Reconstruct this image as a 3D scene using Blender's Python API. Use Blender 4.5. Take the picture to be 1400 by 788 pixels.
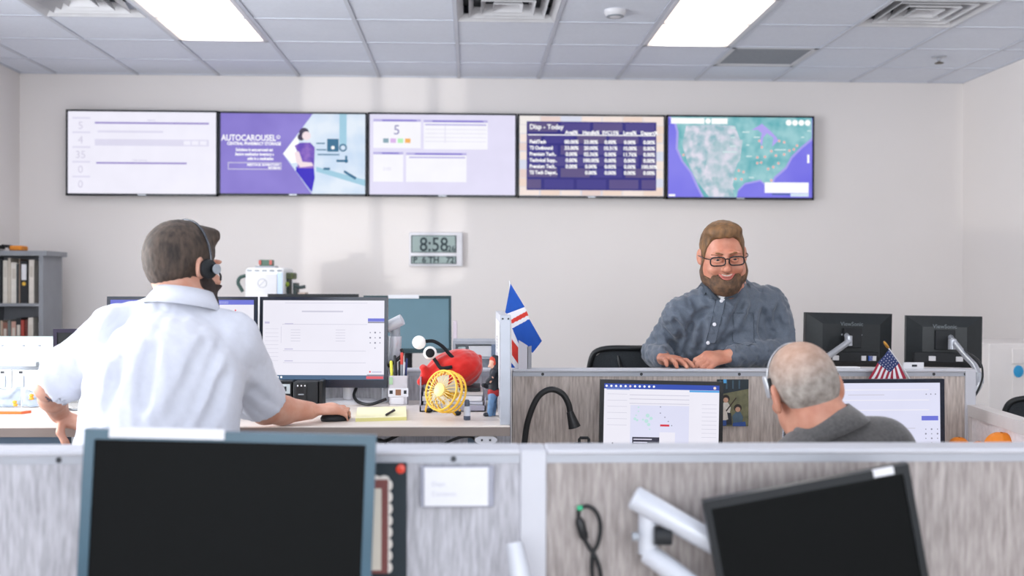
import bpy, bmesh, math, random
import numpy as np
from mathutils import Matrix, Vector, Euler

random.seed(7)
rng = np.random.default_rng(7)
PI = math.pi
D2R = PI / 180
for o in list(bpy.data.objects):
    bpy.data.objects.remove(o)
SC = bpy.context.scene
COL = SC.collection

# ------------------------------------------------------------------ camera
FPX, YAW, PITCH, ROLL = 1466.0, 0.03807, -0.0021, 0.00308
CAM = np.array([0.0, 0.0, 1.39])
_cy, _sy, _cp, _sp = math.cos(YAW), math.sin(YAW), math.cos(PITCH), math.sin(PITCH)
FW = np.array([_sy * _cp, _cy * _cp, _sp])
_r0 = np.array([_cy, -_sy, 0.0])
_u0 = np.cross(_r0, FW)
RT = math.cos(ROLL) * _r0 + math.sin(ROLL) * _u0
UP = -math.sin(ROLL) * _r0 + math.cos(ROLL) * _u0
cam_data = bpy.data.cameras.new('camera')
cam = bpy.data.objects.new('camera', cam_data)
COL.objects.link(cam)
cam.matrix_world = Matrix(((RT[0], UP[0], -FW[0], CAM[0]), (RT[1], UP[1], -FW[1], CAM[1]),
                           (RT[2], UP[2], -FW[2], CAM[2]), (0, 0, 0, 1)))
cam_data.sensor_fit = 'HORIZONTAL'
cam_data.sensor_width = 36.0
cam_data.lens = FPX * 36.0 / 1400.0
cam_data.clip_start = 0.05
cam_data.dof.use_dof = True
cam_data.dof.focus_distance = 4.0
cam_data.dof.aperture_fstop = 2.4
SC.camera = cam


def W(px, py, y):
    """world point that stands on the plane at depth y and shows at this place of the photograph"""
    d = FW * FPX + RT * (px - 700.0) - UP * (py - 394.0)
    return CAM + d * (y / d[1])


# ------------------------------------------------------------------ world and light
world = bpy.data.worlds.new('sky')
SC.world = world
world.use_nodes = True
wn = world.node_tree.nodes
wn['Background'].inputs[0].default_value = (0.86, 0.93, 1.0, 1)
wn['Background'].inputs[1].default_value = 1.0
SC.view_settings.view_transform = 'Standard'
SC.view_settings.look = 'None'
SC.view_settings.gamma = 1.0
SC.view_settings.use_curve_mapping = False
SC.view_settings.exposure = 0.17
SC.cycles.use_denoising = True
SC.cycles.max_bounces = 8
SC.cycles.caustics_reflective = False
SC.cycles.caustics_refractive = False


def area_light(name, loc, rot, sx, sy, power, color):
    l = bpy.data.lights.new(name, 'AREA')
    l.shape = 'RECTANGLE'
    l.size, l.size_y, l.energy, l.color = sx, sy, power, color
    o = bpy.data.objects.new(name, l)
    COL.objects.link(o)
    o.location, o.rotation_euler = loc, rot
    return o


XL = float(W(27, 102, 8.26)[0])      # left wall
XR = float(W(1317, 113, 8.26)[0])    # right wall
YB, YF, ZC = 8.26, -2.6, 2.99        # back wall, rear wall, ceiling
GX, GY, GT = -3.149, 7.710, 0.61     # ceiling grid
# daylight through the two window bands (left wall and the wall behind the camera)
area_light('window_daylight', (XL - 0.12, 3.4, 1.75), (0, -110 * D2R, 0), 1.9, 2.4, 180, (0.93, 0.96, 1.0))
area_light('window_daylight_rear', (0.2, YF - 0.12, 1.75), (106 * D2R, 0, 0), 5.6, 1.9, 180, (0.93, 0.96, 1.0))
# sunlight thrown up into the room by the glass and paint of the cars outside
sun = bpy.data.lights.new('reflected_sun', 'SUN')
sun.energy, sun.angle, sun.color = 0.5, 0.012, (1.0, 0.97, 0.92)
so = bpy.data.objects.new('reflected_sun', sun)
COL.objects.link(so)
so.location = (-8, -4, 1.0)
so.rotation_euler = Vector((-0.50, -0.86, -0.075)).to_track_quat('Z', 'Y').to_euler()


# ------------------------------------------------------------------ materials
def lin(c):
    if isinstance(c, str):
        c = c.lstrip('#')
        c = [int(c[i:i + 2], 16) / 255 for i in (0, 2, 4)]
        return [x / 12.92 if x <= 0.04045 else ((x + 0.055) / 1.055) ** 2.4 for x in c]
    return list(c)


MATS = {}


def mat(name, color, rough=0.5, metal=0.0, var=0.06, scale=8.0, stretch=(1, 1, 1), bump=0.0, bscale=None,
        color2=None, spec=0.5, alpha=1.0, trans=0.0, ior=1.45, sss=0.0, detail=3.0, lo=0.3, hi=0.7, sheen=0.0):
    if name in MATS:
        return MATS[name]
    m = bpy.data.materials.new(name)
    m.use_nodes = True
    nt = m.node_tree
    b = nt.nodes['Principled BSDF']
    c1 = lin(color)
    c2 = lin(color2) if color2 is not None else [min(1, x * (1 - var)) for x in c1]
    if color2 is None:
        c1 = [min(1, x * (1 + var)) for x in c1]
    tc = nt.nodes.new('ShaderNodeTexCoord')
    mp = nt.nodes.new('ShaderNodeMapping')
    mp.inputs['Scale'].default_value = stretch
    nz = nt.nodes.new('ShaderNodeTexNoise')
    nz.inputs['Scale'].default_value = scale
    nz.inputs['Detail'].default_value = detail
    cr = nt.nodes.new('ShaderNodeValToRGB')
    cr.color_ramp.elements[0].position, cr.color_ramp.elements[1].position = lo, hi
    cr.color_ramp.elements[0].color = (*c2, 1)
    cr.color_ramp.elements[1].color = (*c1, 1)
    L = nt.links.new
    L(tc.outputs['Object'], mp.inputs['Vector'])
    L(mp.outputs['Vector'], nz.inputs['Vector'])
    L(nz.outputs['Fac'], cr.inputs['Fac'])
    L(cr.outputs['Color'], b.inputs['Base Color'])
    b.inputs['Roughness'].default_value = rough
    b.inputs['Metallic'].default_value = metal
    b.inputs['Specular IOR Level'].default_value = spec
    b.inputs['Alpha'].default_value = alpha
    b.inputs['Transmission Weight'].default_value = trans
    b.inputs['IOR'].default_value = ior
    if sheen:
        b.inputs['Sheen Weight'].default_value = sheen
    if sss:
        b.inputs['Subsurface Weight'].default_value = sss
        b.inputs['Subsurface Radius'].default_value = (0.012, 0.005, 0.003)
        b.inputs['Subsurface Scale'].default_value = 1.0
    if bump:
        bp = nt.nodes.new('ShaderNodeBump')
        bp.inputs['Strength'].default_value = bump
        bp.inputs['Distance'].default_value = 0.002
        if bscale:
            n2 = nt.nodes.new('ShaderNodeTexNoise')
            n2.inputs['Scale'].default_value = bscale
            L(mp.outputs['Vector'], n2.inputs['Vector'])
            L(n2.outputs['Fac'], bp.inputs['Height'])
        else:
            L(nz.outputs['Fac'], bp.inputs['Height'])
        L(bp.outputs['Normal'], b.inputs['Normal'])
    MATS[name] = m
    return m


def emit(color, strength=1.0, var=0.03, color2=None, scale=6.0):
    key = 'glow_%s_%.2f_%s' % (color, strength, color2)
    if key in MATS:
        return MATS[key]
    m = bpy.data.materials.new(key.replace('#', ''))
    m.use_nodes = True
    nt = m.node_tree
    b = nt.nodes['Principled BSDF']
    b.inputs['Base Color'].default_value = (0.01, 0.01, 0.012, 1)
    b.inputs['Roughness'].default_value = 0.35
    b.inputs['Specular IOR Level'].default_value = 0.2
    c1 = lin(color)
    c2 = lin(color2) if color2 else [x * (1 - var) for x in c1]
    tc = nt.nodes.new('ShaderNodeTexCoord')
    nz = nt.nodes.new('ShaderNodeTexNoise')
    nz.inputs['Scale'].default_value = scale
    cr = nt.nodes.new('ShaderNodeValToRGB')
    cr.color_ramp.elements[0].position, cr.color_ramp.elements[1].position = 0.35, 0.65
    cr.color_ramp.elements[0].color = (*c2, 1)
    cr.color_ramp.elements[1].color = (*c1, 1)
    nt.links.new(tc.outputs['Object'], nz.inputs['Vector'])
    nt.links.new(nz.outputs['Fac'], cr.inputs['Fac'])
    nt.links.new(cr.outputs['Color'], b.inputs['Emission Color'])
    b.inputs['Emission Strength'].default_value = strength * 0.89
    MATS[key] = m
    return m


WALLP = mat('wall_paint', '#eae5e3', 0.85, var=0.012, scale=1.5, bump=0.05, bscale=180)
TILE = mat('ceiling_tile_mineral', '#e2e7f2', 0.95, var=0.02, scale=40, bump=0.25, bscale=300)
TBAR = mat('ceiling_bar_enamel', '#ccd0da', 0.5, var=0.02)
BLACKP = mat('black_plastic', '#15181b', 0.38, var=0.15, scale=30)
BLACKM = mat('matt_black_plastic', '#1b1e22', 0.6, var=0.12, scale=40, bump=0.1, bscale=400)
DARKS = mat('switched_off_panel', '#0e1214', 0.42, var=0.1, scale=5, spec=0.45)
WHITEP = mat('white_plastic', '#dcdce0', 0.4, var=0.03, scale=12)
GREYP = mat('grey_plastic', '#9aa0a8', 0.45, var=0.05, scale=12)
ALU = mat('silver_metal', '#c4c8d0', 0.35, metal=0.55, var=0.05, scale=20)
RAIL = mat('light_grey_rail', '#c4c5cc', 0.5, metal=0.1, var=0.03, scale=6)
SCREW = mat('dark_screw', '#3a3c40', 0.5, metal=0.4)
FAB = mat('partition_fabric', '#cbcbd2', 0.95, color2='#97969c', scale=9, stretch=(13, 13, 1.8), bump=0.3, bscale=120, lo=0.25, hi=0.75, detail=6)
FABB = mat('partition_fabric_brown', '#d6cbc4', 0.95, color2='#9c9088', scale=9, stretch=(14, 14, 1.5), bump=0.3, bscale=120, lo=0.25, hi=0.75, detail=6)
DESKM = mat('desk_laminate', '#e2d8cf', 0.38, var=0.03, scale=4, stretch=(1, 8, 1))
DESKE = mat('desk_edge_band', '#8b7f78', 0.5, var=0.05)
STEEL = mat('blue_grey_steel', '#5d6f80', 0.4, metal=0.3, var=0.05)
PAPER = mat('white_paper', '#dfdfe3', 0.8, var=0.02, scale=14)
CLEAR = mat('clear_plastic', '#eef4f8', 0.08, trans=0.92, ior=1.2, var=0.01)
CARPET = mat('carpet_tile', '#c2bfbc', 0.98, color2='#a9a6a5', scale=120, bump=0.4)
INK = mat('printed_ink', '#8e8d95', 0.8)
INKD = mat('dark_ink', '#30343a', 0.8)

# ------------------------------------------------------------------ mesh helpers
WM = {}


def nrm(v):
    v = np.asarray(v, float)
    return v / max(1e-9, np.linalg.norm(v))


class MB:
    def __init__(s):
        s.v, s.f = [], []

    def add(s, verts, faces):
        n = len(s.v)
        s.v += [tuple(map(float, p)) for p in verts]
        s.f += [tuple(i + n for i in f) for f in faces]
        return s

    def box(s, c, size, R=None, bev=0.0, seg=2):
        hx, hy, hz = [q / 2 for q in size]
        if bev > 0:
            bm = bmesh.new()
            bmesh.ops.create_cube(bm, size=1.0)
            for v in bm.verts:
                v.co = Vector((v.co.x * size[0], v.co.y * size[1], v.co.z * size[2]))
            bmesh.ops.bevel(bm, geom=bm.edges[:], offset=min(bev, 0.49 * min(size)), segments=seg, profile=0.5, affect='EDGES')
            bm.verts.ensure_lookup_table()
            vs = [v.co.copy() for v in bm.verts]
            fs = [[v.index for v in f.verts] for f in bm.faces]
            bm.free()
        else:
            vs = [Vector((x, y, z)) for x in (-hx, hx) for y in (-hy, hy) for z in (-hz, hz)]
            fs = [(0, 1, 3, 2), (4, 6, 7, 5), (0, 4, 5, 1), (2, 3, 7, 6), (0, 2, 6, 4), (1, 5, 7, 3)]
        c = Vector(c)
        if R is not None:
            vs = [R @ v for v in vs]
        return s.add([v + c for v in vs], fs)

    def span(s, a, b, bev=0.0, seg=2):
        a, b = np.asarray(a, float), np.asarray(b, float)
        return s.box((a + b) / 2, np.abs(b - a), None, bev, seg)

    def tube(s, pts, r, n=10, cap=True):
        pts = [np.asarray(p, float) for p in pts]
        rs = r if hasattr(r, '__len__') else [r] * len(pts)
        ring, prev = [], None
        for i, p in enumerate(pts):
            t = nrm(pts[min(i + 1, len(pts) - 1)] - pts[max(i - 1, 0)])
            if prev is None:
                a = np.array([0, 0, 1.0]) if abs(t[2]) < 0.9 else np.array([1.0, 0, 0])
                u = nrm(np.cross(t, a))
            else:
                u = nrm(prev - t * np.dot(prev, t))
            prev = u
            w = np.cross(t, u)
            ring.append([p + rs[i] * (math.cos(2 * PI * k / n) * u + math.sin(2 * PI * k / n) * w) for k in range(n)])
        vs = [q for rr in ring for q in rr]
        fs = []
        for i in range(len(pts) - 1):
            for k in range(n):
                fs.append((i * n + k, i * n + (k + 1) % n, (i + 1) * n + (k + 1) % n, (i + 1) * n + k))
        if cap:
            fs.append(tuple(range(n))[::-1])
            fs.append(tuple((len(pts) - 1) * n + k for k in range(n)))
        return s.add(vs, fs)

    def lathe(s, prof, c=(0, 0, 0), n=24, axis=None, sc=(1, 1)):
        """prof: (radius, height) pairs turned about axis (z by default)"""
        R = Vector((0, 0, 1)).rotation_difference(Vector(axis)).to_matrix() if axis is not None else Matrix.Identity(3)
        c = Vector(c)
        vs = []
        for r, h in prof:
            for k in range(n):
                vs.append(R @ Vector((r * sc[0] * math.cos(2 * PI * k / n), r * sc[1] * math.sin(2 * PI * k / n), h)) + c)
        fs = []
        for i in range(len(prof) - 1):
            for k in range(n):
                fs.append((i * n + k, i * n + (k + 1) % n, (i + 1) * n + (k + 1) % n, (i + 1) * n + k))
        fs.append(tuple(range(n))[::-1])
        fs.append(tuple((len(prof) - 1) * n + k for k in range(n)))
        return s.add(vs, fs)

    def ball(s, c, r, n=20, m=12, R=None):
        r = np.asarray(r if hasattr(r, '__len__') else (r, r, r), float)
        vs, fs = [], []
        for i in range(m + 1):
            a = PI * i / m
            for k in range(n):
                b = 2 * PI * k / n
                vs.append(Vector((r[0] * math.sin(a) * math.cos(b), r[1] * math.sin(a) * math.sin(b), r[2] * math.cos(a))))
        for i in range(m):
            for k in range(n):
                fs.append((i * n + k, (i + 1) * n + k, (i + 1) * n + (k + 1) % n, i * n + (k + 1) % n))
        if R is not None:
            vs = [R @ v for v in vs]
        return s.add([v + Vector(c) for v in vs], fs)

    def prism(s, poly, o, ux, uy, un, th):
        """polygon (2-D) laid in the plane of ux, uy at o, thickness th along un"""
        o, ux, uy, un = [np.asarray(q, float) for q in (o, ux, uy, un)]
        n = len(poly)
        vs = [o + a * ux + b * uy for a, b in poly] + [o + a * ux + b * uy + un * th for a, b in poly]
        fs = [tuple(range(n))[::-1], tuple(range(n, 2 * n))] + [(i, (i + 1) % n, n + (i + 1) % n, n + i) for i in range(n)]
        return s.add(vs, fs)

    def sheet(s, P, th=0.0):
        """grid of points [i][j] as a surface"""
        a, b = len(P), len(P[0])
        return s.add([p for r in P for p in r], [(i * b + j, i * b + j + 1, (i + 1) * b + j + 1, (i + 1) * b + j) for i in range(a - 1) for j in range(b - 1)])

    def build(s, name, m, parent=None, smooth=False, local=False):
        v = np.array(s.v, float).reshape(-1, 3)
        loc = None
        if parent is not None:
            if not local:
                Mi = np.array(WM[parent.name].inverted())
                v = v @ Mi[:3, :3].T + Mi[:3, 3]
        elif not local:
            lo, hi = v.min(0), v.max(0)
            loc = np.array([(lo[0] + hi[0]) / 2, (lo[1] + hi[1]) / 2, lo[2]])
            v = v - loc
        me = bpy.data.meshes.new(name)
        me.from_pydata(v.tolist(), [], s.f)
        bm = bmesh.new()
        bm.from_mesh(me)
        bmesh.ops.recalc_face_normals(bm, faces=bm.faces[:])
        bm.to_mesh(me)
        bm.free()
        me.materials.append(m)
        if smooth:
            me.polygons.foreach_set('use_smooth', [True] * len(me.polygons))
            me.set_sharp_from_angle(angle=50 * D2R) if smooth != 2 else None
        o = bpy.data.objects.new(name, me)
        COL.objects.link(o)
        if parent is not None:
            o.parent = parent
            WM[o.name] = WM[parent.name]
        else:
            if loc is not None:
                o.location = loc
                WM[o.name] = Matrix.Translation(Vector(loc))
            else:
                WM[o.name] = Matrix.Identity(4)
        return o


def tag(o, label=None, cat=None, group=None, kind=None):
    for k, v in (('label', label), ('category', cat), ('group', group), ('kind', kind)):
        if v:
            o[k] = v
    return o


def thing(name, label, cat, loc=(0, 0, 0), rot=(0, 0, 0), group=None):
    o = bpy.data.objects.new(name, None)
    o.empty_display_size = 0.05
    COL.objects.link(o)
    o.location, o.rotation_euler = loc, rot
    WM[o.name] = Matrix.Translation(Vector(loc)) @ Euler(rot).to_matrix().to_4x4()
    return tag(o, label, cat, group)


def copy_child(src, parent, loc=None):
    c = src.copy()
    COL.objects.link(c)
    c.parent = parent
    WM[c.name] = WM[parent.name]
    if loc is not None:
        c.location = loc
    return c


def text_geo(body, size=1.0, align='LEFT', bold=0.0, spacing=1.0, sx=1.0):
    cu = bpy.data.curves.new('lettering', 'FONT')
    cu.body, cu.size, cu.align_x, cu.offset, cu.space_character = body, size, align, bold, spacing
    cu.resolution_u = 3
    ob = bpy.data.objects.new('lettering', cu)
    me = ob.to_mesh()
    v = [(p.co.x * sx, p.co.y) for p in me.vertices]
    f = [tuple(p.vertices) for p in me.polygons]
    ob.to_mesh_clear()
    bpy.data.objects.remove(ob)
    bpy.data.curves.remove(cu)
    return v, f


class Sheet:
    """flat print on a screen or paper: u to the right, v down, both 0..1, laid on a plane in world or local space"""

    def __init__(s, o, ux, uy, un, parent, local=False):
        s.o, s.ux, s.uy, s.un = [np.asarray(q, float) for q in (o, ux, uy, un)]
        s.parent, s.local = parent, local
        s.asp = np.linalg.norm(s.uy) / np.linalg.norm(s.ux)
        s.parts = {}

    def P(s, u, v, z):
        return s.o + s.ux * u + s.uy * v + s.un * z

    def _mb(s, name, m, z):
        return s.parts.setdefault((name, m.name, z), (MB(), m))[0]

    def rect(s, name, m, u0, v0, u1, v1, z=0.001):
        s._mb(name, m, z).add([s.P(u0, v0, z), s.P(u1, v0, z), s.P(u1, v1, z), s.P(u0, v1, z)], [(0, 1, 2, 3)])

    def poly(s, name, m, pts, z=0.001):
        s._mb(name, m, z).add([s.P(u, v, z) for u, v in pts], [tuple(range(len(pts)))])

    def disc(s, name, m, u, v, r, z=0.001, n=14, ry=None):
        ry = ry or r
        s.poly(name, m, [(u + r * s.asp * math.cos(2 * PI * k / n), v + ry * math.sin(2 * PI * k / n)) for k in range(n)], z)

    def text(s, name, m, body, u, v, h, align='LEFT', z=0.0015, bold=0.0, sx=1.0):
        vs, fs = text_geo(body, h, align, bold, 1.0, sx)
        s._mb(name, m, z).add([s.P(u + a * s.asp, v - b, z) for a, b in vs], fs)

    def done(s):
        out = []
        for (name, _, z), (mb, m) in s.parts.items():
            o = mb.build(name, m, s.parent, local=s.local)
            o['kind'] = 'stuff'
            out.append(o)
        return out


def arc(pts, n=8):
    """Catmull-Rom through points"""
    pts = [np.asarray(p, float) for p in pts]
    P = [2 * pts[0] - pts[1]] + pts + [2 * pts[-1] - pts[-2]]
    out = []
    for i in range(1, len(P) - 2):
        for k in range(n):
            t = k / n
            a, b, c, d = P[i - 1], P[i], P[i + 1], P[i + 2]
            out.append(0.5 * (2 * b + (c - a) * t + (2 * a - 5 * b + 4 * c - d) * t * t + (3 * b - a - 3 * c + d) * t ** 3))
    out.append(pts[-1])
    return out


# ------------------------------------------------------------------ the room
def structure(o):
    o['kind'] = 'structure'
    return o


structure(MB().span((XL - 0.2, YF - 0.2, -0.1), (XR + 0.2, YB + 0.2, 0.0)).build('floor', CARPET))
structure(MB().span((XL - 0.2, YB, 0), (XR + 0.2, YB + 0.15, ZC + 0.3)).build('wall_back', WALLP))
structure(MB().span((XR, YF, 0), (XR + 0.15, YB, ZC + 0.3)).build('wall_right', WALLP))


def wall_with_opening(name, frame_name, axis, at, out, a0, a1, w0, w1, z0, z1, bars):
    """a wall with one long window band; axis 0: wall runs along y at x=at, axis 1: runs along x at y=at"""
    def pt(a, q, z):
        return (q, a, z) if axis == 0 else (a, q, z)
    m = MB()
    for (b0, b1, c0, c1) in ((a0, w0, 0, ZC + 0.3), (w1, a1, 0, ZC + 0.3), (w0, w1, 0, z0), (w0, w1, z1, ZC + 0.3)):
        m.span(pt(b0, at, c0), pt(b1, at + out, c1))
    w = structure(m.build(name, WALLP))
    f = MB()
    for b in bars:
        f.span(pt(b - 0.035, at + out * 0.3, z0), pt(b + 0.035, at + out * 0.7, z1))
    for zz in (z0, z1 - 0.05):
        f.span(pt(w0, at + out * 0.3, zz), pt(w1, at + out * 0.7, zz + 0.05))
    structure(f.build(frame_name, ALU))
    return w


wall_with_opening('wall_left', 'window_1', 0, XL, -0.15, YF, YB, 2.2, 4.6, 0.85, 2.7, [2.24, 2.75, 3.5, 4.57])
wall_with_opening('wall_rear', 'window_2', 1, YF, -0.15, XL - 0.15, XR + 0.15, -2.6, 3.0, 0.85, 2.7, [-2.57, -1.2, 0.2, 1.6, 2.97])

# ceiling: a slab above, tiles hung in a grid of bars
ceil = structure(MB().span((XL - 0.2, YF - 0.2, ZC + 0.12), (XR + 0.2, YB + 0.2, ZC + 0.2)).build('ceiling', TBAR))
bars = MB()
NX = [n for n in range(-1, 14) if XL < GX + GT * n < XR]
NY = [n for n in range(0, 18) if GY - GT * n > YF]
for n in NX:
    bars.span((GX + GT * n - 0.012, YF, ZC - 0.004), (GX + GT * n + 0.012, YB, ZC + 0.035))
for n in NY:
    bars.span((XL, GY - GT * n - 0.009, ZC - 0.003), (XR, GY - GT * n + 0.009, ZC + 0.035))
for a, b in (((XL, YB - 0.02, ZC - 0.004), (XR, YB, ZC + 0.03)), ((XL, YF, ZC - 0.004), (XL + 0.02, YB, ZC + 0.03)), ((XR - 0.02, YF, ZC - 0.004), (XR, YB, ZC + 0.03))):
    bars.span(a, b)
bars.build('ceiling_grid', TBAR, ceil)
XE = [XL] + [GX + GT * n for n in NX] + [XR]
YE = [YB] + [GY - GT * n for n in NY] + [YF]
lights = {(2, 1), (2, 2), (7, 1), (7, 2), (2, 6), (2, 7), (7, 6), (7, 7)}
vents = {(1, 2), (5, 2), (9, 2)}
returns = {(8, 0)}
tile_meshes = {}
for i in range(len(XE) - 1):
    for j in range(len(YE) - 1):
        cn, rn = NX[0] + i - 1, j - 1          # column n lies right of bar n, row n lies nearer than bar n
        if (cn, rn) in lights | vents | returns:
            continue
        sx, sy = round(XE[i + 1] - XE[i] - 0.022, 4), round(YE[j] - YE[j + 1] - 0.016, 4)
        if sx < 0.02 or sy < 0.02:
            continue
        c = Vector(((XE[i] + XE[i + 1]) / 2, (YE[j] + YE[j + 1]) / 2, ZC + 0.012))
        if (sx, sy) not in tile_meshes:
            t = MB().box((0, 0, 0), (sx, sy, 0.018), bev=0.004, seg=1).build('ceiling_tile', TILE, ceil, local=True)
            tile_meshes[(sx, sy)] = t
        else:
            t = copy_child(tile_meshes[(sx, sy)], ceil)
        t.location = WM[ceil.name].inverted() @ c


def cell(cn, rn):
    return GX + GT * cn, GY - GT * rn - GT   # left edge, near edge


DIFF = bpy.data.materials.new('light_diffuser')
DIFF.use_nodes = True
_b = DIFF.node_tree.nodes['Principled BSDF']
_b.inputs['Base Color'].default_value = (0.9, 0.88, 0.84, 1)
_b.inputs['Emission Color'].default_value = (1.0, 0.915, 0.80, 1)
_b.inputs['Emission Strength'].default_value = 6.0
_t = DIFF.node_tree.nodes.new('ShaderNodeTexCoord')
_w = DIFF.node_tree.nodes.new('ShaderNodeTexNoise')
_w.inputs['Scale'].default_value = 900
_p = DIFF.node_tree.nodes.new('ShaderNodeBump')
_p.inputs['Strength'].default_value = 0.3
# bright over the tubes, warmer and weaker towards the long edges of the lens
_sx = DIFF.node_tree.nodes.new('ShaderNodeSeparateXYZ')
_ab = DIFF.node_tree.nodes.new('ShaderNodeMath')
_ab.operation = 'ABSOLUTE'
_cr = DIFF.node_tree.nodes.new('ShaderNodeValToRGB')
_cr.color_ramp.elements[0].position, _cr.color_ramp.elements[1].position = 0.15, 0.262
_cr.color_ramp.elements[0].color, _cr.color_ramp.elements[1].color = (1.0, 0.95, 0.88, 1), (0.27, 0.205, 0.15, 1)
DIFF.node_tree.links.new(_t.outputs['Object'], _sx.inputs[0])
DIFF.node_tree.links.new(_sx.outputs['X'], _ab.inputs[0])
DIFF.node_tree.links.new(_ab.outputs[0], _cr.inputs['Fac'])
DIFF.node_tree.links.new(_cr.outputs['Color'], _b.inputs['Emission Color'])
DIFF.node_tree.links.new(_t.outputs['Object'], _w.inputs['Vector'])
DIFF.node_tree.links.new(_w.outputs['Fac'], _p.inputs['Height'])
DIFF.node_tree.links.new(_p.outputs['Normal'], _b.inputs['Normal'])
TROFF = mat('white_enamel', '#dcdce0', 0.4, var=0.02)
light_lab = {(2, 1): 'lit ceiling light panel above the two leftmost wall screens', (7, 1): 'lit ceiling light panel above the screens right of centre',
             (2, 6): 'lit ceiling light panel over the near left cubicles', (7, 6): 'lit ceiling light panel over the near right cubicles'}
for (cn, rn), lab in light_lab.items():
    x0, y1 = cell(cn, rn)
    y0 = y1 - GT
    y1 = y1 + GT
    t = thing('ceiling_light', lab, 'ceiling light', (x0 + GT / 2, (y0 + y1) / 2, ZC), group='recessed ceiling lights')
    fr = MB()
    for a, b in (((x0 + 0.012, y0 + 0.01), (x0 + 0.04, y1 - 0.01)), ((x0 + GT - 0.04, y0 + 0.01), (x0 + GT - 0.012, y1 - 0.01)),
                 ((x0 + 0.012, y0 + 0.01), (x0 + GT - 0.012, y0 + 0.035)), ((x0 + 0.012, y1 - 0.035), (x0 + GT - 0.012, y1 - 0.01))):
        fr.span((*a, ZC - 0.006), (*b, ZC + 0.06))
    fr.build('frame', TROFF, t)
    MB().span((x0 + 0.035, y0 + 0.03, ZC + 0.004), (x0 + GT - 0.035, y1 - 0.03, ZC + 0.012)).build('diffuser', DIFF, t)

VENTD = mat('vent_dark_backing', '#4a4e52', 0.8)  # dark grey backing plate above the louvres
VENTW = mat('vent_enamel', '#cfcfd2', 0.5, var=0.03)
for (cn, rn), lab in {(1, 2): 'square louvred air vent at the upper left of the ceiling', (5, 2): 'square louvred air vent above the middle wall screens',
                      (9, 2): 'square louvred air vent at the upper right of the ceiling'}.items():
    x0, y0 = cell(cn, rn)
    cx, cyy = x0 + GT / 2, y0 + GT / 2
    t = thing('air_vent', lab, 'air vent', (cx, cyy, ZC), group='ceiling air vents')
    MB().span((x0 + 0.02, y0 + 0.02, ZC + 0.085), (x0 + GT - 0.02, y0 + GT - 0.02, ZC + 0.1)).build('backing', VENTD, t)
    for k, (h, zt, zb) in enumerate(((0.292, 0.03, -0.006), (0.225, 0.055, -0.002), (0.155, 0.055, -0.002), (0.085, 0.05, 0.0))):
        w = 0.034 if k == 0 else 0.028
        m = MB()
        q = []
        for (rr, zz) in ((h, zb), (h - w, zt), (h - w, zt + 0.004), (h, zb + 0.006)):
            q.append([(cx + sx * rr, cyy + sy * rr, ZC + zz) for sx, sy in ((-1, -1), (1, -1), (1, 1), (-1, 1))])
        vs = [p for r in q for p in r]
        fs = [(a * 4 + k2, a * 4 + (k2 + 1) % 4, ((a + 1) % 4) * 4 + (k2 + 1) % 4, ((a + 1) % 4) * 4 + k2) for a in range(4) for k2 in range(4)]
        m.add(vs, fs).build('frame' if k == 0 else 'louvre', VENTW, t)
    MB().box((cx, cyy, ZC + 0.045), (0.12, 0.12, 0.008)).build('centre_plate', VENTW, t)
x0, y0 = cell(8, 0)
t = thing('return_grille', 'flat grey perforated return grille set in the ceiling', 'air vent', (x0 + GT / 2, y0 + GT / 2, ZC))
fr = MB()
for a, b in (((0.012, 0.01), (0.04, GT - 0.01)), ((GT - 0.04, 0.01), (GT - 0.012, GT - 0.01)), ((0.012, 0.01), (GT - 0.012, 0.04)), ((0.012, GT - 0.04), (GT - 0.012, GT - 0.01))):
    fr.span((x0 + a[0], y0 + a[1], ZC - 0.004), (x0 + b[0], y0 + b[1], ZC + 0.02))
fr.build('frame', VENTW, t)
MB().span((x0 + 0.03, y0 + 0.03, ZC + 0.008), (x0 + GT - 0.03, y0 + GT - 0.03, ZC + 0.014)).build('perforated_plate', mat('perforated_grey', '#9fa3a9', 0.7, color2='#85898f', scale=160), t)
# smoke detector and sprinkler
p = W(841, 15, 6.3)
k = (ZC - CAM[2]) / (p[2] - CAM[2])
p = CAM + (p - CAM) * k
t = thing('smoke_detector', 'small round white smoke detector on the ceiling', 'smoke detector', (p[0], p[1], ZC))
MB().lathe([(0.065, 0), (0.065, -0.012), (0.055, -0.03), (0.03, -0.04), (0.0, -0.042)], (p[0], p[1], ZC + 0.003)).build('housing', WHITEP, t, smooth=True)
MB().lathe([(0.05, -0.03), (0.052, -0.034), (0.044, -0.036)], (p[0], p[1], ZC)).build('vent_ring', GREYP, t)
p = W(1284, 78, 7.5)
p = CAM + (p - CAM) * ((ZC - CAM[2]) / (p[2] - CAM[2]))
t = thing('fire_sprinkler', 'small metal fire sprinkler head on the ceiling near the right wall', 'sprinkler', (p[0], p[1], ZC))
MB().lathe([(0.05, 0), (0.05, -0.006), (0.02, -0.012), (0.012, -0.03)], (p[0], p[1], ZC + 0.002)).build('escutcheon', ALU, t, smooth=True)
MB().lathe([(0.004, -0.03), (0.03, -0.042), (0.03, -0.045), (0.0, -0.046)], (p[0], p[1], ZC)).build('deflector', mat('aged_brass', '#5c5346', 0.4, metal=0.7), t)


def Zp(px, py, z):
    """world point of the photograph's place on the horizontal plane z"""
    d = FW * FPX + RT * (px - 700.0) - UP * (py - 394.0)
    return CAM + d * ((z - CAM[2]) / d[2])


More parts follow.
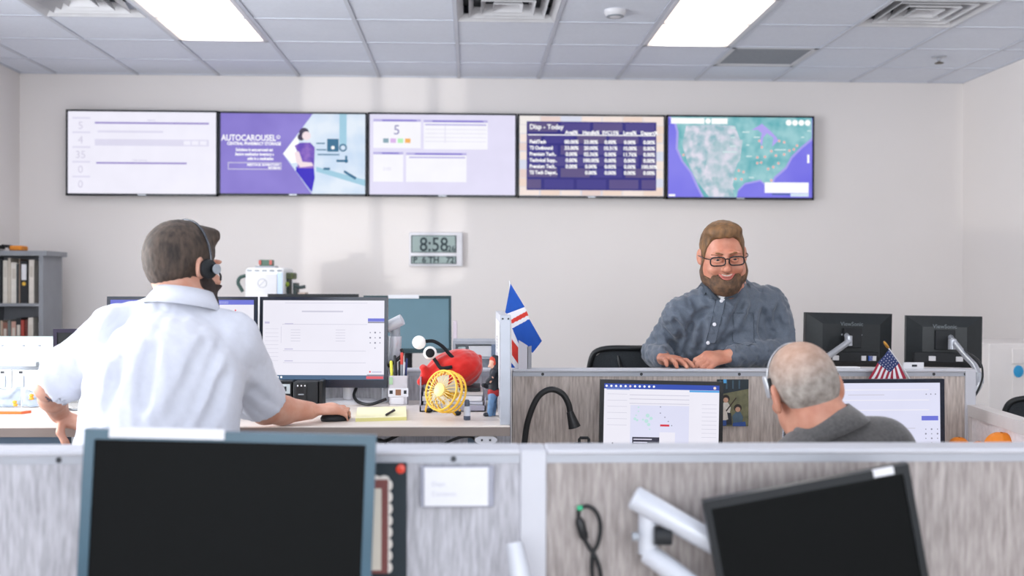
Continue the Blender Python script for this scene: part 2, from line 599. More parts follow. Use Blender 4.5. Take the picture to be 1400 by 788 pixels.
# ------------------------------------------------------------------ wall screens
TVF = mat('glossy_black_bezel', '#0b1420', 0.25, var=0.2)
LILAC, PALE, PURP, DPUR = emit('#f1effc', 1.0), emit('#e3dff7', 1.0), emit('#7668c2', 1.0), emit('#4a3fb0', 1.0)
GL = emit('#c9c5e0', 1.0)
GLL = emit('#dedbef', 1.0)
WHT = emit('#ffffff', 1.05)
tv_y = 8.165
tv_spec = [(90, 297.5, 150.5, 268), (299, 501.5, 153, 268), (503, 706.5, 154.5, 269.5), (708, 909.5, 156.5, 271), (911.5, 1113, 158, 273)]
tv_labels = ['wall screen with a white dashboard of five numbers, leftmost of the row',
             'wall screen showing a purple advertisement with a woman in purple',
             'wall screen with pale lilac dashboard of white boxes, middle of the row',
             'wall screen with a dark table of percentages on a brick background',
             'wall screen showing a satellite map, rightmost of the row']
sheets = []
for (x0, x1, y0, y1), lab in zip(tv_spec, tv_labels):
    a, b = W(x0, y0, tv_y), W(x1, y1, tv_y)
    a2 = W((x0 + x1) / 2, y0, tv_y)
    cx, w = (a[0] + b[0]) / 2, b[0] - a[0]
    zt, zb = a2[2], W((x0 + x1) / 2, y1, tv_y)[2]
    t = thing('wall_screen', lab, 'television', (cx, tv_y, zb), group='wall screens in a row')
    bz = 0.013
    fr = MB()
    x0w, x1w = cx - w / 2, cx + w / 2
    for p, q in (((x0w, zb), (x0w + bz, zt)), ((x1w - bz, zb), (x1w, zt)), ((x0w, zt - bz), (x1w, zt)), ((x0w, zb), (x1w, zb + bz * 1.3))):
        fr.span((p[0], tv_y, p[1]), (q[0], tv_y + 0.03, q[1]))
    fr.build('bezel', TVF, t)
    MB().span((x0w + 0.004, tv_y + 0.012, zb + 0.004), (x1w - 0.004, tv_y + 0.05, zt - 0.004), bev=0.004).build('back_shell', BLACKM, t)
    MB().span((cx - 0.25, tv_y + 0.05, zb + 0.15), (cx + 0.25, YB - 0.001, zt - 0.15)).build('wall_bracket', BLACKM, t)
    MB().box((cx, tv_y - 0.002, zb + bz * 0.65), (0.06, 0.003, 0.008)).build('logo_badge', ALU, t)
    i = len(sheets)
    base = [LILAC, emit('#7f70c6', 1.0, color2='#8c7ed2', scale=3), PALE, emit('#e9ddd8', 1.0, color2='#cfd6ea', scale=4), emit('#6d68e2', 1.0, color2='#8580ea', scale=2)][i]
    s0, s1 = (x0w + bz, zt - bz), (x1w - bz, zb + bz * 1.3)
    scr = MB().add([(s0[0], tv_y + 0.009, s0[1]), (s1[0], tv_y + 0.009, s0[1]), (s1[0], tv_y + 0.009, s1[1]), (s0[0], tv_y + 0.009, s1[1])], [(0, 1, 2, 3)]).build('screen', base, t)
    sheets.append(Sheet((s0[0], tv_y + 0.009, s0[1]), (s1[0] - s0[0], 0, 0), (0, 0, s1[1] - s0[1]), (0, -1, 0), scr))
# 1: white dashboard
s = sheets[0]
INKP = emit('#d3cfe2', 1.0)
BAR = emit('#9d90cc', 1.0)
for v, n in ((0.215, '5'), (0.39, '4'), (0.57, '35'), (0.75, '0'), (0.93, '0')):
    s.text('screen_text', INKP, n, 0.085, v, 0.13, 'CENTER')
    s.rect('screen_line', GLL, 0.03, v - 0.145, 0.15, v - 0.125)
s.rect('screen_line', BAR, 0.18, 0.125, 0.95, 0.148)
s.rect('screen_line', GLL, 0.20, 0.23, 0.64, 0.255)
s.rect('screen_box', GLL, 0.18, 0.335, 0.95, 0.415)
for k in range(3):
    s.rect('screen_cell', LILAC, 0.78 + 0.055 * k, 0.35, 0.825 + 0.055 * k, 0.40, 0.002)
s.rect('screen_line', BAR, 0.19, 0.615, 0.80, 0.637)
s.text('screen_heading', GL, 'Agents', 0.56, 0.11, 0.035, 'CENTER')
s.text('screen_heading', GL, 'Calls waiting', 0.48, 0.60, 0.035, 'CENTER')
s.done()
# 2: advertisement
s = sheets[1]
s.text('screen_text', WHT, 'AUTOCAROUSEL', 0.005, 0.34, 0.105, bold=0.0022, sx=0.83)
s.text('screen_text', WHT, '\u00ae', 0.385, 0.315, 0.06, bold=0.002)
s.text('screen_text', WHT, 'CENTRAL PHARMACY STORAGE', 0.045, 0.395, 0.055, bold=0.002, sx=0.83)
for v, u0 in ((0.47, 0.105), (0.525, 0.10), (0.58, 0.185)):
    s.text('screen_text', WHT, ['Solutions in autocarousel aut', 'Secure medication inventory s', 'sults in a medication'][int((v - 0.47) / 0.05 + .5)], u0, v, 0.050, bold=0.002, sx=0.78)
for a in ((0.05, 0.61, 0.42, 0.622), (0.05, 0.69, 0.42, 0.702), (0.05, 0.61, 0.056, 0.70), (0.414, 0.61, 0.42, 0.70)):
    s.rect('screen_line', GL, *a)
s.text('screen_text', WHT, 'RESTOCK INVENTORY', 0.41, 0.655, 0.04, 'RIGHT', bold=0.0015)
s.text('screen_text', WHT, 'RETRIEVE', 0.41, 0.69, 0.035, 'RIGHT', bold=0.0015)
PH = emit('#e2ecf8', 1.0, color2='#c9dcf2', scale=5)
s.poly('photo_backdrop', PH, [(0.635, 0.0), (1, 0), (1, 1), (0.63, 1), (0.43, 0.5)], 0.0008)
TEAL, TEALL = emit('#2f6b8e', 1.0), emit('#9fcbe0', 1.0)
s.rect('photo_detail', TEAL, 0.735, 0.31, 0.815, 0.47, 0.0012)
s.disc('photo_detail', WHT, 0.775, 0.42, 0.022, 0.0016)
s.disc('photo_detail', TEAL, 0.845, 0.42, 0.05, 0.0012)
s.disc('photo_detail', PH, 0.845, 0.42, 0.03, 0.0014)
for (u0, v0, u1, v1) in ((0.66, 0.36, 0.72, 0.375), (0.66, 0.44, 0.73, 0.455), (0.67, 0.5, 0.82, 0.515), (0.80, 0.57, 0.88, 0.60), (0.71, 0.67, 0.755, 0.70), (0.86, 0.52, 0.875, 0.61)):
    s.rect('photo_detail', TEAL, u0, v0, u1, v1, 0.0012)
s.poly('photo_detail', TEAL, [(0.855, 0.70), (0.94, 0.79), (0.93, 0.82), (0.85, 0.73)], 0.0012)
s.poly('photo_detail', TEALL, [(0.66, 0.66), (1, 0.82), (1, 0.9), (0.66, 0.72)], 0.001)
s.rect('photo_detail', TEALL, 0.82, 0.0, 0.87, 0.45, 0.001)
s.poly('photo_shoulder', WHT, [(0.43, 0.5), (0.53, 0.27), (0.56, 0.6), (0.49, 0.62)], 0.001)
SKINE, HAIRE, TOPE, TROUE = emit('#f3dfe6', 1.0), emit('#39304f', 1.0), emit('#9a6fc6', 1.0, color2='#5f3fb4', scale=12), emit('#2c0cc0', 1.0)
s.poly('photo_trousers', TROUE, [(0.52, 0.66), (0.645, 0.67), (0.65, 0.8), (0.63, 0.98), (0.52, 0.72)], 0.0018)
s.poly('photo_top', TOPE, [(0.51, 0.40), (0.55, 0.36), (0.62, 0.36), (0.65, 0.42), (0.645, 0.68), (0.53, 0.68), (0.535, 0.5)], 0.002)
s.disc('photo_hair', HAIRE, 0.575, 0.235, 0.062, 0.0014)
s.disc('photo_hair', HAIRE, 0.555, 0.29, 0.045, 0.0014)
s.disc('photo_face', SKINE, 0.592, 0.275, 0.055, 0.0022)
s.poly('photo_arm', SKINE, [(0.51, 0.48), (0.54, 0.47), (0.565, 0.6), (0.63, 0.61), (0.64, 0.65), (0.55, 0.67), (0.52, 0.6)], 0.0024)
s.done()
# 3: dashboard of boxes
s = sheets[2]
PAN, HEAD, HEAD2 = emit('#f8f7fd', 1.0), emit('#8579cf', 1.0), emit('#b9b2e4', 1.0)
for (u0, v0, u1, v1) in ((0.025, 0.06, 0.35, 0.42), (0.37, 0.065, 0.81, 0.43), (0.025, 0.47, 0.23, 0.84), (0.25, 0.475, 0.665, 0.84)):
    s.rect('screen_panel', PAN, u0, v0, u1, v1)
    s.rect('screen_header', HEAD2, u0, v0, u1, v0 + 0.03, 0.0015)
    s.rect('screen_header', HEAD, u0 + 0.06, v0 + 0.006, u1 - 0.03, v0 + 0.026, 0.002)
for u0, v0, u1 in ((0.38, 0.115, 0.80), (0.27, 0.525, 0.655)):
    s.rect('screen_header', HEAD2, u0, v0, u1, v0 + 0.018, 0.0015)
for k in range(4):
    s.rect('screen_line', GLL, 0.38, 0.18 + 0.05 * k, 0.80, 0.186 + 0.05 * k, 0.0015)
s.rect('screen_line', GLL, 0.515, 0.13, 0.52, 0.35, 0.0015)
s.text('screen_text', emit('#8a86b8', 1.0), '5', 0.185, 0.25, 0.17, 'CENTER')
for k, c in enumerate(('#8aa7b4', '#dcb6ea', '#b6f0b8', '#f5b25a')):
    s.rect('colour_chip', emit(c, 1.0), 0.092 + 0.05 * k, 0.30, 0.13 + 0.05 * k, 0.355, 0.0015)
s.text('screen_text', GLL, '0:00', 0.12, 0.70, 0.06, 'CENTER')
s.done()
# 4: table on bricks
s = sheets[3]
for r in range(9):
    for c in range(8):
        u0 = (c - (0.5 if r % 2 else 0)) / 7
        u0, u1 = max(0.0, u0 + 0.004), min(1.0, u0 + 1 / 7 - 0.004)
        if u1 - u0 > 0.01 and (r in (0, 8) or u0 < 0.05 or u1 > 0.95):
            s.rect('brick_picture', emit(random.choice(('#f4e4dc', '#e8d2cc', '#f2ece8', '#d9dcec', '#efd8ca')), 1.0), u0, r / 9 + 0.005, u1, (r + 1) / 9 - 0.005, 0.0006)
BRB = emit('#26217c', 1.0)
s.rect('table_backdrop', BRB, 0.05, 0.07, 0.95, 0.93, 0.001)
for r in range(6):
    for c in range(5):
        u0 = 0.05 + (c - (0.5 if r % 2 else 0)) * 0.9 / 4
        u0, u1 = max(0.055, u0 + 0.01), min(0.945, u0 + 0.9 / 4 - 0.012)
        if u1 - u0 > 0.02:
            s.rect('brick_picture', emit(random.choice(('#4a4088', '#574a84', '#3d3588', '#5c4f80')), 1.0), u0, 0.085 + r * 0.142, u1, 0.085 + r * 0.142 + 0.115, 0.0014)
s.text('screen_text', WHT, 'Disp - Today', 0.07, 0.165, 0.085, bold=0.002, sx=0.95)
s.rect('screen_line', WHT, 0.06, 0.232, 0.945, 0.244, 0.002)
cols = [0.36, 0.495, 0.63, 0.765, 0.90]
for c, h in zip(cols, ('Avail%', 'Handle%', 'SVC15%', 'Level%', 'Depart%')):
    s.text('screen_text', WHT, h, c, 0.225, 0.06, 'CENTER', bold=0.0024, z=0.002)
rowt = [('FieldTech', '00.00%', '33.00%', '0.00%', '0.00%', '0.00%'), ('TS Outbound', '33.00%', '20.00%', '10.31%', '10.00%', '0.00%'),
        ('Premium Tech..', '0.00%', '02.36%', '0.00%', '11.76%', '0.00%'), ('Technical Supp..', '0.00%', '100.00%', '0.00%', '0.00%', '0.00%'),
        ('Premium Tech..', '0.00%', '0.00%', '0.00%', '0.00%', '100.00%'), ('TS Tech Depot..', '', '0.00%', '0.00%', '0.00%', '0.00%')]
for r, row in enumerate(rowt):
    v = 0.345 + 0.077 * r
    s.text('screen_text', WHT, row[0], 0.07, v, 0.062, bold=0.0024, sx=0.85, z=0.002)
    for c, tx in zip(cols, row[1:]):
        if tx:
            s.text('screen_text', WHT, tx, c, v, 0.064, 'CENTER', bold=0.0024, sx=0.95, z=0.002)
s.done()
# 5: satellite map
s = sheets[4]


def mp(pts):
    return [((x - 40) / 1125, (y - 82) / 628) for x, y in pts]


coast = [(60, 82), (105, 140), (122, 200), (116, 330), (160, 430), (230, 520), (275, 620), (320, 708), (575, 708), (585, 650), (640, 595), (760, 570), (800, 605), (850, 590), (868, 545), (955, 470), (1000, 385), (1080, 305), (1160, 240), (1160, 82)]
s.poly('map_shelf', emit('#a9a2ee', 1.0), mp([(x + (-18 if x < 400 else (10 if x > 800 else 0)), y + (14 if x > 560 and y < 700 else 0)) for x, y in coast]), 0.0006)
s.poly('map_land', emit('#66b0b8', 1.0, color2='#9ccdd2', scale=9), mp(coast), 0.001)
s.poly('map_desert', emit('#e2deec', 1.0, color2='#8fb8c2', scale=14), mp([(180, 150), (400, 140), (560, 150), (600, 260), (590, 420), (560, 500), (540, 640), (560, 706), (360, 706), (270, 590), (190, 430), (150, 300)]), 0.0012)
s.poly('map_plain', emit('#dcdae8', 1.0, color2='#9fc0c8', scale=13), mp([(360, 300), (470, 230), (620, 260), (600, 420), (500, 520), (560, 650), (420, 640), (330, 480)]), 0.0014)
s.poly('map_lake', emit('#b3a6f0', 1.0), mp([(690, 180), (770, 130), (830, 180), (880, 230), (900, 260), (850, 310), (860, 240), (810, 205), (780, 240), (770, 310), (755, 270), (770, 205), (740, 180)]), 0.0014)
for (x, y) in ((750, 265), (770, 315), (845, 345), (795, 390), (735, 440), (765, 435), (905, 265), (945, 275), (985, 340), (1045, 300), (900, 440), (860, 470), (820, 485), (590, 500), (628, 510), (565, 565), (612, 568), (945, 370), (880, 380), (160, 380), (845, 575), (735, 395), (1020, 330)):
    s.disc('map_marker', emit('#f6d8d4', 1.0), (x - 40) / 1125, (y - 82) / 628, 0.017, 0.0018, 10)
    s.disc('map_marker', emit('#e8705e', 1.0), (x - 40) / 1125, (y - 82) / 628, 0.009, 0.0022, 8)
for (x, y, w) in ((545, 165, 30), (645, 198, 55), (730, 238, 50), (545, 240, 30), (545, 310, 45), (520, 355, 110), (670, 388, 45), (1140, 185, 30), (915, 335, 90), (690, 555, 40), (1090, 235, 25), (660, 300, 25)):
    s.rect('map_caption', emit('#cfe6e8', 1.0), (x - w / 2 - 40) / 1125, (y - 88) / 628, (x + w / 2 - 40) / 1125, (y - 78) / 628, 0.0016)
s.rect('map_panel', WHT, 0.02, 0.015, 0.25, 0.085, 0.0016)
s.disc('map_panel', WHT, 0.275, 0.05, 0.035, 0.0016)
s.rect('map_panel', WHT, 0.30, 0.015, 0.41, 0.085, 0.0016)
for k in range(4):
    s.disc('map_button', WHT, 0.835 + 0.044 * k, 0.062, 0.037, 0.0016)
s.rect('map_panel', WHT, 0.67, 0.81, 0.975, 0.94, 0.0016)
s.rect('map_panel', emit('#3a5f8a', 1.0), 0.72, 0.95, 0.845, 0.965, 0.002)
s.rect('map_panel', emit('#d8e8f4', 1.0), 0.85, 0.945, 0.975, 0.985, 0.002)
s.rect('map_panel', WHT, 0.965, 0.46, 0.98, 0.565, 0.0016)
s.rect('map_panel', WHT, 0.005, 0.965, 0.05, 0.99, 0.0016)
s.done()

# ------------------------------------------------------------------ wall clock
a, b = W(559.5, 317.5, 8.2), W(632.5, 364.5, 8.2)
t = thing('digital_clock', 'white digital wall clock reading 8:58 below the wall screens', 'clock', ((a[0] + b[0]) / 2, 8.2, b[2]))
MB().span((a[0], 8.2, b[2]), (b[0], 8.255, a[2]), bev=0.008).build('case', mat('clock_case_white', '#e4e4ea', 0.4), t, smooth=True)
cw, ch = b[0] - a[0], a[2] - b[2]
LCD = mat('clock_display_grey', '#93a5a3', 0.35, var=0.04)
LCDD = mat('clock_digit', '#20343a', 0.5)
for (v0, v1) in ((0.09, 0.60), (0.70, 0.93)):
    MB().span((a[0] + 0.035 * cw, 8.194, a[2] - v1 * ch), (a[0] + 0.88 * cw, 8.2, a[2] - v0 * ch)).build('display_frame', LCDD, t)
    MB().span((a[0] + 0.055 * cw, 8.192, a[2] - (v1 - 0.02) * ch), (a[0] + 0.86 * cw, 8.194, a[2] - (v0 + 0.02) * ch)).build('display', LCD, t)
s = Sheet((a[0], 8.1915, a[2]), (cw, 0, 0), (0, 0, -ch), (0, -1, 0), t)
s.text('digits', LCDD, '8:58', 0.19, 0.555, 0.58, bold=0.006, sx=0.85)
s.text('small_digits', LCDD, ':26', 0.69, 0.56, 0.24, bold=0.004, sx=0.9)
s.text('date_digits', LCDD, 'P  6 TH   72', 0.075, 0.89, 0.235, bold=0.006, sx=1.02)
s.done()

# ------------------------------------------------------------------ bookshelf in the left rear corner
by = 7.55
xr = W(59, 400, by)[0]
ztop = W(40, 343, by)[2]
SHELF = mat('grey_steel_shelf', '#8d9096', 0.5, metal=0.2, var=0.05)
t = thing('bookshelf', 'grey steel bookshelf with binders in the rear left corner', 'bookshelf', ((XL + xr) / 2, by + 0.16, 0))
MB().span((xr - 0.03, by, 0), (xr, by + 0.34, ztop - 0.03)).build('side_panel', SHELF, t)
MB().span((XL + 0.02, by, 0), (XL + 0.05, by + 0.34, ztop - 0.03)).build('side_panel', SHELF, t)
MB().span((XL + 0.02, by + 0.33, 0), (xr, by + 0.345, ztop - 0.03)).build('back_panel', SHELF, t)
MB().span((XL + 0.01, by - 0.02, ztop - 0.035), (xr + 0.03, by + 0.36, ztop)).build('top_panel', SHELF, t)
zs1 = W(40, 415, by)[2]
zs = [zs1, zs1 - 0.42, zs1 - 0.84, 0.06]
for z in zs:
    MB().span((XL + 0.05, by, z - 0.02), (xr - 0.03, by + 0.33, z)).build('shelf', SHELF, t)
rows = [[('#202326', 0.0, 3.5, 'black', ''), ('#d9d3c9', 4, 10, 'cream', ''), ('#c9c0b3', 10.3, 14, 'beige', ''), ('#e3ded6', 14.3, 22, 'off-white', ''), ('#2c3336', 22.5, 26, 'charcoal', ''), ('#7d6d62', 26.3, 28.3, 'brown', ''),
         ('#26292b', 29, 38, 'black', 'yellow'), ('#e0d8cf', 39, 46, 'ivory', '')],
        [('#b9a795', 0, 3, 'tan', ''), ('#8a5f52', 3.5, 10, 'rust-brown', ''), ('#6f7674', 10.5, 14.5, 'grey', ''), ('#c39a8b', 15, 21.5, 'dusty pink', ''), ('#17181a', 22, 29, 'black', ''),
         ('#a8443a', 29.5, 33.5, 'red', ''), ('#6d3b35', 34, 37.5, 'maroon', ''), ('#d5cfc7', 38, 45, 'cream', '')]]
for r, row in enumerate(rows):
    z0 = zs[r]
    for i, (c, p0, p1, cn, extra) in enumerate(row):
        xa, xb = W(p0, 400, by + 0.03)[0], W(p1, 400, by + 0.03)[0]
        h = 0.27 + 0.05 * random.random()
        y0 = by + 0.02 + 0.02 * random.random()
        lab = '%s binder on the %s visible shelf of the steel bookshelf' % (cn, ('upper', 'lower')[r])
        if extra:
            lab = 'black binder with white and yellow spine labels on the steel bookshelf'
        bk = thing('binder', lab, 'binder', ((xa + xb) / 2, y0, z0), group='binders on the steel bookshelf')
        bm_ = mat('binder_' + cn.replace(' ', '_'), c, 0.6, var=0.08, scale=20)
        cv = MB()
        for p_, q_ in (((xa, y0 + 0.004, z0), (xa + 0.003, y0 + 0.25, z0 + h)), ((xb - 0.003, y0 + 0.004, z0), (xb, y0 + 0.25, z0 + h)), ((xa, y0, z0), (xb, y0 + 0.005, z0 + h))):
            cv.span(p_, q_)
        cv.build('cover', bm_, bk)
        MB().span((xa + 0.003, y0 + 0.005, z0 + 0.006), (xb - 0.003, y0 + 0.24, z0 + h - 0.008)).build('pages', PAPER, bk)
        if extra:
            MB().span((xa + 0.006, y0 - 0.001, z0 + h * 0.55), (xb - 0.006, y0 + 0.001, z0 + h * 0.92)).build('spine_label', PAPER, bk)
            MB().lathe([(0.013, -0.001), (0.013, 0.002)], ((xa + xb) / 2, y0, z0 + h * 0.46), n=16, axis=(0, 1, 0)).build('yellow_dot', mat('yellow_sticker', '#e2b23a', 0.6), bk)
        elif xb - xa > 0.025:
            MB().span((xa + 0.007, y0 - 0.001, z0 + h * 0.60), (xb - 0.007, y0 + 0.001, z0 + h * 0.85)).build('spine_label', mat('spine_label_paper', '#cfc7bc', 0.8), bk)
pa = W(5, 337, by + 0.1)
m = MB()
for k in range(7):
    a_ = PI * k / 6
    m.tube([(pa[0] - 0.06 * math.cos(a_) * 0.9, by + 0.08, ztop + 0.035 * math.sin(a_) + 0.004), (pa[0] - 0.06 * math.cos(a_) * 0.9, by + 0.22, ztop + 0.035 * math.sin(a_) + 0.004)], 0.008, 6)
tag(m.build('folded_cap', BLACKM), 'black folded cap lying on top of the bookshelf', 'cap')
pa = W(24, 339, by + 0.1)
tag(MB().box((pa[0], by + 0.12, ztop + 0.02), (0.085, 0.12, 0.036), bev=0.01).build('orange_box', mat('orange_carton', '#e08a2c', 0.6)), 'orange flat box on top of the bookshelf', 'box')

# ------------------------------------------------------------------ equipment far left of centre
my = 7.25
a, b = W(335, 366, my), W(388, 405, my)
t = thing('dispensing_machine', 'white upright dispensing machine with a no-entry symbol near the back wall', 'machine', ((a[0] + b[0]) / 2, my + 0.2, 0))
MB().span((a[0], my, 0), (b[0], my + 0.4, a[2]), bev=0.02).build('body', mat('machine_white', '#f0f2f4', 0.4, var=0.02), t, smooth=True)
MB().span((a[0] + 0.015, my - 0.012, 0.5), (b[0] - 0.045, my + 0.001, a[2] - 0.045)).build('front_door', WHITEP, t)
MB().span((b[0] - 0.042, my - 0.010, 0.5), (b[0] - 0.008, my + 0.001, a[2] - 0.035)).build('blue_strip', mat('pale_blue_strip', '#c5d9f2', 0.4), t)
c = W(358.5, 387.5, my - 0.013)
ring = [c + np.array([0.029 * math.cos(k * PI / 14), 0, 0.029 * math.sin(k * PI / 14)]) for k in range(29)]
MB().tube(ring, 0.0025, 6).tube([c + np.array([-0.02, 0, -0.02]), c + np.array([0.02, 0, 0.02])], 0.0022, 6).build('no_entry_symbol', mat('symbol_grey', '#b9bcc4', 0.6), t)
for k in range(5):
    MB().box((a[0] + 0.03 + 0.05 * k, my - 0.002, a[2] - 0.02), (0.03, 0.008, 0.012)).build('control_button', GREYP, t)
p = W(360, 359.5, my)
MB().box((p[0], my + 0.12, a[2] + 0.006), (0.13, 0.14, 0.012)).build('top_plate', GREYP, t)
bx = thing('beacon_box', 'small red and green box on top of the white machine', 'box', (p[0], my + 0.12, a[2] + 0.013))
MB().box((p[0], my + 0.12, a[2] + 0.034), (0.085, 0.09, 0.042), bev=0.004).build('body', mat('beacon_green', '#4f6b5c', 0.5), bx)
for sx in (-1, 1):
    MB().box((p[0] + sx * 0.036, my + 0.07, a[2] + 0.036), (0.016, 0.012, 0.03)).build('red_lamp', mat('lamp_red', '#b5554b', 0.4), bx)
tb = arc([W(336, 377, my + 0.1), W(328, 380, my + 0.1), W(325.5, 387, my + 0.1), W(329, 394, my + 0.1), W(332, 399, my + 0.1)])
MB().tube(tb, 0.012, 8).build('cable_loop', mat('dark_green_hose', '#2f4a45', 0.5), t, smooth=True)
a2, b2 = W(389, 373, my + 0.15), W(419, 402, my + 0.15)
t = thing('equipment_rack', 'dark and green equipment rack beside the white machine', 'equipment', ((a2[0] + b2[0]) / 2, my + 0.2, 0))
RK = mat('rack_dark', '#2b3a3a', 0.5)
MB().span((a2[0] + 0.005, my + 0.1, 0), (a2[0] + 0.035, my + 0.25, a2[2] - 0.03)).build('upright', RK, t)
MB().span((a2[0] + 0.065, my + 0.1, 0), (a2[0] + 0.085, my + 0.25, a2[2] - 0.07)).build('upright', RK, t)
MB().span((a2[0], my + 0.09, a2[2] - 0.045), (a2[0] + 0.07, my + 0.24, a2[2]), bev=0.008).build('olive_head', mat('olive_head', '#6d7a4c', 0.6, color2='#3c4238', scale=30), t)
MB().ball((a2[0] + 0.03, my + 0.08, a2[2] - 0.08), 0.017, 14, 9).build('green_knob', mat('green_knob', '#93a83a', 0.4), t, smooth=True)
MB().tube(arc([(a2[0] + 0.07, my + 0.1, a2[2] - 0.085), (a2[0] + 0.11, my + 0.1, a2[2] - 0.10), (b2[0], my + 0.1, a2[2] - 0.095)]), 0.012, 8).build('swing_arm', RK, t, smooth=True)
MB().span((b2[0] - 0.05, my + 0.1, 0), (b2[0], my + 0.22, b2[2] + 0.01)).build('side_box', mat('rack_beige', '#b9a79b', 0.6), t)

# ------------------------------------------------------------------ partitions
PT, PH_ = 1.065, 0.028       # top height, rail height


def partition(name, label, x0, x1, y0, y1, fab, screws, posts, ph=PH_, top=PT, group=None):
    t = thing(name, label, 'partition', ((x0 + x1) / 2, (y0 + y1) / 2, 0), group=group)
    MB().span((x0, y0 - 0.004, top - ph * 0.42), (x1, y1 + 0.004, top), bev=0.005, seg=3).build('top_rail', RAIL, t)
    MB().span((x0, y0 + 0.002, top - ph), (x1, y1 - 0.002, top - ph * 0.40)).build('rail_fascia', mat('brushed_rail_fascia', '#a9acb4', 0.45, metal=0.25, var=0.03), t)
    MB().span((x0, y0 + 0.004, 0.1), (x1, y1 - 0.004, top - ph)).build('fabric_panel', fab, t)
    MB().span((x0, y0 + 0.01, 0.0), (x1, y1 - 0.01, 0.1)).build('base_rail', RAIL, t)
    for xs_ in screws:
        MB().lathe([(0.006, 0), (0.006, 0.002)], (xs_, y0 + 0.003, top - ph * 0.7), n=10, axis=(0, -1, 0)).build('screw', SCREW, t)
    for xa, xb in posts:
        MB().span((xa, y0 - 0.004, 0), (xb, y1 + 0.004, top - 0.001), bev=0.003).build('end_post', RAIL, t)
    return t


fy0, fy1 = 2.13, 2.21
FABR = mat('partition_fabric_taupe', '#bab2af', 0.95, color2='#877f7c', scale=9, stretch=(13, 13, 1.8), bump=0.3, bscale=120, lo=0.25, hi=0.75, detail=6)
xp0, xp1 = W(712, 620, fy0)[0], W(747, 620, fy0)[0]
partition('cubicle_partition', 'grey fabric partition behind the large black monitor, nearest left', -2.3, xp0, fy0, fy1, FAB,
          [W(80, 620, fy0)[0], W(620, 620, fy0)[0]], [(xp0 - 0.001, xp1)], group='cubicle partitions')
partition('cubicle_partition', 'grey-brown fabric partition behind the tilted black monitor, nearest right', xp1, 2.6, fy0, fy1, FABR, [], [], group='cubicle partitions')
my0, my1 = 4.17, 4.25
xq0, xq1 = W(701, 510, my0)[0], W(1334, 510, my0)[0]
partition('cubicle_partition', 'brown fabric partition the standing man leans on', xq0, xq1 - 0.04, my0, my1, FABB,
          [W(x, 510, my0)[0] for x in (742, 877, 1011, 1145, 1277, 1320)], [(xq1 - 0.042, xq1)], group='cubicle partitions')
xl0 = W(128, 510, my0)[0]
partition('cubicle_partition', 'grey fabric partition behind the white-shirted man\'s monitors', xl0, xq0 - 0.005, my0, my1, FAB, [], [], group='cubicle partitions')
# low return panel at the right
pA, pB = Zp(1331, 553, 0.925), Zp(1405, 576, 0.925)
dv = nrm(pB - pA)
pB = pA + dv * 1.3
ang = math.atan2(dv[1], dv[0])
t = thing('return_partition', 'low white framed return partition at the far right', 'partition', (pA[0], pA[1], 0), (0, 0, ang))
L_ = 1.3
for nm, a_, b_, mm in (('top_rail', (0, -0.03, 0.88), (L_, 0.03, 0.925), mat('warm_grey_rail', '#d8d2d0', 0.45)), ('end_post', (0, -0.029, 0), (0.035, 0.029, 0.88), mat('warm_grey_rail', '#b9b4b2')),
                       ('panel', (0.035, -0.018, 0.1), (L_, 0.018, 0.88), mat('pale_panel', '#f2ecee', 0.8, scale=50)), ('base_rail', (0.035, -0.025, 0), (L_, 0.025, 0.1), RAIL)):
    MB().span(a_, b_).build(nm, mm, t, local=True)

# ------------------------------------------------------------------ desks
DZ = 0.945
dx1 = Zp(697, 581, DZ)[0]
DN, DF = 3.40, 4.165
DL = -2.75
t = thing('standing_desk', 'raised pale laminate desk the white-shirted man works at', 'desk', ((DL + dx1) / 2, 3.8, 0))
MB().span((DL, DN, DZ - 0.03), (dx1, DF, DZ), bev=0.004).build('desktop', DESKM, t)
MB().span((DL, DN - 0.003, DZ - 0.032), (dx1, DN + 0.001, DZ - 0.004)).build('edge_band', DESKE, t)
MB().span((DL + 0.1, DN + 0.06, DZ - 0.075), (Zp(60, 590, DZ)[0], DN + 0.12, DZ - 0.03)).build('support_beam', STEEL, t)
MB().span((DL + 0.1, DF - 0.3, DZ - 0.09), (dx1 - 0.1, DF - 0.24, DZ - 0.03)).build('support_beam', STEEL, t)
for x in (W(21, 600, 3.6)[0], dx1 - 0.1):
    MB().span((x - 0.035, 3.62, 0.03), (x + 0.035, 3.72, DZ - 0.03)).build('leg', WHITEP if x < -1 else STEEL, t)
    MB().span((x - 0.04, 3.45, 0.0), (x + 0.04, 4.1, 0.03)).build('foot', STEEL, t)
p = Zp(664, 591, DZ - 0.03)
po = thing('power_outlet', 'white oval power outlet mounted under the desk edge', 'outlet', (p[0], DN + 0.02, DZ - 0.064))
MB().lathe([(0.0, -0.0), (0.034, 0.0), (0.034, 0.045), (0.0, 0.045)], (p[0], DN + 0.0, DZ - 0.045), n=28, axis=(0, 1, 0), sc=(1.05, 0.42)).build('housing', WHITEP, po, smooth=True)
for sx in (-1, 1):
    MB().box((p[0] + sx * 0.013, DN - 0.001, DZ - 0.045), (0.006, 0.003, 0.006)).build('socket', SCREW, po)
MB().tube(arc([(p[0] - 0.02, DN + 0.03, DZ - 0.06), W(640, 597, 3.5), W(610, 606, 3.6), W(560, 640, 3.7)]), 0.005, 8).build('cord', BLACKP, po, smooth=True)
tag(MB().tube(arc([W(505, 594, 3.7), W(522, 604, 3.66), W(548, 594, 3.7)]), 0.006, 8).tube(arc([W(512, 600, 3.68), W(528, 607, 3.66), W(535, 640, 3.7)]), 0.005, 8).build('hanging_cable', BLACKP, smooth=True), 'black cables hanging under the desk near the large monitor', 'cable')

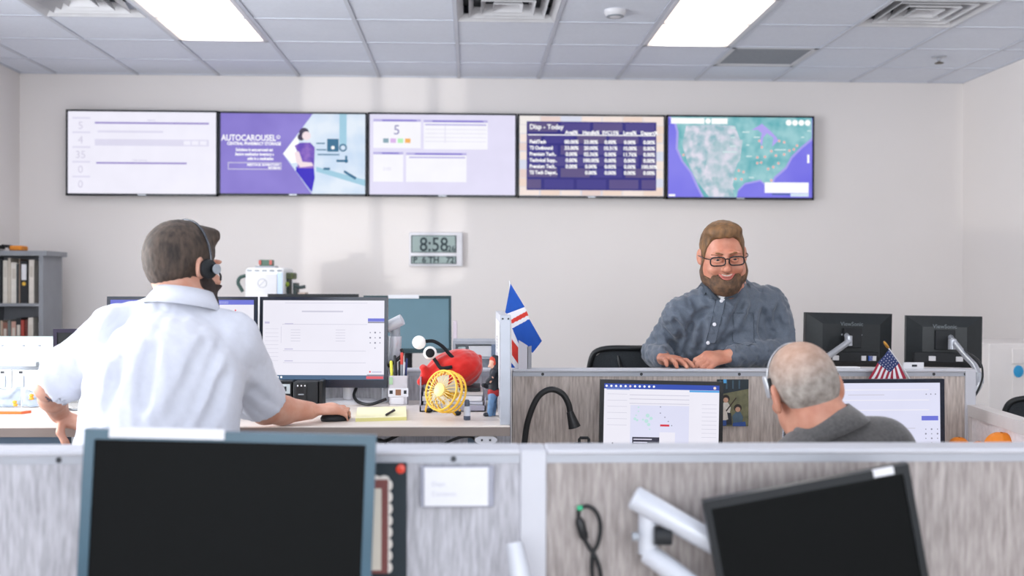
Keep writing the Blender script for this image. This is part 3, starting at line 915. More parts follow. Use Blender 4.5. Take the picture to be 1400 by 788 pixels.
t = thing('work_desk', 'desk between the partitions where the grey-haired man sits', 'desk', (0.95, 3.8, 0))
rx0, rx1 = xq0 + 0.03, W(1327, 550, 4.1)[0] - 0.03
MB().span((rx0, 3.45, 0.72), (rx1, 4.165, 0.75), bev=0.004).build('desktop', DESKM, t)
for x in (rx0 + 0.06, rx1 - 0.06):
    for y in (3.52, 4.1):
        MB().span((x - 0.025, y - 0.025, 0), (x + 0.025, y + 0.025, 0.72)).build('leg', STEEL, t)
fx0, fx1 = W(290, 500, 5.9)[0], W(650, 500, 5.9)[0]
t = thing('work_desk', 'far desk carrying the switched-off monitors behind the left cubicle', 'desk', ((fx0 + fx1) / 2, 6.0, 0))
MB().span((fx0, 5.6, 0.72), (fx1, 6.35, 0.75), bev=0.004).build('desktop', DESKM, t)
for x in (fx0 + 0.05, fx1 - 0.05):
    for y in (5.66, 6.3):
        MB().span((x - 0.025, y - 0.025, 0), (x + 0.025, y + 0.025, 0.72)).build('leg', STEEL, t)
fx0, fx1 = W(1105, 500, 4.7)[0], W(1330, 500, 4.7)[0]
t = thing('work_desk', 'desk behind the brown partition under the two monitors seen from behind', 'desk', ((fx0 + fx1) / 2, 4.7, 0))
MB().span((fx0, 4.30, 0.72), (fx1, 5.2, 0.75), bev=0.004).build('desktop', DESKM, t)
for x in (fx0 + 0.05, fx1 - 0.05):
    for y in (4.36, 5.14):
        MB().span((x - 0.025, y - 0.025, 0), (x + 0.025, y + 0.025, 0.72)).build('leg', STEEL, t)
t = thing('work_desk', 'nearest desk below the two black monitors in the foreground', 'desk', (0, 1.75, 0))
MB().span((-1.6, 1.45, 0.66), (2.0, 2.12, 0.69), bev=0.004).build('desktop', DESKM, t)
for x in (-1.5, 1.9):
    for y in (1.52, 2.06):
        MB().span((x - 0.025, y - 0.025, 0), (x + 0.025, y + 0.025, 0.66)).build('leg', STEEL, t)
# fin panel at the end of the raised desk
fx = W(691, 500, 3.42)[0]
ft = W(691, 431, 3.42)[2]
t = thing('fin_divider', 'narrow light grey divider standing at the right end of the raised desk', 'divider', (fx, 3.8, DZ))
MB().span((fx - 0.0165, 3.42, DZ), (fx + 0.0165, 3.46, ft), bev=0.002).build('end_cap', mat('fin_cap', '#b9bdc6', 0.4, metal=0.2), t)
MB().span((fx - 0.0145, 3.46, DZ), (fx + 0.0145, 4.16, ft - 0.004)).build('panel', RAIL, t)
for sx in (-1, 1):
    MB().lathe([(0.0032, 0), (0.0032, 0.002)], (fx + sx * 0.009, 3.42, ft - 0.012), n=10, axis=(0, -1, 0)).build('screw', SCREW, t)
p = tag(MB().span((fx - 0.0165, 3.55, DZ + 0.1), (fx - 0.0152, 4.05, ft - 0.03)).build('notice_sheet', PAPER), 'white notice sheet with vertical lettering on the grey divider', 'paper')
s = Sheet((fx - 0.0166, 4.0, DZ + 0.12), (0, 0, ft - DZ - 0.17), (0, -0.40, 0), (-1, 0, 0), p)
for k in range(13):
    if k != 7:
        s.rect('lettering', INK, 0.12 + 0.055 * k, 0.35, 0.155 + 0.055 * k, 0.62)
s.done()


# ------------------------------------------------------------------ monitors
def monitor(name, label, w, h, loc, rot, screen, bz=(0.014, 0.014, 0.022), shell=BLACKM, bez=BLACKP, group=None, thick=0.04, vesa=True):
    """front faces local -y, centre of the front face at loc"""
    t = thing(name, label, 'monitor', loc, rot, group)
    x0, x1, z0, z1 = -w / 2, w / 2, -h / 2, h / 2
    s_, tp, bt = bz
    m = MB()
    for a, b in (((x0, z0), (x0 + s_, z1)), ((x1 - s_, z0), (x1, z1)), ((x0 + s_, z1 - tp), (x1 - s_, z1)), ((x0 + s_, z0), (x1 - s_, z0 + bt))):
        m.span((a[0], -0.003, a[1]), (b[0], 0.02, b[1]))
    m.build('bezel', bez, t, local=True)
    sc = MB().add([(x0 + s_, 0.0, z1 - tp), (x1 - s_, 0.0, z1 - tp), (x1 - s_, 0.0, z0 + bt), (x0 + s_, 0.0, z0 + bt)], [(0, 1, 2, 3)]).build('screen', screen, t, local=True)
    # back shell: a shallow truncated pyramid
    i, d0, d1 = 0.07, 0.018, thick
    a = [(x0, d0, z0), (x1, d0, z0), (x1, d0, z1), (x0, d0, z1)]
    b = [(x0 + i, d1, z0 + i * 0.7), (x1 - i, d1, z0 + i * 0.7), (x1 - i, d1, z1 - i * 0.7), (x0 + i, d1, z1 - i * 0.7)]
    MB().add(a + b, [(0, 1, 2, 3), (4, 5, 6, 7), (0, 1, 5, 4), (1, 2, 6, 5), (2, 3, 7, 6), (3, 0, 4, 7)]).build('back_shell', shell, t, local=True)
    if vesa:
        MB().box((0, d1 + 0.012, 0), (0.11, 0.03, 0.11), bev=0.004).build('mount_plate', BLACKM, t, local=True)
    sh = Sheet((x0 + s_, 0.0, z1 - tp), (w - 2 * s_, 0, 0), (0, 0, -(h - tp - bt)), (0, -1, 0), sc, local=True)
    return t, sh


def face_on(px0, px1, py0, py1, y):
    a, b = W(px0, py0, y), W(px1, py1, y)
    return (a + b) / 2, b[0] - a[0], a[2] - b[2]


DOC, DOCL, TASK = emit('#eeecf7', 1.0), emit('#cfcddd', 1.0), emit('#54708f', 0.9)
DOC2, BLUEH = emit('#dfe0f6', 1.0), emit('#6d74d6', 1.0)
REDL, DOT, DARKD = emit('#e8606a', 1.0), emit('#8b8b9c', 1.0), emit('#3b3a4a', 1.0)


def keypad(s, u, v, du, dv):
    for r in range(4):
        for c in range(3):
            if r < 3 or c == 1:
                s.disc('screen_icon', DOT, u + c * du, v + r * dv, 0.008 + 0.004 * ((r + c) % 2), 0.001, 8)


def stand(t, base_xy, z_top, z_base, m=WHITEP, y_back=0.05):
    x, y = base_xy
    MB().lathe([(0.022, 0), (0.022, z_top - z_base)], (x, y, z_base), n=20).build('stand_column', m, t, smooth=True)
    MB().lathe([(0.0, 0), (0.10, 0), (0.10, 0.007), (0.09, 0.012), (0.03, 0.014)], (x, y, z_base), n=36, sc=(1.1, 0.75)).build('stand_base', m, t, smooth=True)


# monitor of the white-shirted man
c, w, h = face_on(354, 530, 406, 530, 4.03)
t, s = monitor('computer_monitor', 'lit monitor with a white form on screen beside the yellow fan', w, h, c, (-2 * D2R, 0, -3 * D2R), DOC, bz=(0.012, 0.013, 0.030),
               bez=mat('blue_black_bezel', '#141c2c', 0.25, var=0.15), group='lit monitors')
s.rect('taskbar', TASK, 0, 0.945, 1, 1.0, 0.0006)
for k in range(3):
    s.disc('taskbar_icon', WHT, 0.10 + 0.028 * k, 0.972, 0.014, 0.001, 8)
for u0, v0, u1 in ((0.18, 0.03, 0.86), (0.16, 0.30, 0.86), (0.17, 0.635, 0.85), (0.17, 0.785, 0.85)):
    s.rect('screen_line', DOCL, u0, v0, u1, v0 + 0.006)
for k in range(9):
    s.rect('screen_line', DOCL, 0.02, 0.36 + 0.05 * k, 0.13, 0.364 + 0.05 * k)
for k in range(5):
    s.rect('screen_line', DOCL, 0.23, 0.37 + 0.035 * k, 0.31, 0.376 + 0.035 * k)
    s.rect('screen_line', DOCL, 0.60, 0.37 + 0.035 * k, 0.68, 0.376 + 0.035 * k)
for u0, v0 in ((0.18, 0.29), (0.18, 0.61), (0.18, 0.76)):
    s.rect('screen_heading', GL, u0, v0, u0 + 0.07, v0 + 0.012)
s.rect('screen_line', DOCL, 0.32, 0.13, 0.66, 0.15)
s.rect('screen_line', DOCL, 0.15, 0.33, 0.153, 0.54)
s.rect('screen_heading', GL, 0.015, 0.27, 0.055, 0.295)
s.rect('screen_button', BLUEH, 0.865, 0.225, 1.0, 0.265)
s.rect('screen_button', DOT, 0.865, 0.268, 1.0, 0.285)
keypad(s, 0.885, 0.405, 0.04, 0.065)
s.disc('screen_icon', REDL, 0.885, 0.90, 0.012, 0.001, 10)
s.rect('screen_heading', GL, 0.90, 0.895, 0.98, 0.91)
s.rect('screen_heading', DOT, 0.86, 0.935, 1.0, 0.955, 0.001)
s.rect('red_banner', REDL, 0.855, 0.957, 0.995, 0.99, 0.0012)
s.done()
form_monitor = t
sx_, sy_ = W(476, 545, 4.06)[:2]
stand(t, (sx_, 4.08), DZ + 0.12, DZ)
# second monitor to its left
c, w, h = face_on(148, 350, 405.5, 540, 3.98)
t, s = monitor('computer_monitor', 'lit monitor partly hidden behind the white-shirted man\'s head and shoulder', w, h, c, (-2 * D2R, 0, 4 * D2R), DOC, bz=(0.012, 0.012, 0.03),
               bez=mat('blue_black_bezel', '#141c2c', 0.25), group='lit monitors')
s.rect('screen_header', BLUEH, 0, 0, 1, 0.055)
s.rect('screen_header', emit('#a9aee8', 1.0), 0.70, 0.015, 0.82, 0.045, 0.001)
s.disc('screen_icon', REDL, 0.87, 0.12, 0.01, 0.001, 8)
s.rect('screen_line', REDL, 0.88, 0.37, 0.98, 0.38)
for k in range(8):
    s.rect('screen_line', DOCL, 0.1, 0.15 + 0.09 * k, 0.9, 0.156 + 0.09 * k)
s.done()
stand(t, (c[0], 4.06), DZ + 0.12, DZ)
# third, lower, whose corner shows behind the shoulder
c, w, h = face_on(73, 232, 450, 545, 4.10)
t, s = monitor('computer_monitor', 'dark monitor corner showing behind the white-shirted man\'s left shoulder', w, h, c, (0, 0, 0), DARKS, bez=mat('purple_black_bezel', '#262033', 0.3), vesa=False)
MB().span((c[0] - 0.06, 4.12, DZ), (c[0] + 0.06, 4.15, DZ + 0.06)).build('foot', BLACKM, t)
# monitors of the grey-haired man
c, w, h = face_on(820, 988, 521, 627, 4.0)
t, s = monitor('computer_monitor', 'lit monitor with a blue toolbar and a diagram, beside the pinned photo', w, h, c, (-2 * D2R, 1.2 * D2R, 0), DOC, bz=(0.015, 0.014, 0.022), group='lit monitors')
s.rect('toolbar', emit('#2f4db0', 1.0), 0, 0, 1, 0.075)
s.rect('screen_tab', emit('#8fa3da', 1.0), 0.02, 0.04, 0.22, 0.09, 0.001)
for k in range(11):
    s.disc('toolbar_icon', WHT if k != 5 else emit('#f0d9e4', 1.0), 0.02 + 0.041 * k, 0.035, 0.017, 0.0014, 8)
s.disc('toolbar_icon', emit('#f3dcd2', 1.0), 0.96, 0.04, 0.022, 0.0014, 10)
s.rect('screen_tab', emit('#52a5e6', 1.0), 0.74, 0.078, 1.0, 0.105)
for v in (0.155, 0.215, 0.28):
    s.rect('screen_line', DOCL, 0.22, v, 0.74, v + 0.01)
for k in range(6):
    s.rect('screen_line', DOCL, 0.03, 0.15 + 0.09 * k, 0.2, 0.156 + 0.09 * k)
for k in range(9):
    s.rect('screen_line', DOCL, 0.85, 0.28 + 0.06 * k, 0.98, 0.286 + 0.06 * k)
s.rect('diagram_field', DOC2, 0.23, 0.31, 0.74, 1.0, 0.0006)
for (u, v, r) in ((0.30, 0.34, .012), (0.30, 0.40, .012), (0.28, 0.46, .012), (0.27, 0.51, .022), (0.29, 0.53, .018), (0.34, 0.52, .016), (0.38, 0.46, .03), (0.37, 0.54, .03), (0.41, 0.50, .025), (0.39, 0.59, .025), (0.40, 0.66, .012)):
    s.disc('diagram_node', emit('#bfe4e0', 1.0), u, v, r, 0.001, 8)
for (u, v) in ((0.49, 0.33), (0.49, 0.42), (0.53, 0.48), (0.56, 0.54), (0.59, 0.60)):
    s.disc('diagram_point', DOT, u, v, 0.009, 0.001, 8)
s.rect('red_label', emit('#d63c4a', 1.0), 0.49, 0.585, 0.57, 0.615)
s.rect('dark_tooltip', DARKD, 0.25, 0.775, 0.485, 1.0)
for k in range(3):
    s.rect('tooltip_text', GLL, 0.26, 0.80 + 0.045 * k, 0.42 - 0.04 * k, 0.815 + 0.045 * k, 0.0014)
s.rect('diagram_panel', DOC, 0.485, 0.70, 0.62, 1.0)
s.rect('screen_line', DARKD, 0.075, 0.86, 0.085, 1.0)
s.done()
stand(t, (c[0], 4.07), 0.9, 0.75, BLACKM)
c, w, h = face_on(1089, 1291, 519, 636, 3.95)
t, s = monitor('computer_monitor', 'lit monitor with a pale page right of the grey-haired man\'s head', w, h, c, (-1 * D2R, -0.3 * D2R, 0), DOC2, bz=(0.016, 0.014, 0.022),
               bez=mat('blue_black_bezel', '#141c2c', 0.25), group='lit monitors')
for u0, v0, u1 in ((0.30, 0.085, 0.92), (0.34, 0.15, 0.60), (0.30, 0.35, 0.92), (0.50, 0.59, 0.82), (0.30, 0.22, 0.92)):
    s.rect('screen_line', DOCL if u0 > 0.31 else DOC, u0, v0, u1, v0 + 0.012)
s.rect('screen_heading', DOT, 0.405, 0.40, 0.43, 0.42)
s.disc('screen_icon', DARKD, 0.452, 0.46, 0.012, 0.001, 8)
s.rect('screen_button', BLUEH, 0.865, 0.435, 0.985, 0.495)
for k in range(4):
    s.rect('screen_line', DOCL, 0.70, 0.67 + 0.05 * k, 0.76, 0.678 + 0.05 * k)
keypad(s, 0.895, 0.61, 0.042, 0.06)
for k in range(3):
    s.disc('screen_icon', DOT, 0.90 + 0.033 * k, 0.15, 0.009, 0.001, 8)
s.done()
stand(t, (c[0], 4.05), 0.9, 0.75, BLACKM)
# far row, switched off, facing the camera
GREYS = mat('switched_off_panel_teal_sheen', '#5c7c88', 0.22, var=0.05, scale=3, spec=0.6)  # reflection on the dark screen put into its teal-grey base colour
TEALB = mat('dark_teal_bezel', '#1c3a40', 0.35)
fy = 5.85
c, w, h = face_on(497, 617, 404, 483, fy)
t, s = monitor('computer_monitor', 'switched-off teal-grey monitor behind the white monitor arm', w, h, c, (-9 * D2R, 0, 4 * D2R), GREYS, bz=(0.014, 0.016, 0.024), bez=TEALB, group='switched-off monitors on the far desk')
p0, p1 = -w / 2 + 0.28 * w, -w / 2 + 0.63 * w
MB().span((p0, -0.006, h / 2 - 0.016), (p1, 0.006, h / 2 + 0.004)).build('white_strip', WHITEP, t, local=True)
stand(t, (c[0], fy + 0.09), c[2] - 0.05, 0.75, BLACKM)
c, w, h = face_on(366, 490, 402, 480, fy + 0.02)
t, s = monitor('computer_monitor', 'black monitor whose top edge shows above the lit monitor', w, h, c, (0, 0, 0), DARKS, group='switched-off monitors on the far desk')
stand(t, (c[0], fy + 0.1), c[2] - 0.05, 0.75, BLACKM)
# the two seen from behind
VSH = mat('monitor_back_black', '#1f2427', 0.42, var=0.1, scale=60)


def rear_monitor(label, px0, px1, py0, py1, y, rot, arm_pts, knuckle, port_items):
    c, w, h = face_on(px0, px1, py0, py1, y)
    t, s = monitor('computer_monitor', label, w, h, c, (rot[0], rot[1], PI + rot[2]), DOC2, shell=VSH, group='monitors seen from behind', vesa=False, thick=0.05)
    sh = Sheet((w / 2, 0.0505, h / 2), (-w, 0, 0), (0, 0, -h), (0, 1, 0), t, local=True)
    sh.text('maker_name', mat('raised_grey_letters', '#6a7276', 0.5), 'ViewSonic', 0.5, 0.235, 0.105, 'CENTER', z=0.0015, bold=0.0015)
    for u in (0.39, 0.61):
        sh.disc('mount_screw', ALU, u, 0.40, 0.017, z=0.002)
    sh.done()
    MB().box((0, 0.058, 0.01), (0.085, 0.02, 0.09), bev=0.004).build('mount_plate', BLACKM, t, local=True)
    MB().box((0.02, 0.055, -h / 2 + 0.045), (w * 0.7, 0.03, 0.05), bev=0.006).build('port_housing', BLACKM, t, local=True)
    for (u, wd, mm) in port_items:
        MB().box((-(u - 0.5) * w, 0.072, -h / 2 + 0.042), (wd, 0.012, 0.022), bev=0.002).build('port_label', mm, t, local=True)
    for pts, r in arm_pts:
        MB().tube(arc(pts), r, 12).build('arm_segment', ALU, t, smooth=True)
    for k_, r in knuckle:
        MB().lathe([(0.0, -0.022), (r, -0.022), (r, 0.022), (0.0, 0.022)], k_, n=20).build('arm_joint', ALU, t, smooth=True)
    return t


BLUEPORT = mat('blue_connector', '#2f62c8', 0.4)
rear_monitor('black monitor seen from behind, held by a white arm behind the grey-haired man', 1097, 1218, 428, 501, 4.85, (0, -1.0 * D2R, 4 * D2R),
             [([W(1156, 457, 4.80), W(1160, 463, 4.74), W(1159, 468, 4.72)], 0.011), ([W(1161, 467, 4.72), W(1140, 482, 4.6), W(1118, 497, 4.45)], 0.0135), ([W(1118, 497, 4.45), W(1116, 520, 4.33)], 0.018)],
             [(W(1160, 466, 4.72), 0.017)], [(0.30, 0.03, WHITEP), (0.62, 0.022, WHITEP), (0.72, 0.035, WHITEP), (0.70, 0.02, BLUEPORT)])
rear_monitor('black monitor seen from behind, held by a curved silver arm at the partition\'s end', 1240, 1337, 432, 502, 4.80, (0, -0.5 * D2R, -14 * D2R),
             [([W(1299, 460, 4.75), W(1303, 468, 4.66), W(1307, 474, 4.62)], 0.013), ([W(1303, 466, 4.64), W(1320, 487, 4.5), W(1332, 500, 4.40), W(1339, 515, 4.33)], 0.013), ([W(1339, 515, 4.33), W(1338, 528, 4.31), W(1328, 543, 4.29)], 0.013)],
             [(W(1302, 471, 4.63), 0.018), (W(1339, 517, 4.32), 0.017)], [(0.33, 0.03, WHITEP), (0.68, 0.03, WHITEP)])
tag(MB().tube(arc([W(1312, 476, 4.58), W(1338, 493, 4.36), W(1343.5, 512, 4.28), W(1339, 530, 4.27), W(1329, 548, 4.27)]), 0.004, 8).build('monitor_cable', BLACKP, smooth=True), 'black cable following the curved silver monitor arm', 'cable')

# foreground monitors
c, w, h = face_on(113, 509, 592, 840, 1.93)
FBEZ = mat('worn_bezel_teal', '#3a5868', 0.3, var=0.12)
FSCR = mat('switched_off_foreground_panel', '#090b0c', 0.55, var=0.06, scale=3, spec=0.12)
t, s = monitor('computer_monitor', 'large switched-off black monitor in the left foreground', w, h, c, (-3 * D2R, 1.9 * D2R, 3 * D2R), FSCR, bz=(0.018, 0.018, 0.02), bez=FBEZ, group='foreground monitors')
MB().span((-w / 2 + 0.085 * w, -0.0055, h / 2 - 0.014), (-w / 2 + 0.475 * w, 0.004, h / 2 + 0.004)).build('white_strip', WHITEP, t, local=True)
front_monitor = t
MB().tube(arc([W(310, 715, 2.0), W(310, 730, 2.06), W(312, 905, 2.08)]), 0.025, 12).build('stand_column', GREYP, t, smooth=True)
MB().box((W(310, 860, 1.95)[0], 1.95, 0.697), (0.26, 0.22, 0.014), bev=0.005).build('stand_base', GREYP, t)
a, b = W(965, 681, 1.98), W(1243, 637, 1.98)
w = float(np.linalg.norm(b - a)) * 1.0
h = w * 0.8
rl = math.atan2(b[2] - a[2], b[0] - a[0])
ctr = (a + b) / 2 - np.array([-math.sin(rl), 0, math.cos(rl)]) * h / 2
FB2 = mat('foreground_black_bezel', '#14191d', 0.35, var=0.1)
t, s = monitor('computer_monitor', 'tilted switched-off black monitor in the right foreground', w, h, ctr, (2 * D2R, -rl - 2.2 * D2R, -3 * D2R), FSCR, bz=(0.013, 0.016, 0.02), bez=FB2, shell=BLACKM, group='foreground monitors')
MB().span((w / 2 - 0.068, -0.0055, h / 2 - 0.013), (w / 2 - 0.03, 0.003, h / 2 + 0.0006)).build('white_strip', WHITEP, t, local=True)  # white piece added as a painted reflection on the top bezel
ARMW = mat('monitor_arm_white', '#c9ccd4', 0.35, metal=0.1, var=0.03)
e1, e2 = W(868, 681, 2.06), W(985, 748, 2.04)
MB().tube([e1 + (e1 - e2) * 0.02, e1, e2], [0.02, 0.0235, 0.022], 18).build('upper_arm', ARMW, t, smooth=True)
MB().tube([e2, ctr + np.array([0, 0.07, 0.02])], 0.018, 14).build('mount_link', ARMW, t, smooth=True)
j0, j1 = W(886, 700, 2.07), W(886, 757, 2.07)
MB().tube([j0, j1], 0.019, 16).build('arm_joint', ARMW, t, smooth=True)
MB().tube([W(886, 757, 2.07), W(915, 778, 2.04), W(960, 812, 2.0)], 0.021, 16).build('lower_arm', ARMW, t, smooth=True)
MB().tube([W(960, 812, 2.0), (W(960, 812, 2.0)[0], 2.0, 0.691)], 0.024, 16).build('arm_post', ARMW, t, smooth=True)
MB().lathe([(0.006, -0.016), (0.018, -0.016), (0.018, 0.016), (0.006, 0.016)], W(906, 733, 2.05), n=16, axis=(1, 0, 0)).build('tension_knob', BLACKM, t, smooth=True)
MB().lathe([(0.0, 0), (0.008, 0), (0.008, 0.012), (0.0, 0.012)], W(873, 734, 2.05), n=12, axis=(-1, 0, 0)).build('bolt', GREYP, t)
t = front_monitor
MB().tube([W(703, 743, 2.04), W(712, 790, 2.02), W(716, 850, 2.0)], [0.017, 0.021, 0.022], 16).build('arm_segment', ARMW, t, smooth=True)
MB().tube([W(716, 850, 2.0), (W(716, 850, 2.0)[0], 2.0, 0.691)], 0.02, 14).build('arm_post', ARMW, t, smooth=True)

# white arm behind the lit monitor
t = form_monitor
ay = 4.11
MB().tube([W(528, 448, ay - 0.02), W(550, 437, ay - 0.03)], 0.0215, 16).build('arm_segment', ARMW, t, smooth=True)
MB().tube([W(540, 446, ay), W(540, 462, ay)], 0.02, 14).build('arm_joint', GREYP, t, smooth=True)
MB().tube([W(540, 460, ay), W(539, 484, ay), W(528, 508, ay + 0.01)], [0.026, 0.026, 0.02], 16).build('lower_arm', ARMW, t, smooth=True)
MB().tube([W(528, 506, ay + 0.01), (W(528, 506, ay)[0], ay + 0.01, DZ)], 0.018, 14).build('arm_post', ARMW, t, smooth=True)
tag(MB().tube(arc([W(549, 478, 4.07), W(550, 485, 4.06), W(543, 492, 4.05), W(533, 499, 4.06), W(524, 505, 4.09)]), 0.007, 8).build('looped_cable', BLACKP, smooth=True), 'black cable looping below the white monitor arm', 'cable')
tag(MB().tube(arc([W(487, 531, 4.06), W(484, 541, 4.03), W(490, 550, 3.99), W(507, 553, 3.95), W(528, 546, 3.97)]), 0.006, 8).build('screen_cable', BLACKP, smooth=True), 'black cable curling on the desk under the form-showing monitor', 'cable')

# ------------------------------------------------------------------ things on the raised desk
# docking boxes
a, b = W(403, 521, 3.98), W(441, 552, 3.98)
t = thing('docking_station', 'black docking box standing under the form-showing monitor', 'dock', ((a[0] + b[0]) / 2, 4.0, DZ))
MB().span((a[0], 3.94, DZ), (b[0] - 0.012, 4.04, a[2]), bev=0.005).build('body', BLACKM, t, smooth=True)
MB().span((a[0] + 0.012, 3.937, DZ + 0.02), (a[0] + 0.05, 3.941, a[2] - 0.008)).build('front_panel', BLACKP, t)
for k in range(3):
    MB().box((a[0] + 0.018 + 0.013 * k, 3.936, a[2] - 0.014), (0.005, 0.003, 0.005)).build('indicator', WHITEP, t)
MB().box((a[0] + 0.03, 3.936, (a[2] + DZ) / 2), (0.02, 0.002, 0.004)).build('badge', GREYP, t)
MB().span((b[0] - 0.011, 3.95, DZ), (b[0] + 0.005, 4.03, a[2] + 0.003), bev=0.003).build('side_plate', BLACKP, t)
a, b = W(368, 520, 4.0), W(403, 545, 4.0)
t = thing('label_printer', 'dark box with a pale printed label left of the docking box', 'box', ((a[0] + b[0]) / 2, 4.0, DZ))
MB().span((a[0] - 0.03, 3.97, DZ), (b[0] - 0.004, 4.06, a[2]), bev=0.005).build('body', BLACKP, t)
s = Sheet((a[0] + 0.0, 3.9695, a[2] - 0.012), (b[0] - a[0] - 0.012, 0, 0), (0, 0, -0.035), (0, -1, 0), t)
s.rect('label', mat('pale_label', '#b9c2c6', 0.6), 0, 0, 1, 1, 0.0006)
for k in range(6):
    s.rect('print', INKD, 0.1 + 0.13 * k, 0.25, 0.19 + 0.13 * k, 0.75, 0.0012)
s.done()
# keyboard in front of the man
p = Zp(292, 577, DZ)
t = thing('keyboard', 'black keyboard partly hidden by the white-shirted man', 'keyboard', (p[0], 3.56, DZ))
MB().span((p[0] - 0.24, 3.50, DZ), (p[0] + 0.06, 3.63, DZ + 0.014), bev=0.004).build('body', BLACKP, t)
kb = None
for r in range(5):
    for q in range(15):
        cc = (p[0] - 0.225 + 0.0194 * q, 3.515 + 0.0235 * r, DZ + 0.016)
        if kb is None:
            kb = MB().box((0, 0, 0), (0.016, 0.0195, 0.008), bev=0.002, seg=1).build('key', BLACKM, t, local=True)
            k_ = kb
        else:
            k_ = copy_child(kb, t)
        k_.location = (cc[0] - p[0], cc[1] - 3.56, cc[2] - DZ)
# mouse
mp_ = W(424, 565, 3.50) + nrm((0.86, 0.44, 0)) * 0.085
t = thing('computer_mouse', 'black mouse under the white-shirted man\'s right hand', 'mouse', (mp_[0], mp_[1], DZ))
MB().ball((mp_[0], mp_[1], DZ + 0.008), (0.05, 0.03, 0.022), 18, 10, Matrix.Rotation(0.47, 3, 'Z')).build('body', BLACKM, t, smooth=True)
MB().lathe([(0.008, -0.003), (0.008, 0.003)], (mp_[0] + 0.03, mp_[1] + 0.012, DZ + 0.024), n=12, axis=(-0.4, 1, 0)).build('wheel', GREYP, t)
# notepad and pen
q0, q1, q2, q3 = Zp(486, 577, DZ), Zp(556, 575, DZ), Zp(555, 560, DZ), Zp(489, 562, DZ)
YEL = mat('yellow_pad', '#efeac2', 0.8, var=0.03)
t = thing('notepad', 'yellow legal pad with blank top sheet on the desk', 'notepad', tuple((q0 + q2) / 2))
poly = [(q[0], q[1]) for q in (q0, q1, q2, q3)]
MB().prism(poly, (0, 0, DZ), (1, 0, 0), (0, 1, 0), (0, 0, 1), 0.011).build('pages', mat('yellow_pad_edge', '#dcd68f', 0.8), t)
MB().prism([(x * 0.995 + 0.005 * (q0[0] + q2[0]) / 2, y) for x, y in poly], (0, 0, DZ + 0.011), (1, 0, 0), (0, 1, 0), (0, 0, 1), 0.0008).build('top_sheet', YEL, t)
t = thing('pen', 'black pen lying on the yellow pad', 'pen', tuple(Zp(533, 566, DZ + 0.014)))
pa_, pb_ = Zp(527, 568, DZ + 0.016), Zp(539, 561.5, DZ + 0.02)
MB().tube([pa_, pa_ + (pb_ - pa_) * 0.1, pb_], [0.001, 0.0042, 0.0042], 10).build('barrel', BLACKP, t, smooth=True)
MB().tube([pa_ + (pb_ - pa_) * 0.7 + np.array([0, 0, 0.005]), pb_ + np.array([0, 0, 0.006])], 0.0013, 6).build('clip', ALU, t)
# pen cup
cy0 = 4.0
a, b = W(532, 514, cy0), W(557, 546, cy0)
t = thing('pen_cup', 'clear pen cup with paper stickers beside the monitor', 'pen cup', ((a[0] + b[0]) / 2, cy0 + 0.035, DZ))
cw = b[0] - a[0]
MB().span((a[0], cy0, DZ), (b[0], cy0 + 0.07, DZ + 0.004)).span((a[0], cy0, DZ), (a[0] + 0.002, cy0 + 0.07, a[2])).span((b[0] - 0.002, cy0, DZ), (b[0], cy0 + 0.07, a[2])).span((a[0], cy0, DZ), (b[0], cy0 + 0.002, a[2])).span((a[0], cy0 + 0.068, DZ), (b[0], cy0 + 0.07, a[2])).build('body', mat('frosted_cup', '#dcd9de', 0.4, trans=0.25, var=0.02), t)
s = Sheet((a[0], cy0 - 0.0005, a[2]), (cw, 0, 0), (0, 0, DZ - a[2]), (0, -1, 0), t)
s.rect('paper_band', PAPER, -0.05, 0.42, 1.05, 0.72, 0.0006)
s.rect('sticker', mat('sticker_brown', '#8a6048', 0.7), 0.35, 0.47, 0.65, 0.67, 0.0012)
s.rect('sticker', INKD, 0.02, 0.5, 0.2, 0.62, 0.0012)
s.rect('sticker', INKD, 0.8, 0.5, 0.95, 0.62, 0.0012)
s.rect('sticker', mat('sticker_green', '#9fc09a', 0.7), 0.0, 0.05, 0.2, 0.3, 0.0012)
s.rect('lower_note', PAPER, 0.1, 0.74, 0.8, 0.97, 0.0006)
s.done()
pens = [(0.17, 0.018, '#dfe04a', 0.055, 'yellow highlighter', 0.006), (0.33, 0.02, '#1c1f22', 0.075, 'black marker', 0.0055), (0.36, 0.05, '#2a2d30', 0.06, 'charcoal pen', 0.004), (0.52, 0.035, '#202428', 0.052, 'black ballpoint pen', 0.004),
        (0.63, 0.03, '#d8493c', 0.085, 'red-capped marker', 0.006), (0.75, 0.02, '#b8bcc2', 0.05, 'silver pen', 0.004), (0.83, 0.045, '#2c3f7a', 0.062, 'navy blue pen', 0.004)]
for u, dy, colr, up, nm, r in pens:
    pt = thing('pen', '%s standing in the clear pen cup' % nm, 'pen', (a[0] + u * cw, cy0 + dy, DZ + 0.005), group='pens in the clear cup')
    mm = mat('pen_' + nm.replace(' ', '_').replace('-', '_'), colr, 0.4)
    x, y, lean = a[0] + u * cw, cy0 + dy, (u - 0.5) * 0.018
    zt_ = a[2] + up
    MB().tube([(x, y, DZ + 0.006), (x + lean * 0.6, y, zt_ - 0.045)], r * 0.9, 10).build('barrel', mm if nm != 'red-capped marker' else GREYP, pt, smooth=True)
    MB().tube([(x + lean * 0.6, y, zt_ - 0.045), (x + lean, y, zt_ - 0.004), (x + lean, y, zt_)], [r, r, r * 0.6], 10).build('cap', mm, pt, smooth=True)

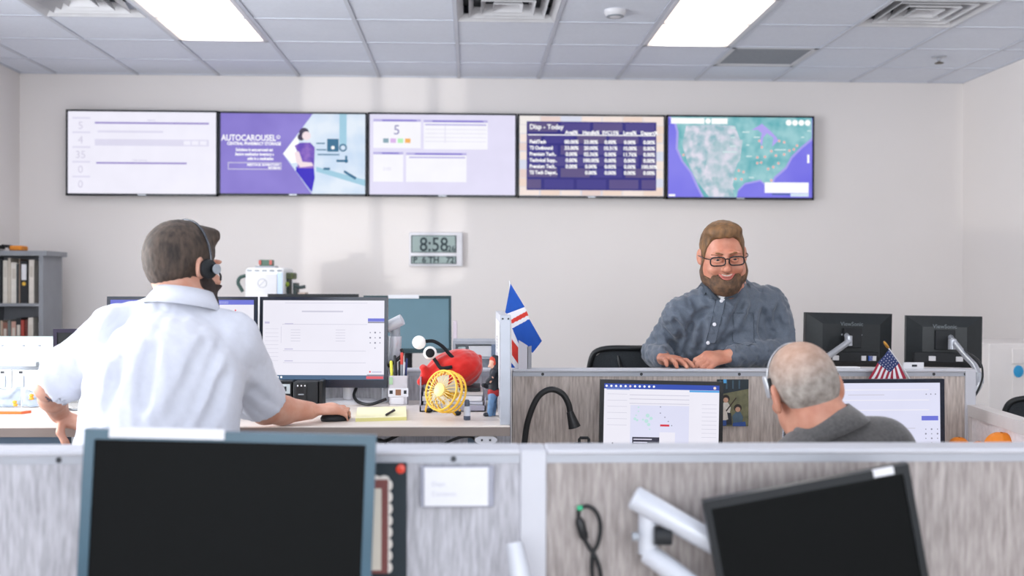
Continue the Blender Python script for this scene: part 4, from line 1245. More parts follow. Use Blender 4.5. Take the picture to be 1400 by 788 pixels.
# letter tray with papers, red plush hat
ty = 3.78
a, b = W(574, 505, ty), W(664, 563, ty)
TRAYM = mat('lilac_tray_plastic', '#c6c5d9', 0.3, trans=0.35, var=0.02)
t = thing('letter_tray', 'pale lilac letter tray holding papers under the red plush hat', 'letter tray', ((a[0] + b[0]) / 2, ty + 0.13, DZ))
MB().span((a[0], ty, DZ), (b[0], ty + 0.28, DZ + 0.004)).span((a[0], ty, DZ), (b[0], ty + 0.004, DZ + 0.022)).span((a[0], ty, DZ), (a[0] + 0.004, ty + 0.28, a[2] - 0.03)).span((b[0] - 0.004, ty, DZ), (b[0], ty + 0.28, DZ + 0.05)).build('shell', TRAYM, t)
zt_ = DZ + 0.006
for k, (hh, dx) in enumerate(((0.018, 0.0), (0.012, 0.004), (0.02, -0.003), (0.015, 0.003))):
    tag(MB().span((a[0] + 0.008 + max(0, dx), ty + 0.008 + 0.004 * k, zt_), (b[0] - 0.010 + min(0, dx), ty + 0.26, zt_ + hh - 0.002), bev=0.001, seg=1).build('paper_stack', mat('paper_stack_%d' % k, ('#e9e7ea', '#dcdde6', '#efeef0', '#e3dedd')[k], 0.85, color2=('#cfccd2', '#b9bcc9', '#dedde2', '#cfc9c8')[k], scale=30, stretch=(0.2, 0.2, 14))),
        'paper bundle in the lilac tray, %s' % ('lowest of the four', 'second from the bottom', 'third from the bottom', 'topmost of the four')[k], 'paper', 'papers in the lilac tray')
    zt_ += hh
HATZ = zt_
tag(MB().span((W(636, 530, ty)[0], ty + 0.01, HATZ), (W(657, 530, ty)[0], ty + 0.2, HATZ + 0.012), bev=0.002).build('black_folder', BLACKM), 'black folder corner sticking out below the red plush hat', 'folder')

# fan
fc = W(609, 535.5, 3.56)
fn = nrm((-0.62, -0.74, 0.24))
fu = nrm(np.cross((0, 0, 1), fn))
fv = np.cross(fn, fu)
YF_ = mat('yellow_enamel', '#f0bd35', 0.35, var=0.05)
YFL = mat('pale_yellow_enamel', '#f3d684', 0.35, var=0.05)
t = thing('desk_fan', 'small yellow metal desk fan in front of the red plush hat', 'fan', (fc[0], fc[1], DZ))
Rf = 0.066


def fring(r, d, n=36):
    return [fc + fn * d + r * (math.cos(2 * PI * k / n) * fu + math.sin(2 * PI * k / n) * fv) for k in range(n + 1)]


MB().tube(fring(Rf, 0.022), 0.0036, 8, False).tube(fring(Rf + 0.002, -0.002), 0.0045, 8, False).tube(fring(Rf, -0.026), 0.0036, 8, False).build('cage_rings', YF_, t, smooth=True)
for k in range(28):
    a_ = 2 * PI * k / 28
    e = math.cos(a_) * fu + math.sin(a_) * fv
    MB().tube([fc + fn * 0.030 + e * 0.02, fc + fn * 0.030 + e * 0.045, fc + fn * 0.022 + e * Rf, fc - fn * 0.026 + e * Rf], 0.0012, 5).build('cage_wire', YFL, t)
MB().lathe([(0.0, 0.027), (0.022, 0.027), (0.022, 0.033), (0.015, 0.035), (0.0, 0.036)], fc, n=24, axis=tuple(fn)).build('hub_badge', YFL, t, smooth=True)
for k in range(4):
    a_ = 2 * PI * k / 4 + 0.4
    pts = []
    for i in range(5):
        row = []
        for j in range(5):
            r_, b_ = 0.012 + 0.045 * i / 4, a_ + (j / 4 - 0.5) * (0.9 - 0.05 * i)
            row.append(fc + r_ * (math.cos(b_) * fu + math.sin(b_) * fv) + fn * ((j / 4 - 0.5) * 0.02 + 0.003))
        pts.append(row)
    MB().sheet(pts).build('blade', mat('fan_blade_silver', '#d9d9d2', 0.3, metal=0.3), t, smooth=True)
MB().lathe([(0.012, -0.01), (0.012, 0.012)], fc, n=16, axis=tuple(fn)).lathe([(0.018, -0.05), (0.022, -0.03), (0.022, -0.012)], fc, n=18, axis=tuple(fn)).build('motor', YF_, t, smooth=True)
for k in range(8):
    e = math.cos(2 * PI * k / 8) * fu + math.sin(2 * PI * k / 8) * fv
    MB().tube([fc - fn * 0.032 + e * 0.02, fc - fn * 0.026 + e * Rf], 0.0012, 5).build('rear_wire', YF_, t)
l0, l1 = Zp(582, 565, DZ), Zp(621, 569, DZ)
for sgn, g in ((-1, l0), (1, l1)):
    hp = fc + fu * Rf * (1 if np.dot(fu, g - fc) > 0 else -1)
    back = np.array([g[0] + 0.02, g[1] + 0.11, DZ + 0.008])
    MB().tube(arc([hp, (hp + g) / 2 + np.array([0, 0, 0.005]), g + np.array([0, 0, 0.008]), g * 0.6 + back * 0.4, back]), 0.0036, 8).build('stand_leg', YF_, t, smooth=True)
    MB().ball(g + np.array([0.012, 0.01, 0.008]), (0.012, 0.008, 0.008), 12, 8).build('rubber_foot', BLACKM, t, smooth=True)
# small bottle
p = Zp(638.5, 574.5, DZ)
t = thing('small_bottle', 'tiny bottle with a grey cap beside the yellow fan', 'bottle', (p[0], p[1], DZ))
MB().lathe([(0.0, 0), (0.0105, 0), (0.0115, 0.003), (0.0115, 0.014), (0.0, 0.014)], (p[0], p[1], DZ), n=18).build('base', mat('slate_cap', '#4d5668', 0.4), t, smooth=True)
MB().lathe([(0.011, 0.014), (0.011, 0.042), (0.008, 0.046)], (p[0], p[1], DZ), n=18).build('label_sleeve', mat('bottle_sleeve', '#c9cdd8', 0.3), t, smooth=True)
MB().lathe([(0.0088, 0.046), (0.0088, 0.06), (0.006, 0.067), (0.0, 0.068)], (p[0], p[1], DZ), n=18).build('cap', mat('slate_cap', '#4d5668', 0.4), t, smooth=True)
# tray / shelf and papers beyond, right of the far monitor
oy = 4.55
a, b = W(619, 467, oy), W(678, 545, oy)
t = thing('desk_organizer', 'grey-topped desk organizer beyond the partition behind the red plush hat', 'organizer', ((a[0] + b[0]) / 2, oy + 0.1, 0.72))
MB().span((a[0], oy, a[2] - 0.012), (b[0], oy + 0.25, a[2])).build('top_shelf', mat('organizer_grey', '#a9adb6', 0.5), t)
MB().span((a[0], oy + 0.05, 0.75), (b[0], oy + 0.25, a[2] - 0.012)).build('back_panel', mat('organizer_pale', '#d5dae2', 0.6), t)
MB().span((b[0] - 0.02, oy, 0.75), (b[0], oy + 0.2, a[2] - 0.012)).build('side_panel', mat('organizer_blue', '#6f7d94', 0.5), t)
MB().span((a[0], oy, 0.75), (a[0] + 0.012, oy + 0.2, a[2] - 0.012)).build('side_panel', mat('organizer_grey', '#a9adb6'), t)
zz = W(650, 488, oy)[2]
MB().span((a[0] + 0.012, oy, zz - 0.01), (b[0] - 0.02, oy + 0.2, zz)).build('shelf', mat('organizer_grey', '#a9adb6'), t)
MB().span((a[0], oy, 0.72), (b[0], oy + 0.25, 0.75)).build('base', mat('organizer_grey', '#a9adb6'), t)
MB().span((a[0] + 0.02, oy + 0.05, 0), (a[0] + 0.06, oy + 0.2, 0.72)).span((b[0] - 0.06, oy + 0.05, 0), (b[0] - 0.02, oy + 0.2, 0.72)).build('pedestal', GREYP, t)
a3, b3 = W(641, 473, oy + 0.02), W(672, 487, oy + 0.02)
tag(MB().span((a3[0], oy + 0.005, zz), (b3[0], oy + 0.045, a3[2]), bev=0.002).build('paper_stack', PAPER), 'white paper stack on the grey organizer shelf', 'paper')
a3, b3 = W(626, 474, oy + 0.02), W(637, 487, oy + 0.02)
tag(MB().span((a3[0], oy + 0.005, zz), (b3[0], oy + 0.045, a3[2]), bev=0.004).build('card_box', mat('pale_green_card', '#b9c6c6', 0.6)), 'pale green card box on the grey organizer shelf', 'box')
a3, b3 = W(619.5, 440, 5.7), W(624.5, 470, 5.7)
tag(MB().span((a3[0], 5.7, 0.75), (b3[0], 5.85, a3[2])).build('pink_binder', mat('pale_pink_card', '#d9ccd6', 0.6)), 'pale pink folder standing right of the far teal monitor', 'folder')

# flags
FB = mat('flag_blue', '#1550b0', 0.75, var=0.12, scale=14)
FR = mat('flag_red', '#d2372c', 0.75, var=0.08, scale=14)
FWm = mat('flag_white', '#ecebf0', 0.75, var=0.03, scale=14)
fy_ = 4.22
tip = W(697, 384, fy_)
t = thing('small_flag', 'small blue flag with a red and white cross on the partition rail', 'flag', (W(706, 503, fy_)[0], fy_, PT))
MB().tube([tip, W(701, 440, fy_ + 0.004), W(706, 502, fy_ + 0.006)], 0.003, 8).build('pole', WHITEP, t, smooth=True)


def cloth(name, mm, outline_px, y, n=8, amp=0.008, th=0.0):
    """quad of cloth given by four photograph corners (tl, tr, br, bl) with gentle folds"""
    P = [W(*q, y) for q in outline_px]
    g = []
    for i in range(n + 1):
        u = i / n
        row = []
        for j in range(n + 1):
            v = j / n
            p_ = (P[0] * (1 - u) + P[1] * u) * (1 - v) + (P[3] * (1 - u) + P[2] * u) * v
            p_ = p_ + np.array([0, amp * math.sin(p_[0] * 90 + p_[2] * 55), 0])
            row.append(p_)
        g.append(row)
    return g


for mm, quads in ((FB, [[(698, 388), (717.5, 420), (691, 430), (690.5, 428)], [(700, 449.5), (723.5, 436), (741, 466.5), (728, 483)], [(701, 451), (720, 470), (727, 487), (709, 470)], [(699, 496), (704.5, 503), (700, 503), (699, 503)]]),
                  (FWm, [[(691, 430), (717.5, 420), (720, 426), (699, 437.5)], [(699, 443), (722, 431), (724, 436.5), (700, 449.5)], [(699.5, 449), (709, 470), (709, 476), (699.5, 464)], [(699.5, 484), (708, 497), (709, 503), (703, 503)]]),
                  (FR, [[(699, 437), (720, 425.5), (722.5, 431.5), (699.5, 443.5)], [(699.5, 463), (708.5, 474), (708.5, 498), (700, 486)]])):
    for q in quads:
        MB().sheet(cloth('', None, q, fy_ - 0.006, 6, 0.003)).build({'flag_blue': 'blue_cloth', 'flag_white': 'white_stripe', 'flag_red': 'red_stripe'}[mm.name], mm, t, smooth=True)
a, b = W(709, 465, 4.19), W(727, 503, 4.19)
t = thing('brochure_holder', 'white upright brochure holder in front of the blue flag', 'holder', ((a[0] + b[0]) / 2, 4.2, PT))
FROST = mat('frosted_white_plastic', '#dedbe4', 0.35, trans=0.2, var=0.02)
zc_ = PT
MB().add([(a[0], 4.18, zc_), (b[0] - 0.016, 4.18, zc_), (b[0] - 0.016, 4.18, a[2] - 0.022), (a[0], 4.18, a[2]), (a[0], 4.183, zc_), (b[0] - 0.016, 4.183, zc_), (b[0] - 0.016, 4.183, a[2] - 0.022), (a[0], 4.183, a[2])],
         [(0, 1, 2, 3), (4, 5, 6, 7), (0, 1, 5, 4), (1, 2, 6, 5), (2, 3, 7, 6), (3, 0, 4, 7)]).build('front_plate', FROST, t)
MB().add([(b[0] - 0.016, 4.18, zc_), (b[0], 4.21, zc_), (b[0], 4.21, a[2] - 0.024), (b[0] - 0.016, 4.18, a[2] - 0.026), (b[0] - 0.018, 4.18, zc_), (b[0] - 0.002, 4.21, zc_), (b[0] - 0.002, 4.21, a[2] - 0.024), (b[0] - 0.018, 4.18, a[2] - 0.026)],
         [(0, 1, 2, 3), (4, 5, 6, 7), (0, 1, 5, 4), (1, 2, 6, 5), (2, 3, 7, 6), (3, 0, 4, 7)]).build('side_plate', mat('frosted_grey_plastic', '#b9bcc4', 0.35, trans=0.2), t)

fy_ = 4.11
t = thing('small_flag', 'small striped flag with stars on a gold-tipped stick above the right monitor', 'flag', tuple(W(1240, 520, fy_)))
MB().tube([W(1214, 475, fy_), W(1236, 506, fy_), W(1246, 522, fy_)], 0.003, 8).build('stick', WHITEP, t, smooth=True)
MB().tube([W(1208.5, 467, fy_), W(1210, 469.5, fy_), W(1213, 474, fy_), W(1215, 476, fy_)], [0.003, 0.0055, 0.006, 0.004], 10).build('gold_tip', mat('gilded_tip', '#b8863a', 0.35, metal=0.6), t, smooth=True)
USB, USR = mat('star_blue', '#33406f', 0.75), mat('stripe_red', '#a62c43', 0.75, var=0.06)
MB().sheet(cloth('', None, [(1215.5, 478), (1229.5, 497), (1216.5, 509.5), (1200, 496.5)], fy_ - 0.005, 6, 0.002)).build('star_field', USB, t, smooth=True)
P4 = [W(*q, fy_ - 0.008) for q in ((1215.5, 478), (1229.5, 497), (1216.5, 509.5), (1200, 496.5))]
for i in range(5):
    for j in range(6):
        u, v = (i + 0.5 + 0.25 * (j % 2)) / 5.5, (j + 0.5) / 6
        p_ = (P4[0] * (1 - u) + P4[1] * u) * (1 - v) + (P4[3] * (1 - u) + P4[2] * u) * v
        star = [(0.0022 * (1 if q % 2 == 0 else 0.42) * math.sin(q * PI / 5), 0.0022 * (1 if q % 2 == 0 else 0.42) * math.cos(q * PI / 5)) for q in range(10)]
        MB().prism(star, p_, (1, 0, 0), (0, 0, 1), (0, -1, 0), 0.0006).build('star', FWm, t)
for k in range(7):          # left panel under the canton, stripes slanting up to the right
    f0, f1 = k / 7, (k + 1) / 7
    A0, A1 = np.array((1200, 496.5)), np.array((1216.5, 509.5))
    B0, B1 = np.array((1187, 519)), np.array((1212, 524))
    q = [A0 + (A1 - A0) * f0, A0 + (A1 - A0) * f1, B0 + (B1 - B0) * f1, B0 + (B1 - B0) * f0]
    MB().sheet(cloth('', None, [tuple(z) for z in q], fy_ - 0.005, 5, 0.002)).build('stripe', USR if k % 2 == 0 else FWm, t, smooth=True)
for k in range(6):          # right panel
    f0, f1 = k / 6, (k + 1) / 6
    A0, A1 = np.array((1216.5, 509.5)), np.array((1229.5, 497))
    B0, B1 = np.array((1212, 524)), np.array((1239.5, 518))
    q = [A0 + (A1 - A0) * f0, A0 + (A1 - A0) * f1, B0 + (B1 - B0) * f1, B0 + (B1 - B0) * f0]
    MB().sheet(cloth('', None, [tuple(z) for z in q], fy_ - 0.006, 5, 0.002)).build('stripe', FWm if k % 2 == 0 else USR, t, smooth=True)
a, b = W(1235, 497.5, 4.2), W(1263, 504, 4.2)
t = thing('name_card', 'small white card standing on the partition rail beside the striped flag', 'card', ((a[0] + b[0]) / 2, 4.2, PT))
MB().span((a[0], 4.2, PT), (b[0], 4.203, PT + 0.025)).build('card', PAPER, t)
MB().span((a[0] + 0.035, 4.1985, PT + 0.008), (a[0] + 0.055, 4.2, PT + 0.016)).build('print', INKD, t)
a, b = W(1113, 500, 4.2), W(1175, 505, 4.2)
tag(MB().span((a[0], 4.19, PT), (b[0], 4.23, PT + 0.007), bev=0.002).build('paper_strip', PAPER), 'white paper strip lying on the partition rail behind the grey-haired man', 'paper')

# ------------------------------------------------------------------ things at the grey-haired man's desk
gy = 4.02
GB = mat('gooseneck_black', '#17181a', 0.4)
t = thing('gooseneck_lamp', 'black gooseneck desk lamp before the brown partition', 'lamp', (W(717, 640, gy)[0], gy, 0.75))
pts = arc([(W(716, 640, gy)[0], gy, 0.765), W(717, 606, gy), W(722, 575, gy), W(735, 544, gy), W(752, 533, gy), W(768, 538, gy), W(777, 552, gy), W(780, 566, gy)], 6)
MB().tube(pts, 0.0115, 12).build('gooseneck', GB, t, smooth=True)
h0, h1 = W(779, 563, gy), W(786, 586, gy)
hd = nrm(h1 - h0)
MB().lathe([(0.0, -0.002), (0.013, 0.0), (0.016, 0.02), (0.022, 0.055), (0.024, 0.062), (0.019, 0.064), (0.0, 0.060)], h0, n=22, axis=tuple(hd)).build('lamp_head', GB, t, smooth=True)
MB().lathe([(0.0, 0), (0.075, 0), (0.075, 0.012), (0.06, 0.018), (0.0, 0.018)], (W(716, 640, gy)[0], gy, 0.75), n=30).build('base', GB, t, smooth=True)
a, b = W(792, 599, 4.0), W(805, 612, 4.0)
m = MB().tube([(a[0], 4.0, 0.80), (a[0], 4.0, a[2] - 0.006), (a[0] + 0.004, 4.0, a[2]), (b[0] - 0.004, 4.0, a[2]), (b[0], 4.0, a[2] - 0.006), (b[0], 4.0, 0.80)], 0.0055, 8)
t = thing('tape_dispenser', 'small black loop-shaped handle left of the blue-toolbar monitor', 'desk accessory', ((a[0] + b[0]) / 2, 4.0, 0.75))
m.build('handle', BLACKM, t, smooth=True)
MB().span((a[0] - 0.02, 3.96, 0.75), (b[0] + 0.02, 4.04, 0.80), bev=0.01).build('body', BLACKM, t)
# pinned photo
py_ = my0 + 0.004
a, b = W(980, 519, py_ - 0.004), W(1023, 583, py_ - 0.004)
t = thing('pinned_photo', 'colour photo of two people on grass pinned to the brown partition', 'photograph', ((a[0] + b[0]) / 2, py_, b[2]))
ph = MB().span((a[0], py_ - 0.006, b[2]), (b[0], py_ - 0.003, a[2])).build('print', mat('photo_grass', '#7d7a5a', 0.4, color2='#5c5d45', scale=40), t)
s = Sheet((a[0], py_ - 0.0062, a[2]), (b[0] - a[0], 0, 0), (0, 0, b[2] - a[2]), (0, -1, 0), ph)


def pm(n, c):
    return mat('photo_' + n, c, 0.4, var=0.12, scale=60)


s.poly('photo_backdrop', pm('dark', '#1d2a33'), [(0, 0), (1, 0), (1, 0.2), (0, 0.33)])
for k in range(4):
    s.rect('photo_backdrop', pm('slate', '#37505f'), 0.08 + 0.2 * k, 0.02, 0.13 + 0.2 * k, 0.2, 0.0013)
s.rect('photo_detail', pm('blue', '#4aa0d8'), 0.2, 0.0, 0.3, 0.08, 0.0014)
for (hx, hy, bx, by_, cc) in ((0.28, 0.42, 0.27, 0.62, '#d8d2c8'), (0.66, 0.62, 0.66, 0.82, '#4a6070')):
    s.disc('photo_hair', pm('hair', '#2a211d'), hx, hy - 0.01, 0.085, 0.0014)
    s.disc('photo_face', pm('skin', '#c79a80'), hx, hy + 0.02, 0.055, 0.0018)
    s.poly('photo_clothes', pm('cloth' + cc[1:3], cc), [(bx - 0.17, by_ - 0.04), (bx - 0.05, by_ - 0.13), (bx + 0.08, by_ - 0.13), (bx + 0.17, by_ - 0.02), (bx + 0.12, by_ + 0.17), (bx - 0.13, by_ + 0.17)], 0.0012)
s.poly('photo_detail', pm('stick', '#3a2c22'), [(0.28, 0.66), (0.30, 0.69), (0.62, 0.40), (0.60, 0.38)], 0.002)
s.poly('photo_clothes', pm('pale', '#cfc6ba'), [(0.02, 0.68), (0.3, 0.62), (0.36, 0.85), (0.1, 0.92)], 0.0014)
s.rect('photo_clothes', pm('denim', '#2b4a8a'), 0.1, 0.87, 0.3, 0.99, 0.0016)
s.poly('photo_clothes', pm('ink', '#20242c'), [(0.3, 0.7), (0.45, 0.72), (0.48, 0.97), (0.3, 0.97)], 0.0013)
s.poly('photo_clothes', pm('denim', '#2b4a8a'), [(0.5, 0.93), (0.9, 0.9), (0.92, 1.0), (0.5, 1.0)], 0.0016)
s.done()
# bottle behind the head
p = W(1082, 595, 3.85)
t = thing('water_bottle', 'clear drinking bottle left of the grey-haired man\'s neck', 'bottle', (p[0], 3.85, 0.75))
MB().lathe([(0.0, 0), (0.03, 0), (0.032, 0.01), (0.03, 0.08), (0.032, 0.1), (0.03, 0.13), (0.014, 0.155), (0.013, 0.165)], (p[0], 3.85, 0.75), n=20).build('body', CLEAR, t, smooth=True)
MB().lathe([(0.0, 0), (0.016, 0), (0.016, 0.016), (0.0, 0.016)], (p[0], 3.85, 0.915), n=18).build('cap', WHITEP, t, smooth=True)
# orange pumpkins
ORG = mat('pumpkin_orange', '#f08a1e', 0.45, var=0.08, scale=10)
for (px, py, y, r, lab) in ((1369, 612, 3.80, 0.060, 'large orange toy pumpkin at the right, before the low return partition'), (1311, 614, 4.0, 0.038, 'small orange toy pumpkin beside the right monitor'), (1338, 612, 4.03, 0.026, 'tiny orange toy pumpkin between the two others')):
    p = W(px, py, y)
    t = thing('toy_pumpkin', lab, 'pumpkin', (p[0], y, 0.75), group='orange toy pumpkins')
    n, mth = 48, 16
    vs, fs = [], []
    hz = max(r * 0.95, (p[2] - 0.75))
    for i in range(mth + 1):
        a_ = PI * i / mth
        for k in range(n):
            b_ = 2 * PI * k / n
            rr = r * math.sin(a_) * (1 - 0.06 * abs(math.cos(4 * b_)) ** 4)
            vs.append((p[0] + rr * math.cos(b_), y + rr * math.sin(b_), 0.75 + hz + (hz if math.cos(a_) < 0 else r * 0.95) * math.cos(a_) * (1 - 0.10 * math.exp(-(math.sin(a_) / 0.25) ** 2))))
    for i in range(mth):
        for k in range(n):
            fs.append((i * n + k, (i + 1) * n + k, (i + 1) * n + (k + 1) % n, i * n + (k + 1) % n))
    MB().add(vs, fs).build('rind', ORG, t, smooth=2)
    MB().tube([(p[0], y, 0.75 + hz + r * 0.80), (p[0] + 0.002, y, 0.75 + hz + r * 0.92)], r * 0.09, 8).build('stem', mat('pumpkin_stem', '#c0701c', 0.6), t)

# cabinet against the right wall
cyy = 6.3
a = W(1352, 470, cyy)
t = thing('filing_cabinet', 'white filing cabinet with a blue round magnet by the right wall', 'cabinet', ((a[0] + XR) / 2, cyy + 0.3, 0))
CABW = mat('cabinet_white', '#ebe6e4', 0.45, var=0.02)
MB().span((a[0], cyy, 0), (XR - 0.01, cyy + 0.6, a[2]), bev=0.006).build('body', CABW, t)
zt_ = a[2] - 0.03
while zt_ > 0.3:
    MB().span((a[0] + 0.14, cyy - 0.012, zt_ - 0.09 if zt_ > a[2] - 0.05 else zt_ - 0.27), (XR - 0.03, cyy + 0.001, zt_), bev=0.003).build('drawer', CABW, t)
    zt_ -= 0.10 if zt_ > a[2] - 0.05 else 0.28
p = W(1392, 508, cyy - 0.014)
MB().lathe([(0.0, 0), (0.036, 0), (0.036, 0.008), (0.0, 0.012)], p, n=24, axis=(0, -1, 0), sc=(0.8, 1.0)).build('blue_magnet', mat('blue_magnet', '#2f9bd0', 0.35), t, smooth=True)

# left end of the raised desk: white storage unit, plastic packs, tape, bottle
ly = 4.20
a, b = W(-60, 464, ly), W(124, 545, ly)
t = thing('storage_hutch', 'white two-door storage unit at the left end of the raised desk', 'cabinet', ((a[0] + b[0]) / 2, ly + 0.12, DZ - 0.005))
HW = mat('hutch_white', '#eceff2', 0.4, var=0.02)
zt_, zm = a[2], W(40, 503, ly)[2]
MB().span((a[0], ly, DZ - 0.2), (b[0], ly + 0.26, DZ)).build('lower_box', HW, t)
MB().span((a[0], ly + 0.24, DZ), (b[0], ly + 0.26, zt_)).build('back_panel', HW, t)
MB().span((a[0], ly - 0.005, zt_ - 0.018), (b[0], ly + 0.26, zt_)).build('top_panel', mat('hutch_top_pale_green', '#d5e2de', 0.4), t)
MB().span((a[0], ly, zm - 0.006), (b[0], ly + 0.24, zm + 0.006)).build('shelf', GREYP, t)
MB().span((a[0], ly + 0.001, zm + 0.006), (b[0], ly + 0.012, zt_ - 0.018)).build('upper_flap', HW, t)
for p0, p1 in ((-58, 16.5), (18, 122)):
    xa, xb = W(p0, 520, ly)[0], W(p1, 520, ly)[0]
    dr = MB().span((xa, ly - 0.008, DZ + 0.003), (xb, ly + 0.004, zm - 0.008), bev=0.002).build('door', HW, t)
    xk = W(5 if p0 < 0 else 30, 518, ly)[0]
    MB().span((xk - 0.018, ly - 0.013, zm - 0.075), (xk + 0.012, ly - 0.007, zm - 0.03), bev=0.002).build('label_holder', mat('label_blue_grey', '#b4c0cf', 0.5), dr)
    MB().box((xk - 0.0, ly - 0.012, zm - 0.017), (0.010, 0.01, 0.007)).build('lock', SCREW, dr)
for px in (3, 32, 54):
    p = W(px, 473, ly)
    MB().box((p[0], ly, p[2]), (0.008, 0.006, 0.006)).build('screw', GREYP, t)
a3, b3 = W(30, 497, ly), W(54, 503, ly)
tag(MB().span((a3[0], ly - 0.03, zm + 0.0065), (b3[0], ly + 0.0005, zm + 0.024), bev=0.003).build('grey_pad', mat('grey_pad', '#b9bfc4', 0.7)), 'grey pad resting on the white storage unit\'s ledge', 'pad')
GOLD = mat('orange_fish_snack', '#f0a63a', 0.6)
PK = mat('clear_pack_film', '#dbe7f4', 0.15, trans=0.7, ior=1.15, var=0.03, scale=40, bump=0.6, bscale=60)
for (px0, px1, py0, fish, lab) in ((-18, 28, 531, ((20, 550), (21, 554)), 'clear plastic snack pack at the far left of the desk'), (30, 54, 534, ((43, 541), (43, 545)), 'clear plastic snack pack beside the man\'s left arm')):
    pr = W((px0 + px1) / 2, 553, 3.95)
    x0_, x1_ = W(px0, 550, 3.95)[0], W(px1, 550, 3.95)[0]
    zt_ = W(10, py0, 3.95)[2]
    t = thing('snack_pack', lab, 'snack pack', (pr[0], 3.95, DZ), group='clear snack packs')
    vs, fs = [], []
    n = 10
    for i in range(n + 1):
        for j in range(n + 1):
            u, v = i / n, j / n
            bul = 0.03 * (math.sin(PI * u) * math.sin(PI * v)) ** 0.5 + 0.003 * math.sin(9 * u + 7 * v)
            vs.append((x0_ + (x1_ - x0_) * u, 3.95 - bul, DZ + (zt_ - DZ) * v + 0.004 * math.sin(8 * u)))
    for i in range(n + 1):
        for j in range(n + 1):
            u, v = i / n, j / n
            vs.append((x0_ + (x1_ - x0_) * u, 3.955 + 0.02 * math.sin(PI * u) * math.sin(PI * v), DZ + (zt_ - DZ) * v + 0.004 * math.sin(8 * u)))
    N = (n + 1) ** 2
    for o_ in (0, N):
        fs += [(o_ + i * (n + 1) + j, o_ + (i + 1) * (n + 1) + j, o_ + (i + 1) * (n + 1) + j + 1, o_ + i * (n + 1) + j + 1) for i in range(n) for j in range(n)]
    MB().add(vs, fs).build('film', PK, t, smooth=True)
    for fx_, fy2 in fish:
        p = W(fx_, fy2, 3.915)
        MB().ball(p, (0.009, 0.004, 0.006), 10, 8).build('orange_print', GOLD, t, smooth=True)
q0, q1 = Zp(-20, 566, DZ), Zp(32, 566, DZ)
t = thing('orange_ruler', 'orange plastic strip lying on the desk at the far left', 'ruler', ((q0[0] + q1[0]) / 2, q0[1], DZ))
MB().span((q0[0], q0[1] - 0.015, DZ), (q1[0], q0[1] + 0.02, DZ + 0.007), bev=0.002).build('strip', mat('orange_plastic', '#f0752a', 0.4), t)
MB().add([(q1[0] - 0.001, q0[1] - 0.015, DZ), (q1[0] + 0.018, q0[1] + 0.02, DZ), (q1[0] - 0.001, q0[1] + 0.02, DZ), (q1[0] - 0.001, q0[1] - 0.015, DZ + 0.009), (q1[0] + 0.018, q0[1] + 0.02, DZ + 0.009), (q1[0] - 0.001, q0[1] + 0.02, DZ + 0.009)],
         [(0, 1, 2), (3, 4, 5), (0, 1, 4, 3), (1, 2, 5, 4), (2, 0, 3, 5)]).build('tip', mat('orange_red_plastic', '#f07a4e', 0.4), t)
p = Zp(99, 563, DZ)
t = thing('water_bottle', 'clear ribbed water bottle beside the white-shirted man\'s left forearm', 'bottle', (p[0], p[1] + 0.05, DZ))
prof = [(0.0, 0), (0.03, 0), (0.033, 0.006)]
for k in range(10):
    prof += [(0.033, 0.012 + 0.012 * k), (0.0305, 0.018 + 0.012 * k)]
prof += [(0.033, 0.14), (0.026, 0.165), (0.013, 0.185), (0.0125, 0.195)]
MB().lathe(prof, (p[0], p[1] + 0.05, DZ), n=24).build('body', CLEAR, t, smooth=True)
MB().lathe([(0.0, 0), (0.015, 0), (0.015, 0.014), (0.0, 0.014)], (p[0], p[1] + 0.05, DZ + 0.195), n=18).build('cap', WHITEP, t, smooth=True)
MB().lathe([(0.0315, 0.05), (0.0338, 0.052), (0.0338, 0.10), (0.0315, 0.102)], (p[0], p[1] + 0.05, DZ), n=24).build('label_wrap', mat('pale_bottle_label', '#e7dfe6', 0.5), t, smooth=True)

# ------------------------------------------------------------------ things pinned to the front partition
py_ = fy0
a, b = W(440, 633, py_), W(556, 800, py_)
t = thing('pinned_board', 'dark navy display card with a scalloped red mat pinned to the front partition', 'display card', ((a[0] + b[0]) / 2, py_, b[2]))
MB().span((a[0], py_ - 0.006, b[2]), (b[0], py_ - 0.001, a[2])).build('backing_card', mat('navy_card', '#16242c', 0.6), t)
r0, r1, rt, rb = a[0] + 0.03, W(531, 700, py_)[0], W(520, 655, py_)[2], W(520, 783, py_)[2]
LACE = mat('white_lace', '#dcd6cf', 0.8)
MAT_ = mat('brick_red_mat', '#7c4a47', 0.7)
m = MB()
for k in range(8):
    zc_ = rt - (rt - rb) * (k + 0.5) / 8
    m.ball((r1 + 0.001, py_ - 0.0075, zc_), (0.008, 0.0015, 0.0115), 12, 6)
for k in range(6):
    m.ball((r0 + (r1 - r0) * (k + 0.5) / 6, py_ - 0.0075, rt + 0.001), (0.011, 0.0015, 0.007), 12, 6)
m.build('scalloped_edge', LACE, t)
MB().span((r0, py_ - 0.010, rb), (r1, py_ - 0.006, rt)).build('mat_board', MAT_, t)
xi = W(522, 700, py_)[0]
MB().span((r0 + 0.015, py_ - 0.012, W(520, 778, py_)[2]), (xi, py_ - 0.010, W(520, 667, py_)[2])).build('cream_sheet', mat('cream_sheet', '#d9d3c6', 0.8), t)
p = W(548.5, 640, py_ - 0.006)
pp = thing('push_pin', 'red push pin at the top corner of the navy display card', 'push pin', tuple(p))
MB().lathe([(0.0, 0), (0.008, 0), (0.006, 0.004), (0.0055, 0.012), (0.009, 0.016), (0.0, 0.018)], p, n=16, axis=(0, -1, 0)).build('head', mat('pin_red', '#d2412f', 0.35), pp, smooth=True)
MB().tube([p, p + np.array([0, 0.006, 0])], 0.0008, 6).build('needle', ALU, pp)
